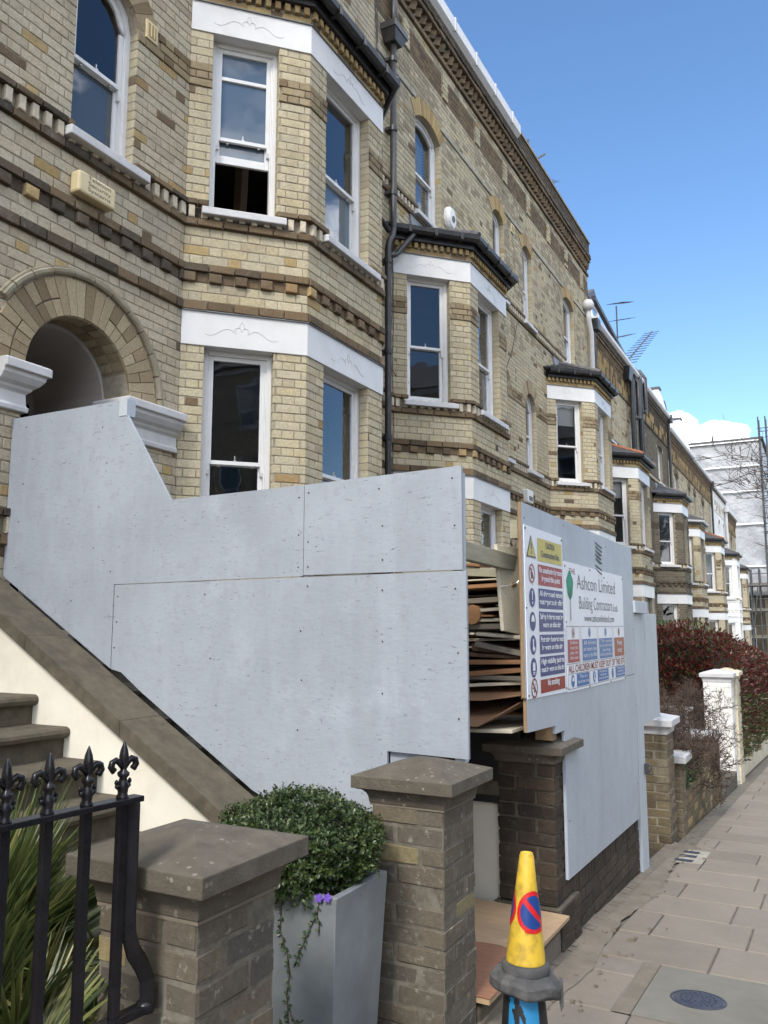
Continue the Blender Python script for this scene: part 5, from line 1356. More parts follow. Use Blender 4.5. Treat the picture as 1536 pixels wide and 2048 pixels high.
# ------------------------------------------------------------------ front hoarding with signs
XF = -1.40
fh = thing('front_hoarding', (XF, 5.6, gz(5.6)), 'tall grey-blue plywood hoarding along the pavement carrying two site signs', 'hoarding', 'painted hoardings')
def fpanel(parent, pts, x, th, mat, name='ply_panel', bev=.0015):
    m = MB(); m.prism([(x, y, z) for y, z in pts], (-th, 0, 0)); return build(name, m, mat, parent, bevel=bev)
fpanel(fh, [(4.20, 1.255), (7.03, 1.245), (7.03, 2.262), (4.20, 2.282)], XF, .018, 'hoardpaint_front')
fpanel(fh, [(4.22, 1.251), (4.22, 1.08), (4.72, 1.065), (4.72, 1.02), (4.90, 1.02), (4.90, .185), (6.93, .135), (6.99, 1.241)], XF, .018, 'hoardpaint_front')
m = MB(); m.box(XF - .02, XF - .019 + .0, 4.19, 4.2, 1.25, 2.28); m.box(XF - .0185, XF - .0005, 4.196, 4.1995, 1.256, 2.281); m.box(XF - .0185, XF - .0005, 4.216, 4.2195, 1.081, 1.25); build('raw_edge', m, 'timber_edge', fh)
m = MB(); m.box(XF - .12, XF - .02, 4.72, 4.80, .98, 1.06); build('batten', m, 'timber_edge', fh)
m = MB(); m.box(XF - .10, XF - .02, 4.3, 7.0, 2.1, 2.2); m.box(XF - .10, XF - .02, 5.0, 7.0, .4, .5); m.box(XF - .12, XF - .02, 5.6, 5.7, .2, 2.2); m.box(XF - .12, XF - .02, 6.9, 6.98, .2, 2.2); build('back_frame', m, 'timber_grey', fh)
for k in range(7):      # peeling strip of old tape marks
    z = 2.20 - k * .028 + (k > 4) * -.02; m = MB(); y0 = 5.79 + U(-.02, .02); m.quad((XF + .002, y0, z), (XF + .006, y0 + U(.12, .19), z - .03), (XF + .012, y0 + .14, z - .018), (XF + .003, y0, z + .012)); build('torn_tape', m, 'signgrey', fh)
for y, z in ((4.24, 2.2), (4.25, 1.8), (4.26, 1.5), (6.98, 2.1), (6.97, 1.6), (6.96, 1.0), (6.9, .4), (4.95, .5), (4.95, .9), (5.0, 2.24), (6.1, 2.2)):
    m = MB(); m.box(XF, XF + .002, y - .004, y + .004, z - .004, z + .004); build('screw', m, 'screw', fh)
# door and header at the far end
dr = thing('hoarding_door', (XF - .05, 7.15, gz(7.1)), 'narrow pale blue door post and header closing the hoarding beside the white-capped pillar', 'door')
m = MB(); m.box(XF - .07, XF - .01, 7.04, 7.30, gz(7.2) + .0, 1.73); build('door_leaf', m, 'postblue', dr, bevel=.003)
m = MB(); m.box(XF - .10, XF + .02, 7.0, 7.52, 1.735, 1.835); build('header', m, 'postblue', dr, bevel=.004)
m = MB(); m.box(XF - .12, XF - .02, 7.0, 7.5, 1.84, 1.87); build('top_batten', m, 'timber_edge', dr)
m = MB(); m.box(XF - .10, XF - .03, 7.312, 7.60, .80, 1.73); build('door_post', m, 'postblue', dr, bevel=.003)
m = MB(); m.box(XF - .115, XF - .03, 7.612, 8.20, .80, 1.74); build('side_board', m, 'postblue', dr, bevel=.003)
m = MB(); m.box(XF - .01, XF + .02, 7.24, 7.29, .42, .50); m.tube([(XF + .02, 7.26, .5), (XF + .05, 7.26, .47), (XF + .02, 7.26, .43)], .006, 6); build('padlock', m, 'screw', dr)
# beam from board to front hoarding
tb = MB(); tb.hexa([(-1.565, 3.66, 1.945), (-1.52, 3.66, 1.945), (-1.46, 7.0, 1.86), (-1.505, 7.0, 1.86), (-1.565, 3.66, 2.035), (-1.52, 3.66, 2.035), (-1.46, 7.0, 1.95), (-1.505, 7.0, 1.95)])
build('timber_beam', tb, 'timber_grey', label='weathered timber rail bridging the gap between the big board and the front hoarding', cat='beam', bevel=.004)

# ---- printing
TEXTS = []
def text(parent, s, y0, y1, z, h, x, mat, serif=False, fit=True, bold=0.0, name='lettering', spacing=1.0):
    cu = bpy.data.curves.new(name, 'FONT'); cu.body = s; cu.size = h; cu.align_x = 'CENTER'; cu.offset = bold; cu.space_character = spacing
    o = bpy.data.objects.new(name, cu); COL.objects.link(o); cu.materials.append(MT[mat])
    org = Vector((x, (y0 + y1) / 2, z)); o.parent = parent; o.location = org - worg(parent); ORG[o] = org
    o.rotation_euler = (pi / 2, 0, pi / 2); TEXTS.append((o, y1 - y0 if fit else None)); return o
def quadx(parent, y0, y1, z0, z1, x, mat, name='print', sk=0.0):
    m = MB(); m.quad((x, y0, z0), (x, y1, z0 + sk), (x, y1, z1 + sk), (x, y0, z1)); return build(name, m, mat, parent)
def discx(parent, y, z, r, x, mat, name='symbol', ry=None, n=20, a0=0, a1=2 * pi):
    m = MB(); m.poly([(x, y + (ry or r) * cos(a0 + (a1 - a0) * k / n), z + r * sin(a0 + (a1 - a0) * k / n)) for k in range(n if a1 - a0 > 6 else n + 1)]); return build(name, m, mat, parent)
def ringx(m, y, z, r0, r1, x, n=24):
    for k in range(n):
        a, b = 2 * pi * k / n, 2 * pi * (k + 1) / n; m.quad((x, y + r0 * cos(a), z + r0 * sin(a)), (x, y + r1 * cos(a), z + r1 * sin(a)), (x, y + r1 * cos(b), z + r1 * sin(b)), (x, y + r0 * cos(b), z + r0 * sin(b)))
def glyph(parent, kind, y, z, r, x, col='signblue'):
    g = MB(); X = x + .0015; P = lambda a, b: (X, y + a * r, z + b * r)
    if kind in ('forbid', 'person', 'hand'):
        d = discx(parent, y, z, r, x, 'signwhite')
        b = MB(); [b.poly([P(*q) for q in s]) for s in ([(-.18, .5), (.15, .55), (.12, .2), (-.15, .2)], [(-.4, .1), (.35, .15), (.3, -.2), (.1, -.6), (-.25, -.55)])]; build('figure', b, 'signgrey', d)
        rr = MB(); ringx(rr, y, z, r * .82, r, x + .002); rr.quad(*[(x + .003, y + a * r, z + c * r) for a, c in ((-.68, .52), (-.54, .66), (.68, -.52), (.54, -.66))]); build('red_ring', rr, 'signpink' if kind != 'smoke' else 'signred', d); return
    if kind == 'smoke':
        d = discx(parent, y, z, r, x, 'signwhite'); b = MB(); b.poly([P(-.55, -.05), P(.35, -.05), P(.35, .07), P(-.55, .07)]); b.poly([P(.3, .15), P(.5, .4), P(.4, .5), P(.2, .2)]); b.poly([P(-.1, -.5), P(.3, -.3), P(.2, -.1), P(-.2, -.15)]); build('cigarette', b, 'signgrey', d)
        rr = MB(); ringx(rr, y, z, r * .82, r, x + .002); rr.quad(*[(x + .003, y + a * r, z + c * r) for a, c in ((-.68, .52), (-.54, .66), (.68, -.52), (.54, -.66))]); build('red_ring', rr, 'signred', d); return
    d = discx(parent, y, z, r, x, col)
    if kind == 'bang': g.poly([P(-.16, .7), P(.16, .7), P(.09, -.25), P(-.09, -.25)]); g.poly([P(-.12, -.42), P(.12, -.42), P(.12, -.66), P(-.12, -.66)])
    if kind == 'helmet':
        g.poly([P(.55 * cos(t), .62 * sin(t) + .05) for t in [pi * k / 10 for k in range(11)]]); g.poly([P(-.68, -.02), P(.68, -.02), P(.62, .06), P(-.62, .06)])
    if kind == 'boot': g.poly([P(-.25, .6), P(.15, .6), P(.12, -.1), P(.5, -.3), P(.52, -.5), P(-.35, -.5), P(-.25, -.1)]); g.poly([P(-.35, -.56), P(.52, -.56), P(.5, -.64), P(-.35, -.64)])
    if kind == 'vest': g.poly([P(-.4, .5), P(-.15, .6), P(0, .3), P(-.02, -.3), P(-.42, -.3)]); g.poly([P(.4, .5), P(.15, .6), P(0, .3), P(.02, -.3), P(.42, -.3)]); g.poly([P(-.4, -.42), P(.4, -.42), P(.4, -.5), P(-.4, -.5)]); g.poly([P(-.4, -.6), P(.4, -.6), P(.38, -.68), P(-.38, -.68)])
    build('figure', g, 'signwhite', d)
XS = XF + .004
s1 = thing('safety_sign', (XF, 4.6, 1.24), 'tall narrow white safety sign headed caution construction site', 'sign', 'site signs')
m = MB(); m.prism([(XF + .0005, 4.225, 1.247), (XF + .0005, 4.965, 1.238), (XF + .0005, 4.945, 2.158), (XF + .0005, 4.222, 2.164)], (.0035, 0, 0)); build('board', m, 'signwhite', s1)
Y0, Y1 = 4.222, 4.95; TX0, TX1 = 4.45, 4.925; GY = 4.335; x1_, x2_ = XS + .0015, XS + .003
bands = [(2.112, 1.985, 'signyellow', ['CAUTION', 'Construction Site'], 'tri'), (1.965, 1.85, 'signpink', ['No unauthorised persons', 'beyond this point'], 'hand'),
         (1.832, 1.722, 'signblue', ['All drivers and visitors', 'must report to site office'], 'bang'), (1.705, 1.595, 'signblue', ['Safety helmets must be', 'worn on this site'], 'helmet'),
         (1.578, 1.472, 'signblue', ['Protective footwear must', 'be worn on this site'], 'boot'), (1.458, 1.352, 'signblue', ['High visibility jackets', 'must be worn on this site'], 'vest'), (1.335, 1.262, 'signred', ['No smoking'], 'smoke')]
for za, zb_, cm, lines, gk in bands:
    b_ = quadx(s1, TX0, TX1, zb_, za, x1_, cm, 'coloured_band'); dark = cm == 'signyellow'; n = len(lines); hh = (za - zb_) / (n + .45)
    for i, L in enumerate(lines):
        wd = (TX1 - TX0) * min(.94, .038 * len(L) + .1); yc = (TX0 + TX1) / 2
        text(b_, L, yc - wd / 2, yc + wd / 2, za - (i + 1) * hh + .004 - (.0 if n > 1 else -.01), hh * .95, x2_, 'signgrey' if dark else 'signwhite', bold=.0012)
    zc_ = (za + zb_) / 2
    if gk == 'tri':
        m = MB(); m.poly([(x1_, GY - .085, zc_ - .055), (x1_, GY + .085, zc_ - .055), (x1_, GY, zc_ + .07)]); t_ = build('symbol', m, 'signgrey', s1)
        m = MB(); m.poly([(x2_, GY - .068, zc_ - .047), (x2_, GY + .068, zc_ - .047), (x2_, GY, zc_ + .052)]); build('warning_triangle', m, 'signyellow', t_)
        m = MB(); m.quad((x2_ + .001, GY - .007, zc_ - .01), (x2_ + .001, GY + .007, zc_ - .01), (x2_ + .001, GY + .009, zc_ + .025), (x2_ + .001, GY - .009, zc_ + .025)); m.quad((x2_ + .001, GY - .007, zc_ - .035), (x2_ + .001, GY + .007, zc_ - .035), (x2_ + .001, GY + .007, zc_ - .02), (x2_ + .001, GY - .007, zc_ - .02)); build('exclamation', m, 'signgrey', t_)
    else:
        m0 = len(bpy.data.objects); glyph(s1, gk, GY, zc_, .052, x1_)
        # discs are printed oval on the narrow sign
for y, z in ((4.24, 2.145), (4.93, 2.14), (4.245, 1.265), (4.95, 1.26), (4.235, 1.72)):
    m = MB(); m.box(XS, XS + .004, y - .005, y + .005, z - .005, z + .005); build('screw', m, 'screw', s1)
s2g = thing('contractor_sign', (XF, 5.8, 1.23), 'wide white contractor sign with a green tree and site rules, right of the tall sign', 'sign', 'site signs')
m = MB(); m.prism([(XF + .0005, 4.985, 1.232), (XF + .0005, 6.60, 1.228), (XF + .0005, 6.615, 2.012), (XF + .0005, 4.965, 2.02)], (.0035, 0, 0)); build('board', m, 'signwhite', s2g)
text(s2g, 'Ashcon Limited', 5.26, 6.34, 1.862, .135, x1_, 'signgrey', bold=-.001)
text(s2g, 'Building Contractors', 5.30, 6.22, 1.735, .12, x1_, 'signgrey', bold=-.001)
text(s2g, 'Ltd.', 6.25, 6.42, 1.735, .07, x1_, 'signgrey')
text(s2g, 'THE', 5.08, 5.22, 1.95, .05, x1_, 'signpink')
text(s2g, 'www.ashconlimited.com', 5.42, 6.28, 1.655, .07, x1_, 'signgrey')
m = MB(); random.seed(3)
m.poly([(x1_, 5.09 + .075 * cos(t) * (1 + .1 * sin(5 * t)), 1.878 + .085 * sin(t) * (1 + .08 * cos(4 * t))) for t in [2 * pi * k / 26 for k in range(26)]]); tr_ = build('tree_logo', m, 'signgreen', s2g)
m = MB(); m.quad((x2_, 5.083, 1.66), (x2_, 5.097, 1.66), (x2_, 5.094, 1.83), (x2_, 5.088, 1.83))
for a, b in ((-.035, 1.83), (.035, 1.84), (-.02, 1.86), (.022, 1.87)): m.quad((x2_, 5.088, 1.80), (x2_, 5.094, 1.80), (x2_, 5.092 + a, b), (x2_, 5.088 + a, b))
build('tree_trunk', m, 'signgrey', tr_)
cells = [(4.99, 5.28, 'signpink', ['Children', 'must not', 'play on', 'this site'], 'forbid', 'signpink'), (5.33, 5.74, 'signcyan', ['All drivers', 'and visitors must', 'report to site office'], 'bang', 'signcyan'), (5.78, 6.20, 'signcyan', ['This notice', 'is not obstructed', 'during', 'building operations'], 'bang', 'signcyan'), (6.24, 6.595, 'signdarkred', ['Keep', 'out'], 'bang', 'signdarkred')]
for a, b, cm, lines, gk, gc in cells:
    fr_ = MB()
    for p, q, r_, s_ in ((a - .012, b + .012, 1.622, 1.625), (a - .012, b + .012, 1.395, 1.398), (a - .012, a - .009, 1.398, 1.622), (b + .009, b + .012, 1.398, 1.622)): fr_.quad((x1_, p, r_), (x1_, q, r_), (x1_, q, s_), (x1_, p, s_))
    f_ = build('printed_border', fr_, 'signgrey', s2g)
    c_ = quadx(s2g, a + .015, b - .01, 1.405, 1.543, x1_, cm, 'coloured_band'); n = len(lines); hh = .138 / (n + .5)
    glyph(s2g, gk, (a + b) / 2, 1.585, .03, x1_, gc)
    for i, L in enumerate(lines):
        wd = (b - a - .04) * min(.95, .05 * len(L) + .3); yc = (a + b) / 2; text(c_, L, yc - wd / 2, yc + wd / 2, 1.543 - (i + 1) * hh + .003, hh * .95, x2_, 'signwhite')
text(s2g, 'ALL CHILDREN MUST KEEP OUT OF THIS SITE', 5.01, 6.59, 1.345, .062, x1_, 'signdarkred', bold=.001)
cells = [(5.0, 5.50, ['This is a', 'hard hat area'], 'helmet'), (5.53, 6.04, ['Protective', 'footwear', 'must be worn'], 'boot'), (6.07, 6.585, ['Protective', 'clothing', 'must be worn'], 'bang')]
for a, b, lines, gk in cells:
    fr_ = MB()
    for p, q, r_, s_ in ((a - .006, b + .01, 1.334, 1.337), (a - .006, b + .01, 1.245, 1.248), (a - .006, a - .003, 1.248, 1.334), (b + .007, b + .01, 1.248, 1.334)): fr_.quad((x1_, p, r_), (x1_, q, r_), (x1_, q, s_), (x1_, p, s_))
    build('printed_border', fr_, 'signgrey', s2g)
    glyph(s2g, gk, a + .10, 1.292, .038, x1_, 'signcyan'); c_ = quadx(s2g, a + .19, b - .005, 1.253, 1.331, x1_, 'signcyan', 'coloured_band'); n = len(lines); hh = .078 / (n + .5)
    for i, L in enumerate(lines):
        yc = (a + .19 + b) / 2; wd = (b - a - .2) * min(.9, .07 * len(L)); text(c_, L, yc - wd / 2, yc + wd / 2, 1.331 - (i + 1) * hh + .003, hh * .95, x2_, 'signwhite')
for y, z in ((4.99, 1.99), (5.6, 2.0), (6.0, 1.97), (6.6, 1.99), (5.0, 1.25), (5.5, 1.237), (6.1, 1.235), (6.58, 1.235), (4.985, 1.65)):
    m = MB(); m.box(XS, XS + .004, y - .005, y + .005, z - .005, z + .005); build('screw', m, 'screw', s2g)
random.seed(21)

# ------------------------------------------------------------------ scrap timber stacked behind the hoardings
def plank(x0, x1, y, z, dy, th, tilt, yaw, roll, mat, label):
    m = MB(); L = (x1 - x0) / 2; c = Vector(((x0 + x1) / 2, y, z))
    Rm = Matrix.Rotation(yaw, 3, 'Z') @ Matrix.Rotation(tilt, 3, 'Y') @ Matrix.Rotation(roll, 3, 'X')
    m.obox((0, 0, 0), (L, 0, 0), (0, dy / 2, 0), (0, 0, th / 2)); me = bpy.data.meshes.new('scrap_board')
    me.from_pydata(m.v, [], m.f); me.materials.append(MT[mat]); o = bpy.data.objects.new('scrap_board', me); COL.objects.link(o)
    o.matrix_world = Matrix.Translation(c) @ Rm.to_4x4(); b = o.modifiers.new('bevel', 'BEVEL'); b.width = .002
    props(o, label, 'board', 'scrap boards stacked behind the hoarding'); return o
def zpx(y): return 1.985 - (y - 1122) / (1465 - 1122) * (1.985 - 1.052)
P = [  # px row left, px row right, thickness, depth, x0, x1, material, words
    (1128, 1140, .016, .20, -2.3, -1.70, 'wood_orange', 'orange-brown splintered board highest in the scrap stack'),
    (1142, 1150, .05, .06, -2.2, -1.56, 'timber_grey', 'olive batten just under the rail in the scrap stack'),
    (1150, 1152, .012, .25, -2.5, -1.56, 'wood_brown', 'thin dark strip under the olive batten'),
    (1162, 1160, .008, .30, -2.5, -1.55, 'wood_cream', 'thin pale lath near the top of the scrap stack'),
    (1170, 1166, .010, .26, -2.5, -1.50, 'wood_brown', 'thin dark board above the long reddish one'),
    (1176, 1172, .022, .22, -2.6, -1.50, 'wood_orange', 'long reddish board in the upper scrap stack'),
    (1190, 1187, .010, .30, -2.6, -1.50, 'wood_brown', 'dark thin panel under the long reddish board'),
    (1204, 1199, .028, .30, -2.6, -1.53, 'wood_grey', 'thick grey-brown board in the middle of the scrap stack'),
    (1222, 1215, .018, .24, -2.6, -1.56, 'wood_cream', 'pale narrow board above the sawn log end'),
    (1233, 1233, .010, .18, -2.4, -1.62, 'wood_orange', 'tan strip beside the sawn log end'),
    (1243, 1241, .018, .34, -2.5, -1.60, 'wood_cream', 'cream shelf board under the sawn log end'),
    (1256, 1254, .03, .36, -2.6, -1.52, 'wood_grey', 'broad grey panel below the cream shelf board'),
    (1268, 1276, .018, .22, -1.72, -1.45, 'wood_cream', 'pale board with a white broken end in the middle of the stack'),
    (1290, 1312, .030, .20, -1.74, -1.46, 'wood_grey', 'tilted grey board in the middle of the stack'),
    (1297, 1308, .040, .25, -1.78, -1.50, 'wood_brown', 'dark rough block behind the tilted grey board'),
    (1312, 1316, .02, .3, -2.2, -1.50, 'wood_brown', 'dark brown board above the orange ones'),
    (1326, 1323, .022, .32, -2.2, -1.455, 'wood_orange', 'upper of two bright orange-brown boards'),
    (1348, 1337, .026, .34, -2.2, -1.450, 'wood_orange', 'lower of two bright orange-brown boards'),
    (1358, 1358, .024, .34, -2.2, -1.450, 'wood_grey', 'straight grey board below the orange ones'),
    (1374, 1366, .018, .34, -2.2, -1.450, 'wood_cream', 'pale cream board over the hardboard sheets'),
]
for a, b, th, dy, x0, x1, mt, lb in P:
    za, zb_ = zpx(a), zpx(b); tl = atan2(za - zb_, .31); z = (za + zb_) / 2
    zmid = z + (((x0 + x1) / 2) - (-1.6)) * -math.tan(tl)
    plank(x0, x1, 4.36 + dy / 2 + U(-.03, .05), zmid, dy, th, tl, U(-.06, .06), U(-.05, .05), mt, lb)
ORD = 'lowest second third fourth fifth sixth seventh eighth ninth tenth eleventh twelfth thirteenth fourteenth fifteenth sixteenth seventeenth eighteenth nineteenth twentieth'.split()
for i in range(20):    # deeper layers that fill the heap
    z = 1.12 + i * .044; plank(-2.9 + U(0, .5), -1.50 - U(0, .06), U(4.85, 5.3), z, U(.3, .8), U(.01, .03), U(-.04, .04), U(-.12, .12), U(-.04, .04), random.choice(['wood_brown', 'wood_orange', 'wood_grey', 'wood_brown']), 'rough board deep in the scrap stack, %s of the deep layer from the bottom' % ORD[i])
for pts, lb in (([(-1.95, 4.75, 1.285), (-1.452, 4.62, 1.285), (-1.447, 4.26, 1.262), (-1.62, 4.19, 1.235), (-1.95, 4.16, 1.225)], 'upper brown hardboard sheet sagging in the stack'),
                ([(-1.95, 4.72, 1.20), (-1.452, 4.64, 1.22), (-1.446, 4.24, 1.225), (-1.60, 4.03, 1.118), (-1.95, 3.98, 1.108)], 'lower brown hardboard sheet with its corner hanging down')):
    m = MB(); m.prism(pts, (0, 0, .006)); o = build('hardboard_sheet', m, 'hardboard', label=lb, cat='board', group='scrap boards stacked behind the hoarding')
plank(-2.4, -1.47, 4.40, 1.075, .56, .018, -.02, .05, -.02, 'wood_cream', 'white melamine board at the bottom of the stack')
m = MB(); m.tube([(-1.75, 4.34, zpx(1231)), (-1.72, 4.9, zpx(1231))], [.055, .06], 12); build('log', m, 'wood_orange', label='short sawn log end among the boards', cat='log')
lb_ = MB(); lb_.hexa([(-1.535, 4.215, 1.60), (-1.515, 4.215, 1.60), (-1.47, 4.62, 1.56), (-1.49, 4.62, 1.56), (-1.56, 4.2, 2.06), (-1.54, 4.2, 2.06), (-1.485, 4.6, 2.06), (-1.505, 4.6, 2.06)]); build('shelf_board', lb_, 'wood_cream', label='upright cream board leaning in the gap beside the front hoarding', cat='board', bevel=.002)
m = MB(); m.tube([(-1.535, 4.21, zpx(1178)), (-1.50, 4.24, zpx(1176)), (-1.46, 4.28, zpx(1170)), (-1.45, 4.29, zpx(1163))], .003, 6); build('hook', m, 'screwbright', label='twisted wire hook on the upright cream board', cat='hook')
m = MB(); m.box(-3.2, -1.62, 4.75, 5.6, .60, 1.03); build('gap_filler', m, 'coneblack', label='added black crate holding up the stack of scrap boards', cat='filler')  # added box, its black standing in for the shaded gap under the boards

# ------------------------------------------------------------------ plywood sheet over the step
m = MB(); m.prism([(-1.355, 3.50, .047), (-1.345, 4.70, .040), (-2.35, 4.72, .06), (-2.35, 3.66, .06), (-1.75, 3.64, .055), (-1.75, 3.50, .05)], (0, 0, .018)); build('plywood_sheet', m, 'ply', label='bare plywood sheet lying over the step behind the traffic cone', cat='plywood', bevel=.0015)
m = MB(); pts = [(-1.352, 3.505), (-1.35, 4.02)] + [(-1.37 - .62 * t, 4.04 + .05 * sin(t * 5)) for t in [k / 8 for k in range(9)]] + [(-1.98, 3.66), (-1.74, 3.645), (-1.74, 3.505)]
m.prism([(x, y, .069) for x, y in pts], (0, 0, .003)); build('brown_layer', m, 'plyred', label='thin red-brown layer over the darker near half of the plywood', cat='sheet')  # thin layer laid on for the darker red-brown area of the plywood

# ------------------------------------------------------------------ traffic cones
cx, cy = -1.042, 3.05
tilt = Matrix.Rotation(radians(1.6), 3, 'Y') @ Matrix.Rotation(radians(-1.2), 3, 'X')
yc_ = thing('traffic_cone', (cx, cy, .345), 'yellow no-waiting traffic cone with a grey-black rubber base, stacked on another cone', 'traffic cone', 'stacked traffic cones')
C0 = Vector((cx, cy, .345))
m = MB(); prof = [(.072, .078), (.0705, .09), (.062, .16), (.0525, .235), (.052, .238), (.040, .33), (.026, .445), (.0225, .452), (.0225, .455), (.016, .455), (.014, .40)]
m.lathe(C0, prof, 36, tilt=tilt); cone_body = build('cone_body', m, 'yellowplastic', yc_, smooth=True)
m = MB(); m.lathe(C0, [(.083, .045), (.086, .055), (.084, .078), (.074, .086), (.070, .080)], 36, tilt=tilt); build('rubber_collar', m, 'rubber', yc_, smooth=True)
# base: chamfered square slab with sagging corners
m = MB(); nb = 32; rings = []
def sq(t, r, k=.36):
    c, s = cos(t), sin(t); q = max(abs(c), abs(s)); d = r / q; d2 = r * (1.0 + k) / (abs(c) + abs(s)) * 1.0
    return min(d, d2)
for r, z, dr_ in ((.115, .0, .012), (.122, .008, .012), (.122, .036, .010), (.112, .046, .006), (.075, .056, 0)):
    rings.append([C0 + tilt @ Vector((cos(t) * sq(t, r), sin(t) * sq(t, r), z - dr_ * (abs(sin(2 * t + .5)) ** 2) - (.028 * max(0, cos(t - .1)) ** 12 if r > .1 else 0))) for t in [2 * pi * k / nb + .35 for k in range(nb)]])
base = 0
for rg in rings: m.v += [tuple(p) for p in rg]
for i in range(len(rings) - 1):
    for k in range(nb): m.f.append((i * nb + k, i * nb + (k + 1) % nb, (i + 1) * nb + (k + 1) % nb, (i + 1) * nb + k)); m.t.append(0)
m.f.append(tuple(range(nb))[::-1]); m.t.append(0); build('rubber_base', m, 'rubber', yc_, bevel=.004)
m = MB(); e = C0 + tilt @ Vector((.115, .035, 0)); m.prism([e + Vector(q) for q in ((0, 0, .03), (.012, .004, .02), (.014, .0, -.055), (.006, -.006, -.075), (-.004, -.004, -.02))], (-.01, .035, 0)); build('torn_flap', m, 'rubber', yc_, bevel=.003)
def cone_patch(parent, a0, zc_, hw, hh, shape, mat, name, lift=.0012, nu=24):
    """flat decal wrapped on the cone; shape(u,v) in [-1,1]"""
    m = MB(); N = 56
    def rad(z):
        pr = [(.16, .062), (.238, .0525), (.33, .040), (.445, .026), (.46, .0225)]
        for (a, b), (c, d) in zip(pr, pr[1:]):
            if z <= c: return b + (d - b) * (z - a) / (c - a)
        return .0225
    pt = lambda u, v: C0 + tilt @ Vector(((rad(zc_ + v * hh) + lift) * cos(a0 + u * hw / rad(zc_)), (rad(zc_ + v * hh) + lift) * sin(a0 + u * hw / rad(zc_)), zc_ + v * hh))
    for i in range(N):
        for j in range(N):
            u, v = -1 + 2 * i / N, -1 + 2 * j / N; d = 2 / N
            if shape(u + d / 2, v + d / 2): m.quad(pt(u, v), pt(u + d, v), pt(u + d, v + d), pt(u, v + d))
    return build(name, m, mat, parent, smooth=True)
aface = atan2(-cy, -cx) + radians(33)
rd = cone_patch(yc_, aface, .262, .062, .070, lambda u, v: u * u + v * v < 1, 'decalred', 'no_waiting_symbol')
cone_patch(rd, aface, .262, .062, .070, lambda u, v: u * u + v * v < .62 and abs(u * .7071 + v * .7071) > .13, 'decalblue', 'blue_disc', .0024)
rd2 = cone_patch(yc_, aface - radians(152), .262, .062, .070, lambda u, v: u * u + v * v < 1, 'decalred', 'no_waiting_symbol')
cone_patch(rd2, aface - radians(152), .262, .062, .070, lambda u, v: u * u + v * v < .62 and abs(u * .7071 + v * .7071) > .13, 'decalblue', 'blue_disc', .0024)
cu = bpy.data.curves.new('lettering', 'FONT'); cu.body = 'No waiting'; cu.size = .0165; cu.align_x = 'CENTER'; cu.offset = .0003
o = bpy.data.objects.new('lettering', cu); cu.materials.append(MT['decalred']); COL.objects.link(o); rr_ = .0602
pw = C0 + Vector((rr_ * cos(aface), rr_ * sin(aface), .196)); o.parent = yc_; o.location = pw - worg(yc_); o.rotation_euler = (pi / 2 - .14, 0, aface + pi / 2)
lc = thing('traffic_cone', (cx, cy, gz(cy)), 'black lower cone with flaking bright blue paint, carrying the yellow one', 'traffic cone', 'stacked traffic cones')
L0 = Vector((cx - .005, cy, gz(cy)))
m = MB(); m.lathe(L0, [(.105, .04), (.10, .05), (.088, .20), (.073, .36), (.055, .46)], 32); build('cone_body', m, 'coneblack', lc, smooth=True)
m = MB(); m.box(L0.x - .16, L0.x + .16, L0.y - .16, L0.y + .16, L0.z, L0.z + .04); build('rubber_base', m, 'rubber', lc, bevel=.012)
random.seed(5)
m = MB(); ac = atan2(-cy, -cx); N = 40
for i in range(N):
    for j in range(N):
        u, v = i / N, j / N; th = ac + radians(-52 + 104 * u); z = .10 + .27 * v
        n_ = math.sin(u * 9 + 1) * .5 + math.sin(v * 11 + u * 5) * .4 + math.sin(u * 23 + v * 17) * .25
        main_ = .36 < u < .86 and v > .22 + .10 * sin(u * 30) * .4
        isl = (.06 < u < .30 and v > .45 + .2 * sin(u * 25)) and n_ > -.1
        if (main_ and n_ > -.85) or isl:
            rad = lambda zz: .105 + (.073 - .105) * (zz - .04) / .32 + .0012 + .004 * (1 if False else 0)
            pp = lambda t, zz: L0 + Vector((rad(zz) * cos(t), rad(zz) * sin(t), zz))
            dt, dz = radians(104) / N, .27 / N; m.quad(pp(th, z), pp(th + dt, z), pp(th + dt, z + dz), pp(th, z + dz))
build('blue_paint', m, 'bluepaint', lc, smooth=True)
random.seed(31)

# ------------------------------------------------------------------ planter with box ball and trailing vinca
pt_ = thing('metal_planter', (-1.785, 2.85, gz(2.85)), 'tall tapered zinc planter between the two stone-capped pillars', 'planter')
pzt, pzb = .665, gz(2.85) - .0; hx = .196; hb = .16; pcx, pcy = -1.796, 2.852
m = MB(); R4 = lambda h, z: [(pcx - h, pcy - h, z), (pcx + h, pcy - h, z), (pcx + h, pcy + h, z), (pcx - h, pcy + h, z)]
r0, r1, r2, r3 = R4(hb, pzb), R4(hx, pzt), R4(hx - .03, pzt), R4(hx - .032, pzt - .05)
for a, b in ((r0, r1), (r1, r2), (r2, r3)):
    for k in range(4): m.quad(a[k], a[(k + 1) % 4], b[(k + 1) % 4], b[k])
o = build('shell', m, 'zinc', pt_); bm = bmesh.new(); bm.from_mesh(o.data); bmesh.ops.remove_doubles(bm, verts=bm.verts, dist=.0005); bm.to_mesh(o.data); bm.free(); b = o.modifiers.new('bevel', 'BEVEL'); b.width = .004; b.segments = 2
m = MB(); m.poly(R4(hx - .031, pzt - .04)); build('soil', m, 'soil', pt_)

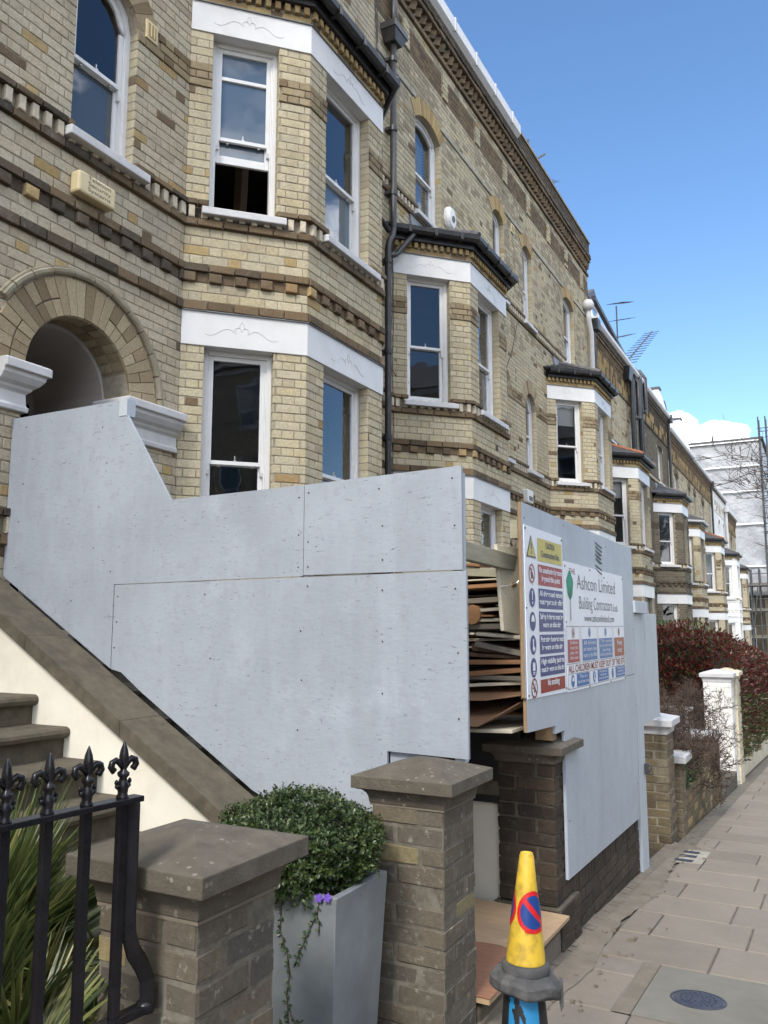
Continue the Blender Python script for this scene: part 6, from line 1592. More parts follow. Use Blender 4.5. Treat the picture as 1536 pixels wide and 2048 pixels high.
def leaf(m, c, n, up, L, W, fold=.25, t=None):
    c, n, up = Vector(c), Vector(n).normalized(), Vector(up).normalized(); s = up.cross(n)
    if s.length < 1e-4: s = up.orthogonal()
    s.normalize(); a, b = c, c + up * L; l = c + up * L * .5 + s * W * .5 + n * W * fold; r = c + up * L * .5 - s * W * .5 + n * W * fold
    i = len(m.v); m.v += [tuple(a), tuple(l), tuple(b), tuple(r)]; t = t if t is not None else R() * .998 + .001
    m.f += [(i, i + 1, i + 2), (i, i + 2, i + 3)]; m.t += [t, t]
def rv():
    while True:
        v = Vector((U(-1, 1), U(-1, 1), U(-1, 1)))
        if .05 < v.length < 1: return v.normalized()
bx = thing('box_shrub', (pcx, pcy, pzt), 'rounded dark green box shrub growing in the metal planter', 'shrub')
BC_ = Vector((-1.895, 2.86, .768)); RB = Vector((.305, .30, .180))
def bump_r(d): return 1 + .07 * sin(7 * d.x + 3 * d.z) + .06 * sin(9 * d.y + 2) + .05 * sin(13 * d.z + 5 * d.x)
m = MB(); core = MB()
for i in range(5200):
    d = rv()
    if d.z < -.75: continue
    rr = bump_r(d) * (1 - .22 * R() ** 2.4); p = BC_ + Vector((d.x * RB.x, d.y * RB.y, d.z * RB.z)) * rr
    if p.z < pzt - .02 and abs(p.x - pcx) < hx and abs(p.y - pcy) < hx: continue
    ax = (d * .7 + rv() * .55 + Vector((0, 0, .5))).normalized()
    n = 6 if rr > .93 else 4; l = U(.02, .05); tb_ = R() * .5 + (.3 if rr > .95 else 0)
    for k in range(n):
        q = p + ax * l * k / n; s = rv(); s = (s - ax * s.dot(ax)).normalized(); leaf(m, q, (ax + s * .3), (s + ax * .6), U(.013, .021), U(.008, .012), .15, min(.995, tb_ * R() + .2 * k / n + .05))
build('foliage', m, 'box_leaf', bx, kind='stuff')
for i in range(14):
    for j in range(8):
        pass
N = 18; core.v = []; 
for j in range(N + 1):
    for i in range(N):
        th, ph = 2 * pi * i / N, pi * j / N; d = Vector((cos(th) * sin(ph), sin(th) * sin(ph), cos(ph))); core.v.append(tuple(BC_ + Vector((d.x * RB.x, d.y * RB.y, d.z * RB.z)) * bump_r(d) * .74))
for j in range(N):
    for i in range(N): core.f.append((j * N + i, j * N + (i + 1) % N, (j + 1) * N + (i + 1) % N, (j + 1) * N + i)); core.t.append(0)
build('dark_core', core, 'hedgecore', bx)  # solid dark core that stops the view through the leaves
vn = thing('trailing_vine', (pcx, pcy - hx, pzt), 'thin trailing vine with small purple flowers hanging down the planter front', 'vine')
stems = [[(-1.83, 2.665, .67), (-1.835, 2.655, .60), (-1.84, 2.66, .52), (-1.81, 2.665, .44), (-1.80, 2.668, .38), (-1.815, 2.672, .30), (-1.81, 2.678, .22), (-1.80, 2.68, .15)],
         [(-1.665, 2.66, .665), (-1.68, 2.655, .60), (-1.715, 2.66, .54), (-1.75, 2.665, .47), (-1.785, 2.67, .40)], [(-1.915, 2.66, .665), (-1.93, 2.65, .61), (-1.935, 2.655, .54), (-1.925, 2.663, .47), (-1.945, 2.668, .42)], [(-1.69, 2.66, .62), (-1.67, 2.655, .57), (-1.672, 2.66, .54)], [(-1.80, 2.672, .24), (-1.77, 2.67, .21), (-1.745, 2.672, .23)]]
for s_ in stems:
    m = MB(); m.tube(s_, .0022, 5); st_ = build('stem', m, 'twig', vn); m = MB()
    for a, b in zip(s_, s_[1:]):
        a, b = Vector(a), Vector(b); n = int((b - a).length / .011)
        for k in range(n):
            q = a.lerp(b, k / n); d = Vector((U(-1, 1), U(-.7, -.05), U(-.8, .5))).normalized(); leaf(m, q, (U(-.3, .3), -1, .4), d, U(.014, .024), U(.009, .014), .1)
    build('leaves', m, 'vine_leaf', vn, kind='stuff')
for p in ((-1.865, 2.645, .685), (-1.665, 2.645, .662), (-1.63, 2.645, .668), (-1.85, 2.65, .70)):
    m = MB(); c = Vector(p); nn = Vector((.25, -1, .25)).normalized(); a = nn.orthogonal().normalized(); b = nn.cross(a)
    for k in range(5):
        t = 2 * pi * k / 5; d = a * cos(t) + b * sin(t); leaf(m, c, nn, d, .018, .013, .05)
    build('flower', m, 'petal', vn)

# ------------------------------------------------------------------ wrought railing panel on the first pillar
ga = radians(5.3); gd = Vector((sin(ga), cos(ga), 0)); go = Vector((-1.543, 1.575, 0)); gn = Vector((gd.y, -gd.x, 0))
G = lambda s, z, w=0: tuple(go + gd * s + gn * w + Vector((0, 0, z)))
rl = thing('iron_railing', (go.x, go.y, .7), 'black iron railing with fleur-de-lis tops fixed to the nearest pillar', 'railing')
def gbox(m, s0, s1, z0, z1, w0, w1): m.hexa([G(s0, z0, w1), G(s1, z0, w1), G(s1, z0, w0), G(s0, z0, w0), G(s0, z1, w1), G(s1, z1, w1), G(s1, z1, w0), G(s0, z1, w0)])
m = MB(); gbox(m, -1.6, .03, 1.193, 1.207, -.02, .02); build('top_rail', m, 'black', rl, bevel=.002)
m = MB(); gbox(m, -1.6, .075, .690, .708, -.02, .02); build('bottom_rail', m, 'black', rl, bevel=.003)
m = MB(); m.tube([G(.012, 1.194), G(.012, .92), G(.016, .88), G(.03, .84), G(.058, .80), G(.075, .765), G(.078, .72), G(.078, .70)], .024, 4); build('end_post', m, 'black', rl, bevel=.003)
m = MB(); m.lathe(G(.075, .700), [(.0, -.02), (.022, -.012), (.026, 0), (.022, .012), (0, .02)], 12); build('boss', m, 'black', rl, smooth=True)
barm = None; fm = None
def finial(s):
    global barm, fm
    m = MB(); gbox(m, s - .0105, s + .0105, .70, 1.194, -.0105, .0105); build('bar', m, 'black', rl, bevel=.0015)
    c = Vector(G(s, 1.205)); m = MB()
    m.lathe(c, [(.017, 0), (.0175, .006), (.0135, .012), (.0145, .022), (.018, .032), (.0125, .042), (.010, .050), (.0165, .056), (.017, .062), (.009, .068), (.0085, .076), (.0125, .088), (.0135, .100), (.0105, .116), (.004, .132), (.0008, .138)], 14, ay=.75)
    for sg in (-1, 1):
        pts = [(.0, .070), (.012, .086), (.024, .094), (.0345, .090), (.0375, .079), (.031, .070), (.0245, .074)]
        m.tube([c + gd * (sg * a) + Vector((0, 0, b)) for a, b in pts], [.006, .0075, .0078, .008, .0085, .0085, .005], 8)
        for (a, b, r) in ((.016, .030, .007), (.020, .040, .005)): m.lathe(c + gd * (sg * a) + Vector((0, 0, b - .006)), [(.002, 0), (r, .005), (r * .8, .011), (.001, .014)], 8)
    build('fleur_de_lis', m, 'black', rl, smooth=True)
for k in range(14): finial(-.022 - .1035 * k)

# ------------------------------------------------------------------ palm in the front garden
pm = thing('fan_palm', (-2.62, 2.0, gz(2.0)), 'spiky green fan palm behind the black railing at the foot of the steps', 'palm')
def fan(origin, direc, L, spread, n, droop, mat='palm_leaf'):
    m = MB(); o = Vector(origin); d = Vector(direc).normalized(); side = d.cross(Vector((0, 0, 1)));
    if side.length < .1: side = Vector((1, 0, 0))
    side = (side.normalized() + rv() * .35).normalized(); side = (side - d * side.dot(d)).normalized(); nrm = side.cross(d); tt = R()
    for i in range(n):
        a = radians(-spread + 2 * spread * (i + .5) / n + U(-2, 2)); v = (d * cos(a) + side * sin(a)).normalized(); ln = L * U(.82, 1.05) * (1 - .25 * abs(a) / radians(100)); w = U(.008, .014)
        prev = None; seg = 6; t = min(.99, max(.01, .2 + tt * .4 + U(-.15, .35)))
        c = v.cross(nrm).normalized()
        for k in range(seg + 1):
            f = k / seg; p = o + v * ln * f + Vector((0, 0, -droop * f * f * ln)) + nrm * .0; ww = w * (1.0 if f < .15 else (1 - (f - .15) / .85) ** .7) + .0006
            cur = (p - c * ww + nrm * ww * .5, p, p + c * ww + nrm * ww * .5)
            if prev: m.quad(prev[0], prev[1], cur[1], cur[0], t); m.quad(prev[1], prev[2], cur[2], cur[1], t)
            prev = cur
    return m
random.seed(77)
crown = Vector((-2.62, 2.0, .36))
for i in range(46):
    az = U(0, 2 * pi); el = U(.15, 1.45); d = Vector((cos(az) * cos(el), sin(az) * cos(el), sin(el))); pl_ = U(.08, .30); hub = crown + d * pl_
    L = U(.50, .72) * (1 if d.y < .35 else .8)
    if hub.y + d.y * L > 3.15: continue
    if hub.x + d.x * L > -1.75 and hub.z < 1.0: L *= .7
    m = fan(hub, d, L, U(22, 50), 20, U(.0, .22)); fr_ = build('frond', m, 'palm_leaf', pm)
    m = MB(); m.tube([crown - Vector((0, 0, .1)), hub], .007, 5); build('stalk', m, 'palm_leaf', fr_)
for hx_, hy_, hz_, az, el, L in ((-1.98, 1.62, .50, .5, 1.0, .45), (-1.95, 1.55, .35, .3, .9, .5), (-2.05, 1.7, .45, -.1, 1.25, .5), (-1.9, 1.5, .25, .9, .8, .42), (-2.0, 1.55, .6, -.6, 1.1, .45), (-1.86, 1.58, .5, 1.2, 1.1, .40), (-2.0, 1.5, .2, .1, .5, .4)):
    d = Vector((cos(az) * cos(el), sin(az) * cos(el), sin(el))); m = fan((hx_, hy_, hz_), d, L, 30, 16, .12); fr_ = build('frond', m, 'palm_leaf', pm)
    m = MB(); m.tube([crown - Vector((0, 0, .1)), (hx_, hy_, hz_)], .007, 5); build('stalk', m, 'palm_leaf', fr_)
for az, el, pl_, L in ((-.15, .95, .12, .62), (.25, .85, .18, .52), (-.6, .8, .2, .6), (-1.2, .7, .2, .6), (.1, 1.2, .1, .62), (-2.0, .9, .2, .6), (-.9, 1.2, .15, .66), (-.3, .6, .2, .5), (-1.0, .3, .2, .5), (-.5, .1, .15, .42), (-1.4, .1, .15, .5), (.5, 1.1, .15, .6), (-1.7, 1.2, .12, .66), (2.6, 1.1, .12, .66), (3.4, .9, .12, .6)):
    d = Vector((cos(az) * cos(el), sin(az) * cos(el), sin(el))); hub = crown + d * pl_
    m = fan(hub, d, L, 34, 24, .10); fr_ = build('frond', m, 'palm_leaf', pm); m = MB(); m.tube([crown - Vector((0, 0, .1)), hub], .007, 5); build('stalk', m, 'palm_leaf', fr_)
m = MB(); m.tube([(-2.62, 2.0, gz(2) - .1), (-2.62, 2.0, .2), crown], [.11, .10, .07], 10); build('trunk', m, 'bark', pm)
m = MB()
for i in range(900):
    p = Vector((U(-3.3, -1.75), U(1.2, 2.6), gz(2) + abs(random.gauss(0, .16)))); d = Vector((U(-1, 1), U(-1, 1), U(-.1, 1))).normalized(); leaf(m, p, rv(), d, U(.12, .34), U(.008, .02), .2, U(.01, .6))
build('undergrowth', m, 'palm_leaf', kind='stuff', label='tangle of strap leaves on the ground under the fan palm', cat='undergrowth')

# ------------------------------------------------------------------ hedges and bare shrubs further down
def hedge(name, x0, x1, y0, y1, zt0, zt1, zb0, zb1, n, size, mix, label, red_z=.5, core=True, kindmat=('photinia_red', 'photinia_green')):
    h = thing(name, ((x0 + x1) / 2, (y0 + y1) / 2, gz((y0 + y1) / 2)), label, 'hedge'); A, B = MB(), MB()
    for i in range(n):
        f = R(); y = y0 + (y1 - y0) * f; zt = zt0 + (zt1 - zt0) * f; zb = zb0 + (zb1 - zb0) * f; g = R(); v = R(); x = x0 + (x1 - x0) * v
        hh = zt - zb; lump = .12 * sin(y * 2.3 + x) + .08 * sin(x * 5 + y * 4)
        r = R()
        if r < .30: z = zt - (.5 * (2 * v - 1) ** 4) + lump - abs(random.gauss(0, .07)); n_ = Vector((0, 0, 1))
        elif r < .62: x = x1 + lump * .6 - abs(random.gauss(0, .08)) - .25 * (max(0, (g - .75)) * 4) ** 2; z = zb + hh * g; n_ = Vector((1, 0, .3))
        elif r < .88: y = y0 + lump * .6 + abs(random.gauss(0, .08)); z = zb0 + (zt0 - zb0) * g - .5 * (2 * v - 1) ** 4 * g; n_ = Vector((0, -1, .3))
        else: z = zb + hh * g; n_ = rv()
        fr_ = (z - zb) / hh; red = R() < mix * (1.25 if fr_ > red_z else .45) and fr_ > .15
        d = (n_ + rv() * .9 + Vector((0, 0, .5))).normalized(); leaf(A if red else B, (x, y, z), n_ + rv() * .6, d, size * U(.7, 1.3), size * U(.32, .5), .2)
    build('red_leaves', A, kindmat[0], h, kind='stuff'); build('green_leaves', B, kindmat[1], h, kind='stuff')
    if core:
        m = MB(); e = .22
        m.hexa([(x0 + e, y0 + e, zb0 - .3), (x1 - e, y0 + e, zb0 - .3), (x1 - e, y1 - e, zb1 - .3), (x0 + e, y1 - e, zb1 - .3), (x0 + e + .2, y0 + e, zt0 - e - .05), (x1 - e - .2, y0 + e, zt0 - e - .05), (x1 - e - .2, y1 - e, zt1 - e), (x0 + e + .2, y1 - e, zt1 - e)]); build('dark_core', m, 'hedgecore', h)  # solid dark core filling the hedge behind its leaves
    return h
random.seed(8)
hedge('photinia_hedge', -3.9, -1.42, 15.3, 26, 1.58, .85, -.62, -1.2, 30000, .085, .62, 'long hedge of dark red and green leaves rising behind the white gate pillar')
hedge('evergreen_hedge', -4.3, -2.4, 20, 28, 1.75, 1.15, -.6, -1.2, 9000, .07, 0, 'plain green ivy-like hedge showing above the back of the red hedge', kindmat=('ivy_leaf', 'ivy_leaf'))
m = MB()
for k in range(9):
    y = 16 + k * 1.0; m2 = MB(); m2.box(-1.52, -1.47, y, y + .97, gz(y + .97) - .05, gz(y) + .55)
    if k == 0: fbd = thing('garden_fence', (-1.5, 20, gz(20)), 'pale weathered board fence under the overhanging red hedge', 'fence')
    build('fence_board', m2, 'creambrick', fbd, bevel=.004)
def bare(name, base, h, seed, label, cat, mat='twig', spread=.9, depth=5, r0=.02, nb=3, trunk=None, rmin=.0028, cone=None):
    rnd = random.Random(seed); t = thing(name, base, label, cat); m = MB()
    def grow(p, d, L, r, k):
        mid = p + d * L * .5 + Vector((rnd.uniform(-1, 1), rnd.uniform(-1, 1), rnd.uniform(-.5, .5))) * L * .08; e = mid + (d + Vector((rnd.uniform(-.3, .3), rnd.uniform(-.3, .3), rnd.uniform(-.1, .3)))).normalized() * L * .5
        m.tube([p, mid, e], [r, r * .8, r * .6], 4 if k > 1 else 7, cap=False)
        if k >= depth: return
        for i in range(nb if k else nb + 1):
            a = Vector((rnd.uniform(-1, 1), rnd.uniform(-1, 1), rnd.uniform(-.45, .75))).normalized()
            q = (d * rnd.uniform(.4, .9) + a * spread).normalized(); s = rnd.uniform(.55, 1.0); grow(p.lerp(e, s) if s < .95 else e, q, L * rnd.uniform(.55, .8), max(rmin, r * .58), k + 1)
    b = Vector(base)
    if trunk: tm = MB(); tm.tube([b, b + Vector((0, 0, trunk))], [r0 * 2.2, r0 * 1.6], 10); build('trunk', tm, 'bark', t); b = b + Vector((0, 0, trunk))
    for i in range(4): 
        a = 2 * pi * i / 4 + rnd.uniform(-.4, .4); grow(b, Vector((cos(a) * .6, sin(a) * .6, rnd.uniform(.6, 1.2))).normalized(), h * .34, r0, 0)
    build('branches', m, mat, t, kind='stuff'); return t
bare('bare_shrub', (-1.9, 10.9, gz(11) + .2), 1.6, 4, 'leafless twiggy shrub in the garden behind the mossy wall, against the white pillar', 'shrub', depth=6, r0=.014, nb=3)
bare('bare_shrub', (-1.95, 9.9, gz(10) + .25), 1.6, 9, 'denser leafless shrub left of the other one, half hidden by the hoarding door post', 'shrub', depth=6, r0=.014, nb=3)
bare('bare_shrub', (-1.8, 12.2, gz(12) + .2), 1.9, 14, 'leafless shrub whose twigs reach in front of the white gate pillar', 'shrub', depth=6, r0=.014, nb=3)
bare('street_tree', (2.1, 26.0, gz(26)), 9.0, 21, 'bare street tree reaching its thin branches in from the pavement edge', 'tree', 'twig', .75, 6, .06, 3, trunk=2.4, rmin=.008)
# small green plant behind the low wall
m = MB()
for i in range(1500):
    c = Vector((U(-1.8, -1.47), U(9.7, 11.2), -.16 + abs(random.gauss(0, .12)))); leaf(m, c, rv(), (rv() + Vector((0, 0, .7))).normalized(), .055, .026, .2)
build('green_plant', m, 'ivy_leaf', label='small bushy green plant spilling over the mossy garden wall', cat='plant', kind='stuff')
# white stair wall and balustrade in the next gardens
wb = thing('white_wall', (-3.0, 13.7, gz(13.7)), 'white painted stair wall with a flat coping behind the leafless shrubs', 'wall')
m = MB(); m.box(-4.7, -1.95, 13.75, 13.95, gz(13.8) - .1, .05); build('wall_body', m, 'white', wb)
m = MB(); m.box(-4.7, -1.93, 13.70, 14.0, .05, .10); build('coping', m, 'white', wb); m = MB(); m.box(-4.7, -1.93, 13.72, 13.98, .34, .38); build('top_rail', m, 'white', wb)
for k in range(9): m = MB(); m.box(-4.6 + k * .32, -4.56 + k * .32, 13.83, 13.87, .10, .34); build('baluster', m, 'white', wb)
m = MB(); m.box(-4.6, -2.0, 11.0, 11.15, gz(11) - .1, .0)
wb2 = thing('white_wall', (-3.0, 11.1, gz(11.1)), 'low white rendered garden wall lower down behind the short pier', 'wall')
build('wall_body', m, 'whitestone', wb2); m = MB(); m.box(-4.62, -1.97, 10.95, 11.2, .0, .05); build('coping', m, 'white', wb2)
# ------------------------------------------------------------------ fittings on the facades
def fitting(name, mb, mat, label, cat, **k): return build(name, mb, mat, label=label, cat=cat, **k)
ab = thing('alarm_box', (WX + .05, 4.17, 4.78), 'aged cream alarm box with grey lettering on the nearest house wall', 'alarm box')
m = MB(); m.box(WX, WX + .10, 3.985, 4.345, 4.80, 4.97); build('cover', m, 'plastic_cream', ab, bevel=.018)
for i, L in enumerate(('Telecom', 'Security', 'Systems')): text(ab, L, 4.07, 4.29, 4.925 - i * .045, .045, WX + .102, 'signgrey')
m = MB(); m.box(WX, WX + .02, 4.665, 4.80, 6.53, 6.70); av = build('air_vent', m, 'plastic_cream', label='small cream air vent between the arched window and the bay', cat='vent', bevel=.004)
m = MB(); m.box(WX + .021, WX + .024, 4.69, 4.775, 6.555, 6.675); g1 = build('grille', m, 'ochre', av)
for k in range(2): m = MB(); m.box(WX + .024, WX + .03, 4.71 + k * .035, 4.72 + k * .035, 6.555, 6.675); build('bar', m, 'plastic_cream', g1)
sd_ = thing('alarm_bell', (WX + .08, 11.05, 7.8), 'round white alarm siren high on the wall right of the blind window', 'alarm')
m = MB(); prof = [(.02, 0), (.15, 0), (.15, .05), (.12, .09), (.0, .10)]; m.lathe((0, 0, 0), prof, 24, ay=1.25); m.v = [(WX + c, 11.05 + a, 7.82 + b) for a, b, c in m.v]; build('dome', m, 'plastic_white', sd_)
m = MB(); m.lathe((0, 0, 0), [(.05, .098), (.05, .106), (.0, .107)], 16); m.v = [(WX + c, 11.05 + a, 7.80 + b) for a, b, c in m.v]; build('badge', m, 'signgrey', sd_)
m = MB(); m.box(WX, WX + .12, 14.30, 14.62, 3.86, 4.10); ab2 = build('alarm_box', m, 'plastic_white', label='white alarm box just above the top edge of the front hoarding', cat='alarm box', bevel=.02)
m = MB(); m.box(WX + .12, WX + .125, 14.36, 14.56, 3.90, 3.98); build('label_plate', m, 'signgrey', ab2)
m = MB(); m.box(WX, WX + .02, 14.0, 14.16, 8.93, 9.10); av = build('air_vent', m, 'plastic_cream', label='small cream air vent high between two narrow upper windows', cat='vent'); m = MB(); m.box(WX + .02, WX + .023, 14.03, 14.08, 8.96, 9.07); m.box(WX + .02, WX + .023, 14.09, 14.13, 8.96, 9.07); build('grille', m, 'ochre', av)
# party-wall downpipe with hopper, swan neck, cables
dp = thing('downpipe', (WX + .1, 9.0, 3.5), 'black downpipe with a square hopper between the two nearest bays', 'downpipe')
m = MB(); X = WX + .11; m.hexa([(X - .09, 8.94, 9.36), (X + .07, 8.94, 9.36), (X + .07, 9.14, 9.36), (X - .09, 9.14, 9.36), (X - .11, 8.86, 9.50), (X + .11, 8.86, 9.50), (X + .11, 9.22, 9.50), (X - .11, 9.22, 9.50)]); m.box(X - .11, X + .12, 8.85, 9.23, 9.50, 9.60); build('hopper', m, 'pipeblack', dp, bevel=.008)
m = MB(); m.tube([(X, 9.02, 9.40), (X, 9.02, 6.75), (X, 8.99, 6.62), (X, 8.90, 6.52), (X, 8.86, 6.40), (X, 8.86, 2.0), (X, 8.86, -.4)], .042, 12); build('pipe', m, 'pipeblack', dp, smooth=True)
for y, z in ((9.02, 9.1), (9.02, 8.1), (9.02, 7.2), (8.86, 6.2), (8.86, 5.0), (8.86, 3.9)):
    m = MB(); m.tube([(X, y, z), (X, y, z + .07)], .052, 12); m.box(X - .1, X - .03, y - .06, y + .06, z + .01, z + .05); build('pipe_clip', m, 'pipeblack', dp)
m = MB(); m.tube([(X + .02, 9.02, 9.62), (X - .02, 9.08, 9.9), (X - .02, 9.08, 10.6)], .05, 12); m.tube([(X + .02, 8.84, 6.63), (X + .03, 8.55, 6.70), (X + .12, 8.42, 7.50)], .036, 10); build('branch_pipe', m, 'pipeblack', dp, smooth=True)
m = MB(); m.tube([(X, 8.88, 6.30), (X, 9.1, 6.42), (X + .15, 9.28, 6.72), (X + .16, 9.35, 6.8)], .036, 10); build('branch_pipe', m, 'pipeblack', dp, smooth=True)
for k, (y, r_) in enumerate(((8.70, .007), (8.76, .006), (9.12, .006), (9.16, .005))):
    m = MB(); pts = [(WX + .02 + .012 * sin(z * 3 + k), y + .03 * sin(z * 1.7 + k * 2) + .02 * sin(z * 4.1 + k), z) for z in [10.5 - .4 * i for i in range(24)]]; m.tube(pts, r_, 5)
    build('cable', m, 'pipeblack', label=['thin black cable left of the downpipe', 'second thin black cable close to the downpipe', 'thin black cable right of the downpipe', 'loose black cable sagging beside the second bay'][k] + ', down the joint between the houses', cat='cable')
m = MB(); m.tube([(WX + .02, 9.14, 4.9), (WX + .05, 9.35, 4.75), (WX + .08, 9.5, 4.8), (WX + .06, 9.45, 5.0), (WX + .03, 9.2, 5.05)], .005, 5); build('cable_loop', m, 'pipeblack', label='small loop of black cable by the first bay corner of the second house', cat='cable')
m = MB(); m.tube([(WX + .02, 13.2, 6.0), (WX + .02, 13.5, 6.1), (WX + .02, 13.9, 6.6), (WX + .02, 14.2, 7.2)], .006, 5); build('wall_cable', m, 'pipeblack', label='thin cable curving up the wall right of the second bay', cat='cable')
# pale soil pipe at the end of the third house
wp = thing('soil_pipe', (WX + .08, 19.4, 5), 'pale grey soil pipe with a round cowl near the end of the third house', 'pipe')
m = MB(); m.tube([(WX + .1, 19.4, 9.3), (WX + .1, 19.42, 9.0), (WX + .1, 19.62, 8.75), (WX + .1, 19.62, 3.0)], .06, 10); build('pipe', m, 'whitestone', wp, smooth=True)
m = MB(); m.lathe((WX + .1, 19.38, 9.25), [(.06, 0), (.13, .05), (.15, .15), (.10, .25), (.0, .27)], 14); build('cowl', m, 'whitestone', wp, smooth=True)
# black soil pipes on the fourth house
for ys_, top, lb in ((24.05, 8.55, 'left of two tall looped black soil pipes on the fourth house'), (25.2, 9.0, 'right and taller of two looped black soil pipes on the fourth house')):
    sp_ = thing('black_soil_pipe', (WX + .15, ys_, 4), lb, 'pipe', 'looped black soil pipes')
    for dy in (0, .22):
        m = MB(); X = WX + .16; m.tube([(X, ys_ + dy, 2.0), (X, ys_ + dy, top), (X, ys_ + dy, top + .25), (X - .1, ys_ + dy, top + .42), (X - .5, ys_ + dy, top + .45)], .06, 10); build('pipe', m, 'pipeblack', sp_, smooth=True)
    m = MB(); m.tube([(X + .05, ys_ + .22, top - .9), (X + .05, ys_ + .7, top - .75), (X + .05, ys_ + .75, top + .3), (X - .1, ys_ + .75, top + .55), (X - .5, ys_ + .75, top + .55)], .065, 10); build('loop', m, 'pipeblack', sp_, smooth=True)
m = MB(); X = WX + .12; m.hexa([(X - .1, 23.55, 8.65), (X + .08, 23.55, 8.65), (X + .08, 23.85, 8.65), (X - .1, 23.85, 8.65), (X - .12, 23.4, 9.0), (X + .14, 23.4, 9.0), (X + .14, 24.0, 9.0), (X - .12, 24.0, 9.0)]); build('rain_hopper', m, 'pipeblack', label='black rainwater hopper under the eaves of the fourth house', cat='hopper')
for yy, lb in ((30.95, 'black downpipe at the far end of the dark smoky house'), (43.4, 'black downpipe before the white painted house'), (19.9, 'thin black downpipe where the fourth house begins')):
    m = MB(); zt = 9.0 if yy < 40 else 8.5; zt = 8.9 if yy < 20 else zt; m.tube([(WX + .1, yy, -1.5), (WX + .1, yy, zt)], .05, 8); m.box(WX, WX + .24, yy - .14, yy + .14, zt, zt + .28)
    build('downpipe', m, 'pipeblack', label=lb, cat='downpipe', smooth=False)
m = MB(); m.tube([(WX + .12, 50.1, -3), (WX + .12, 50.1, 5.5), (WX + .12, 49.7, 6.0), (WX + .12, 49.7, 8.0)], .09, 10); m.box(WX, WX + .3, 49.5, 49.9, 8.0, 8.3); build('white_downpipe', m, 'whitestone', label='white downpipe at the far edge of the white painted house', cat='downpipe')
# aerials
def yagi(parent, a, b, n, el, r=.012):
    a, b = Vector(a), Vector(b); d = (b - a).normalized(); s = d.cross(Vector((0, 0, 1))).normalized(); m = MB(); m.tube([a, b], r, 5)
    bm_ = build('boom', m, 'antenna', parent)
    for k in range(n):
        c = a.lerp(b, (k + .5) / n); L = el * (1 - .3 * k / n); m = MB(); m.tube([c - s * L, c + s * L], r * .45, 4); build('element', m, 'antenna', bm_)
def onx(x, y, X):
    return None
a1 = thing('roof_aerial', (-5.3, 16.6, 11.2), 'first television aerial over the brick parapet of the third house', 'aerial', 'roof aerials')
m = MB(); m.tube([(-5.3, 17.0, 11.0), (-5.3, 17.0, 12.6)], .02, 6); build('mast', m, 'antenna', a1); yagi(a1, (-5.3, 16.9, 11.95), (-5.3, 18.3, 12.95), 8, .05, .03)
a2 = thing('roof_aerial', (-5.3, 18.2, 11.2), 'second, lower television aerial over the brick parapet', 'aerial', 'roof aerials')
m = MB(); m.tube([(-5.3, 18.0, 11.0), (-5.3, 18.0, 12.1)], .016, 6); build('mast', m, 'antenna', a2); yagi(a2, (-5.3, 17.8, 12.0), (-5.3, 19.1, 12.6), 7, .22, .01)
a3 = thing('roof_aerial', (-5.6, 27.4, 10.5), 'triple television aerial on one mast above the fourth house', 'aerial', 'roof aerials')
m = MB(); m.tube([(-5.6, 27.3, 9.4), (-5.6, 27.3, 12.35)], .025, 6); build('mast', m, 'antenna', a3)
for z in (11.15, 11.75, 12.35): yagi(a3, (-5.6, 26.9, z - .05), (-5.6, 29.6, z + .95), 9, .28, .018)
a4 = thing('roof_aerial', (-5.6, 28.8, 10.2), 'long bristly television aerial slanting right of the triple one', 'aerial', 'roof aerials')
m = MB(); m.tube([(-5.6, 28.6, 9.4), (-5.6, 28.6, 10.9)], .025, 6); build('mast', m, 'antenna', a4); yagi(a4, (-5.6, 28.2, 10.55), (-5.6, 34.2, 13.7), 13, .4, .03)

# ------------------------------------------------------------------ scaffolded building at the end
sb = thing('scaffolded_building', (-6.5, 74, -5), 'building at the street end wrapped in white sheeting above open scaffolding', 'building')
yS = 70.0; zg = gz(yS)
m = MB(); m.box(-9.5, -4.2, yS + 1.6, yS + 12, zg - .5, 12.5); build('wall', m, 'gardenbrick', sb)
for zz in (zg + 1.2, zg + 4.4, zg + 7.6):
    for xx in (-8.4, -6.9, -5.4):
        w_ = MB(); w_.box(xx - .45, xx + .45, yS + 1.56, yS + 1.6, zz, zz + 1.9); wf = build('window', w_, 'white', sb)
        w_ = MB(); w_.box(xx - .36, xx + .36, yS + 1.53, yS + 1.56, zz + .1, zz + 1.8); build('pane', w_, 'glass_obscure', wf)
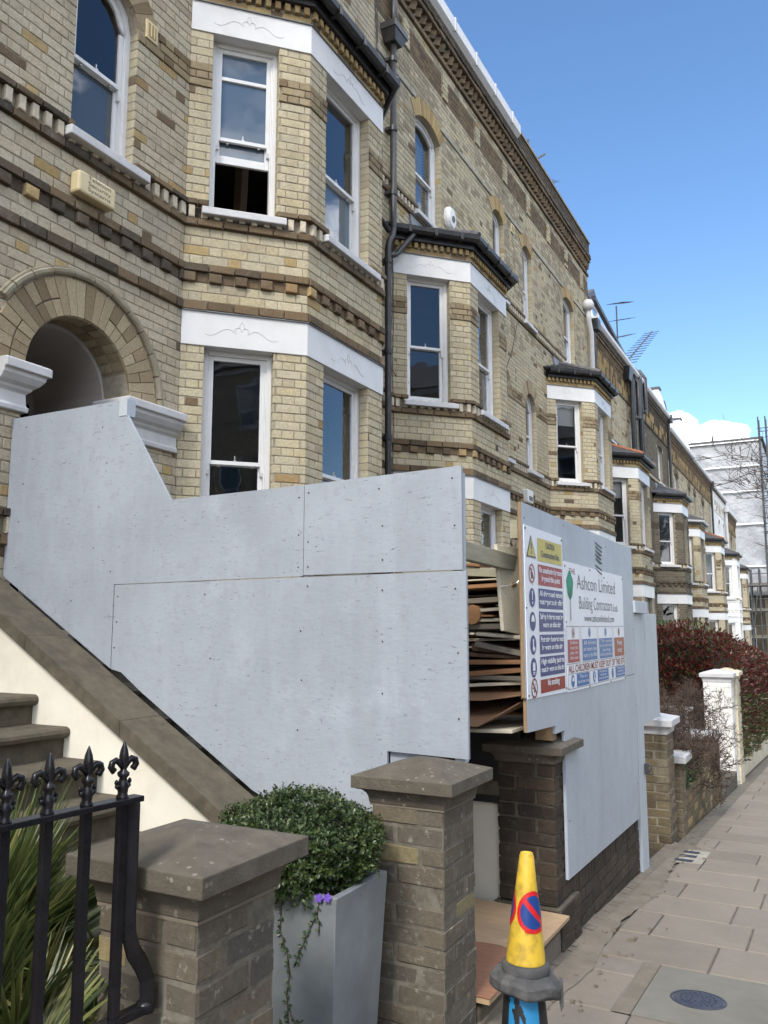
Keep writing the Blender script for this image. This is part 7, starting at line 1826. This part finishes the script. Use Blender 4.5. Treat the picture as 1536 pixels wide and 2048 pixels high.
# sheeting: rippled, between z 4.2 and 16.2
def ripple(x0, x1, y, z0, z1, nx, nz_, along='x'):
    m = MB(); V = {}
    for i in range(nx + 1):
        for j in range(nz_ + 1):
            f, g = i / nx, j / nz_; a = x0 + (x1 - x0) * f; z = z0 + (z1 - z0) * g
            b = y + .05 * sin(f * 9 + g * 3 + y) * sin(g * pi) + .03 * sin(f * 23 + g * 5 + 2 * sin(f * 5)) + .02 * sin(g * 6 + f * 14)
            V[i, j] = len(m.v); m.v.append((a, b, z) if along == 'x' else (b, a, z))
    for i in range(nx):
        for j in range(nz_): m.f.append((V[i, j], V[i + 1, j], V[i + 1, j + 1], V[i, j + 1])); m.t.append(0)
    return m
for k, (z0, z1) in enumerate(((4.0, 6.3), (6.3, 9.6), (9.6, 12.2), (12.2, 14.2), (14.2, 16.2))):
    build('sheeting', ripple(-9.6, -3.75, yS, z0 + .03, z1 - .03, 60, 18), 'sheet', sb, smooth=True); build('sheeting', ripple(yS, yS + 12, -3.7, z0 + .03, z1 - .03, 60, 18, 'y'), 'sheet', sb, smooth=True)
    m = MB(); m.box(-9.6, -3.7, yS - .2, yS - .12, z1 - .09, z1 + .03); build('sheet_batten', m, 'roofwhite', sb)
m = MB(); m.box(-9.9, -3.5, yS - .2, yS + 13, 16.2, 16.4); build('temporary_roof', m, 'slate', sb)
sc = thing('scaffolding', (-4.5, 69, zg), 'open steel scaffolding under and beside the white sheeting at the street end', 'scaffolding')
xs_ = [-9.5, -8.2, -6.9, -5.6, -4.9, -4.3, -3.7, -3.2]
for x in xs_:
    for y in (68.2, 69.4):
        m = MB(); top = 17.6 if x > -3.9 else (5.0 if x < -5 else 6.0); m.tube([(x, y, zg), (x, y, top)], .055, 6); build('standard', m, 'scaff', sc)
for z in (-3.2, -1.2, .8, 2.8, 4.7):
    for y in (68.2, 69.4): m = MB(); m.tube([(-9.7, y, z), (-2.9, y, z)], .055, 6); build('ledger', m, 'scaff', sc)
    m = MB(); m.tube([(-9.7, 68.2, z + .9), (-2.9, 68.2, z + .9)], .03, 6); build('guard_rail', m, 'scaff', sc)
    for x in xs_: m = MB(); m.tube([(x, 67.9, z - .05), (x, 69.7, z - .05)], .03, 6); build('transom', m, 'scaff', sc)
for z in (-1.15, .85, 2.85, 4.75): m = MB(); m.box(-9.7, -2.95, 68.2, 69.4, z, z + .16); build('platform', m, 'scaffboard', sc)
for z in (6.7, 8.7, 10.7, 12.7, 14.7, 16.7): m = MB(); m.tube([(-3.8, 68.2, z), (-2.6, 68.2, z)], .035, 6); m.tube([(-3.8, 69.4, z), (-2.6, 69.4, z)], .035, 6); build('ledger', m, 'scaff', sc)
for k in range(6): x = -9 + k * 1.1; m = MB(); m.tube([(x, 68.15, -5), (x + 1.3, 68.15, 4.7)], .05, 6); build('brace', m, 'scaff', sc)
m = MB(); m.tube([(-8.85, 70.2, 16.2), (-8.85, 70.2, 18.4)], .03, 6); build('pole', m, 'scaff', sc)
m = MB(); m.tube([(-7.2, 70.2, 16.2), (-7.25, 70.2, 17.0)], .05, 6); build('pole', m, 'scaff', sc)
# small beam seen through the open sash of the first house
m = MB(); m.obox((-4.95, 6.25, 5.95), (.045, 0, 0), (0, .05, 0), (.10, -.10, .55)); build('roof_prop', m, 'timber_edge', label='old brown timber prop seen through the open sash of the nearest bay', cat='prop')
ln = thing('porch_lantern', (WX - .1, 3.85, 3.45), 'dark glass lantern hanging in the arched porch behind the left capital', 'lantern')
m = MB(); m.lathe((WX - .32, 3.80, 3.40), [(.03, 0), (.05, .02), (.075, .17), (.08, .19), (.05, .23), (.01, .27)], 6); build('glass_body', m, 'black', ln)

# slanting dark verge over the fourth house's eaves
m = MB(); m.hexa([(-4.80, 20.4, 9.90), (-4.70, 20.4, 9.90), (-4.70, 24.3, 9.38), (-4.80, 24.3, 9.38), (-4.80, 20.4, 10.02), (-4.70, 20.4, 10.02), (-4.70, 24.3, 9.48), (-4.80, 24.3, 9.48)]); build('verge_board', m, 'slate', label='dark slanting verge board over the eaves of the fourth house', cat='verge board')
# ------------------------------------------------------------------ fit lettering to its width, then turn it into meshes
bpy.context.view_layer.update()
for o, w in TEXTS:
    if w and o.dimensions.x > 1e-4: o.scale.x = w / o.dimensions.x
bpy.context.view_layer.update()
dg = bpy.context.evaluated_depsgraph_get()
for o in [o for o in bpy.data.objects if o.type == 'FONT']:
    me = bpy.data.meshes.new_from_object(o.evaluated_get(dg)); n = bpy.data.objects.new('lettering', me); COL.objects.link(n)
    if not me.materials: me.materials.append(o.data.materials[0])
    n.parent = o.parent; n.location = o.location; n.rotation_euler = o.rotation_euler; n.scale = o.scale
    bpy.data.objects.remove(o)
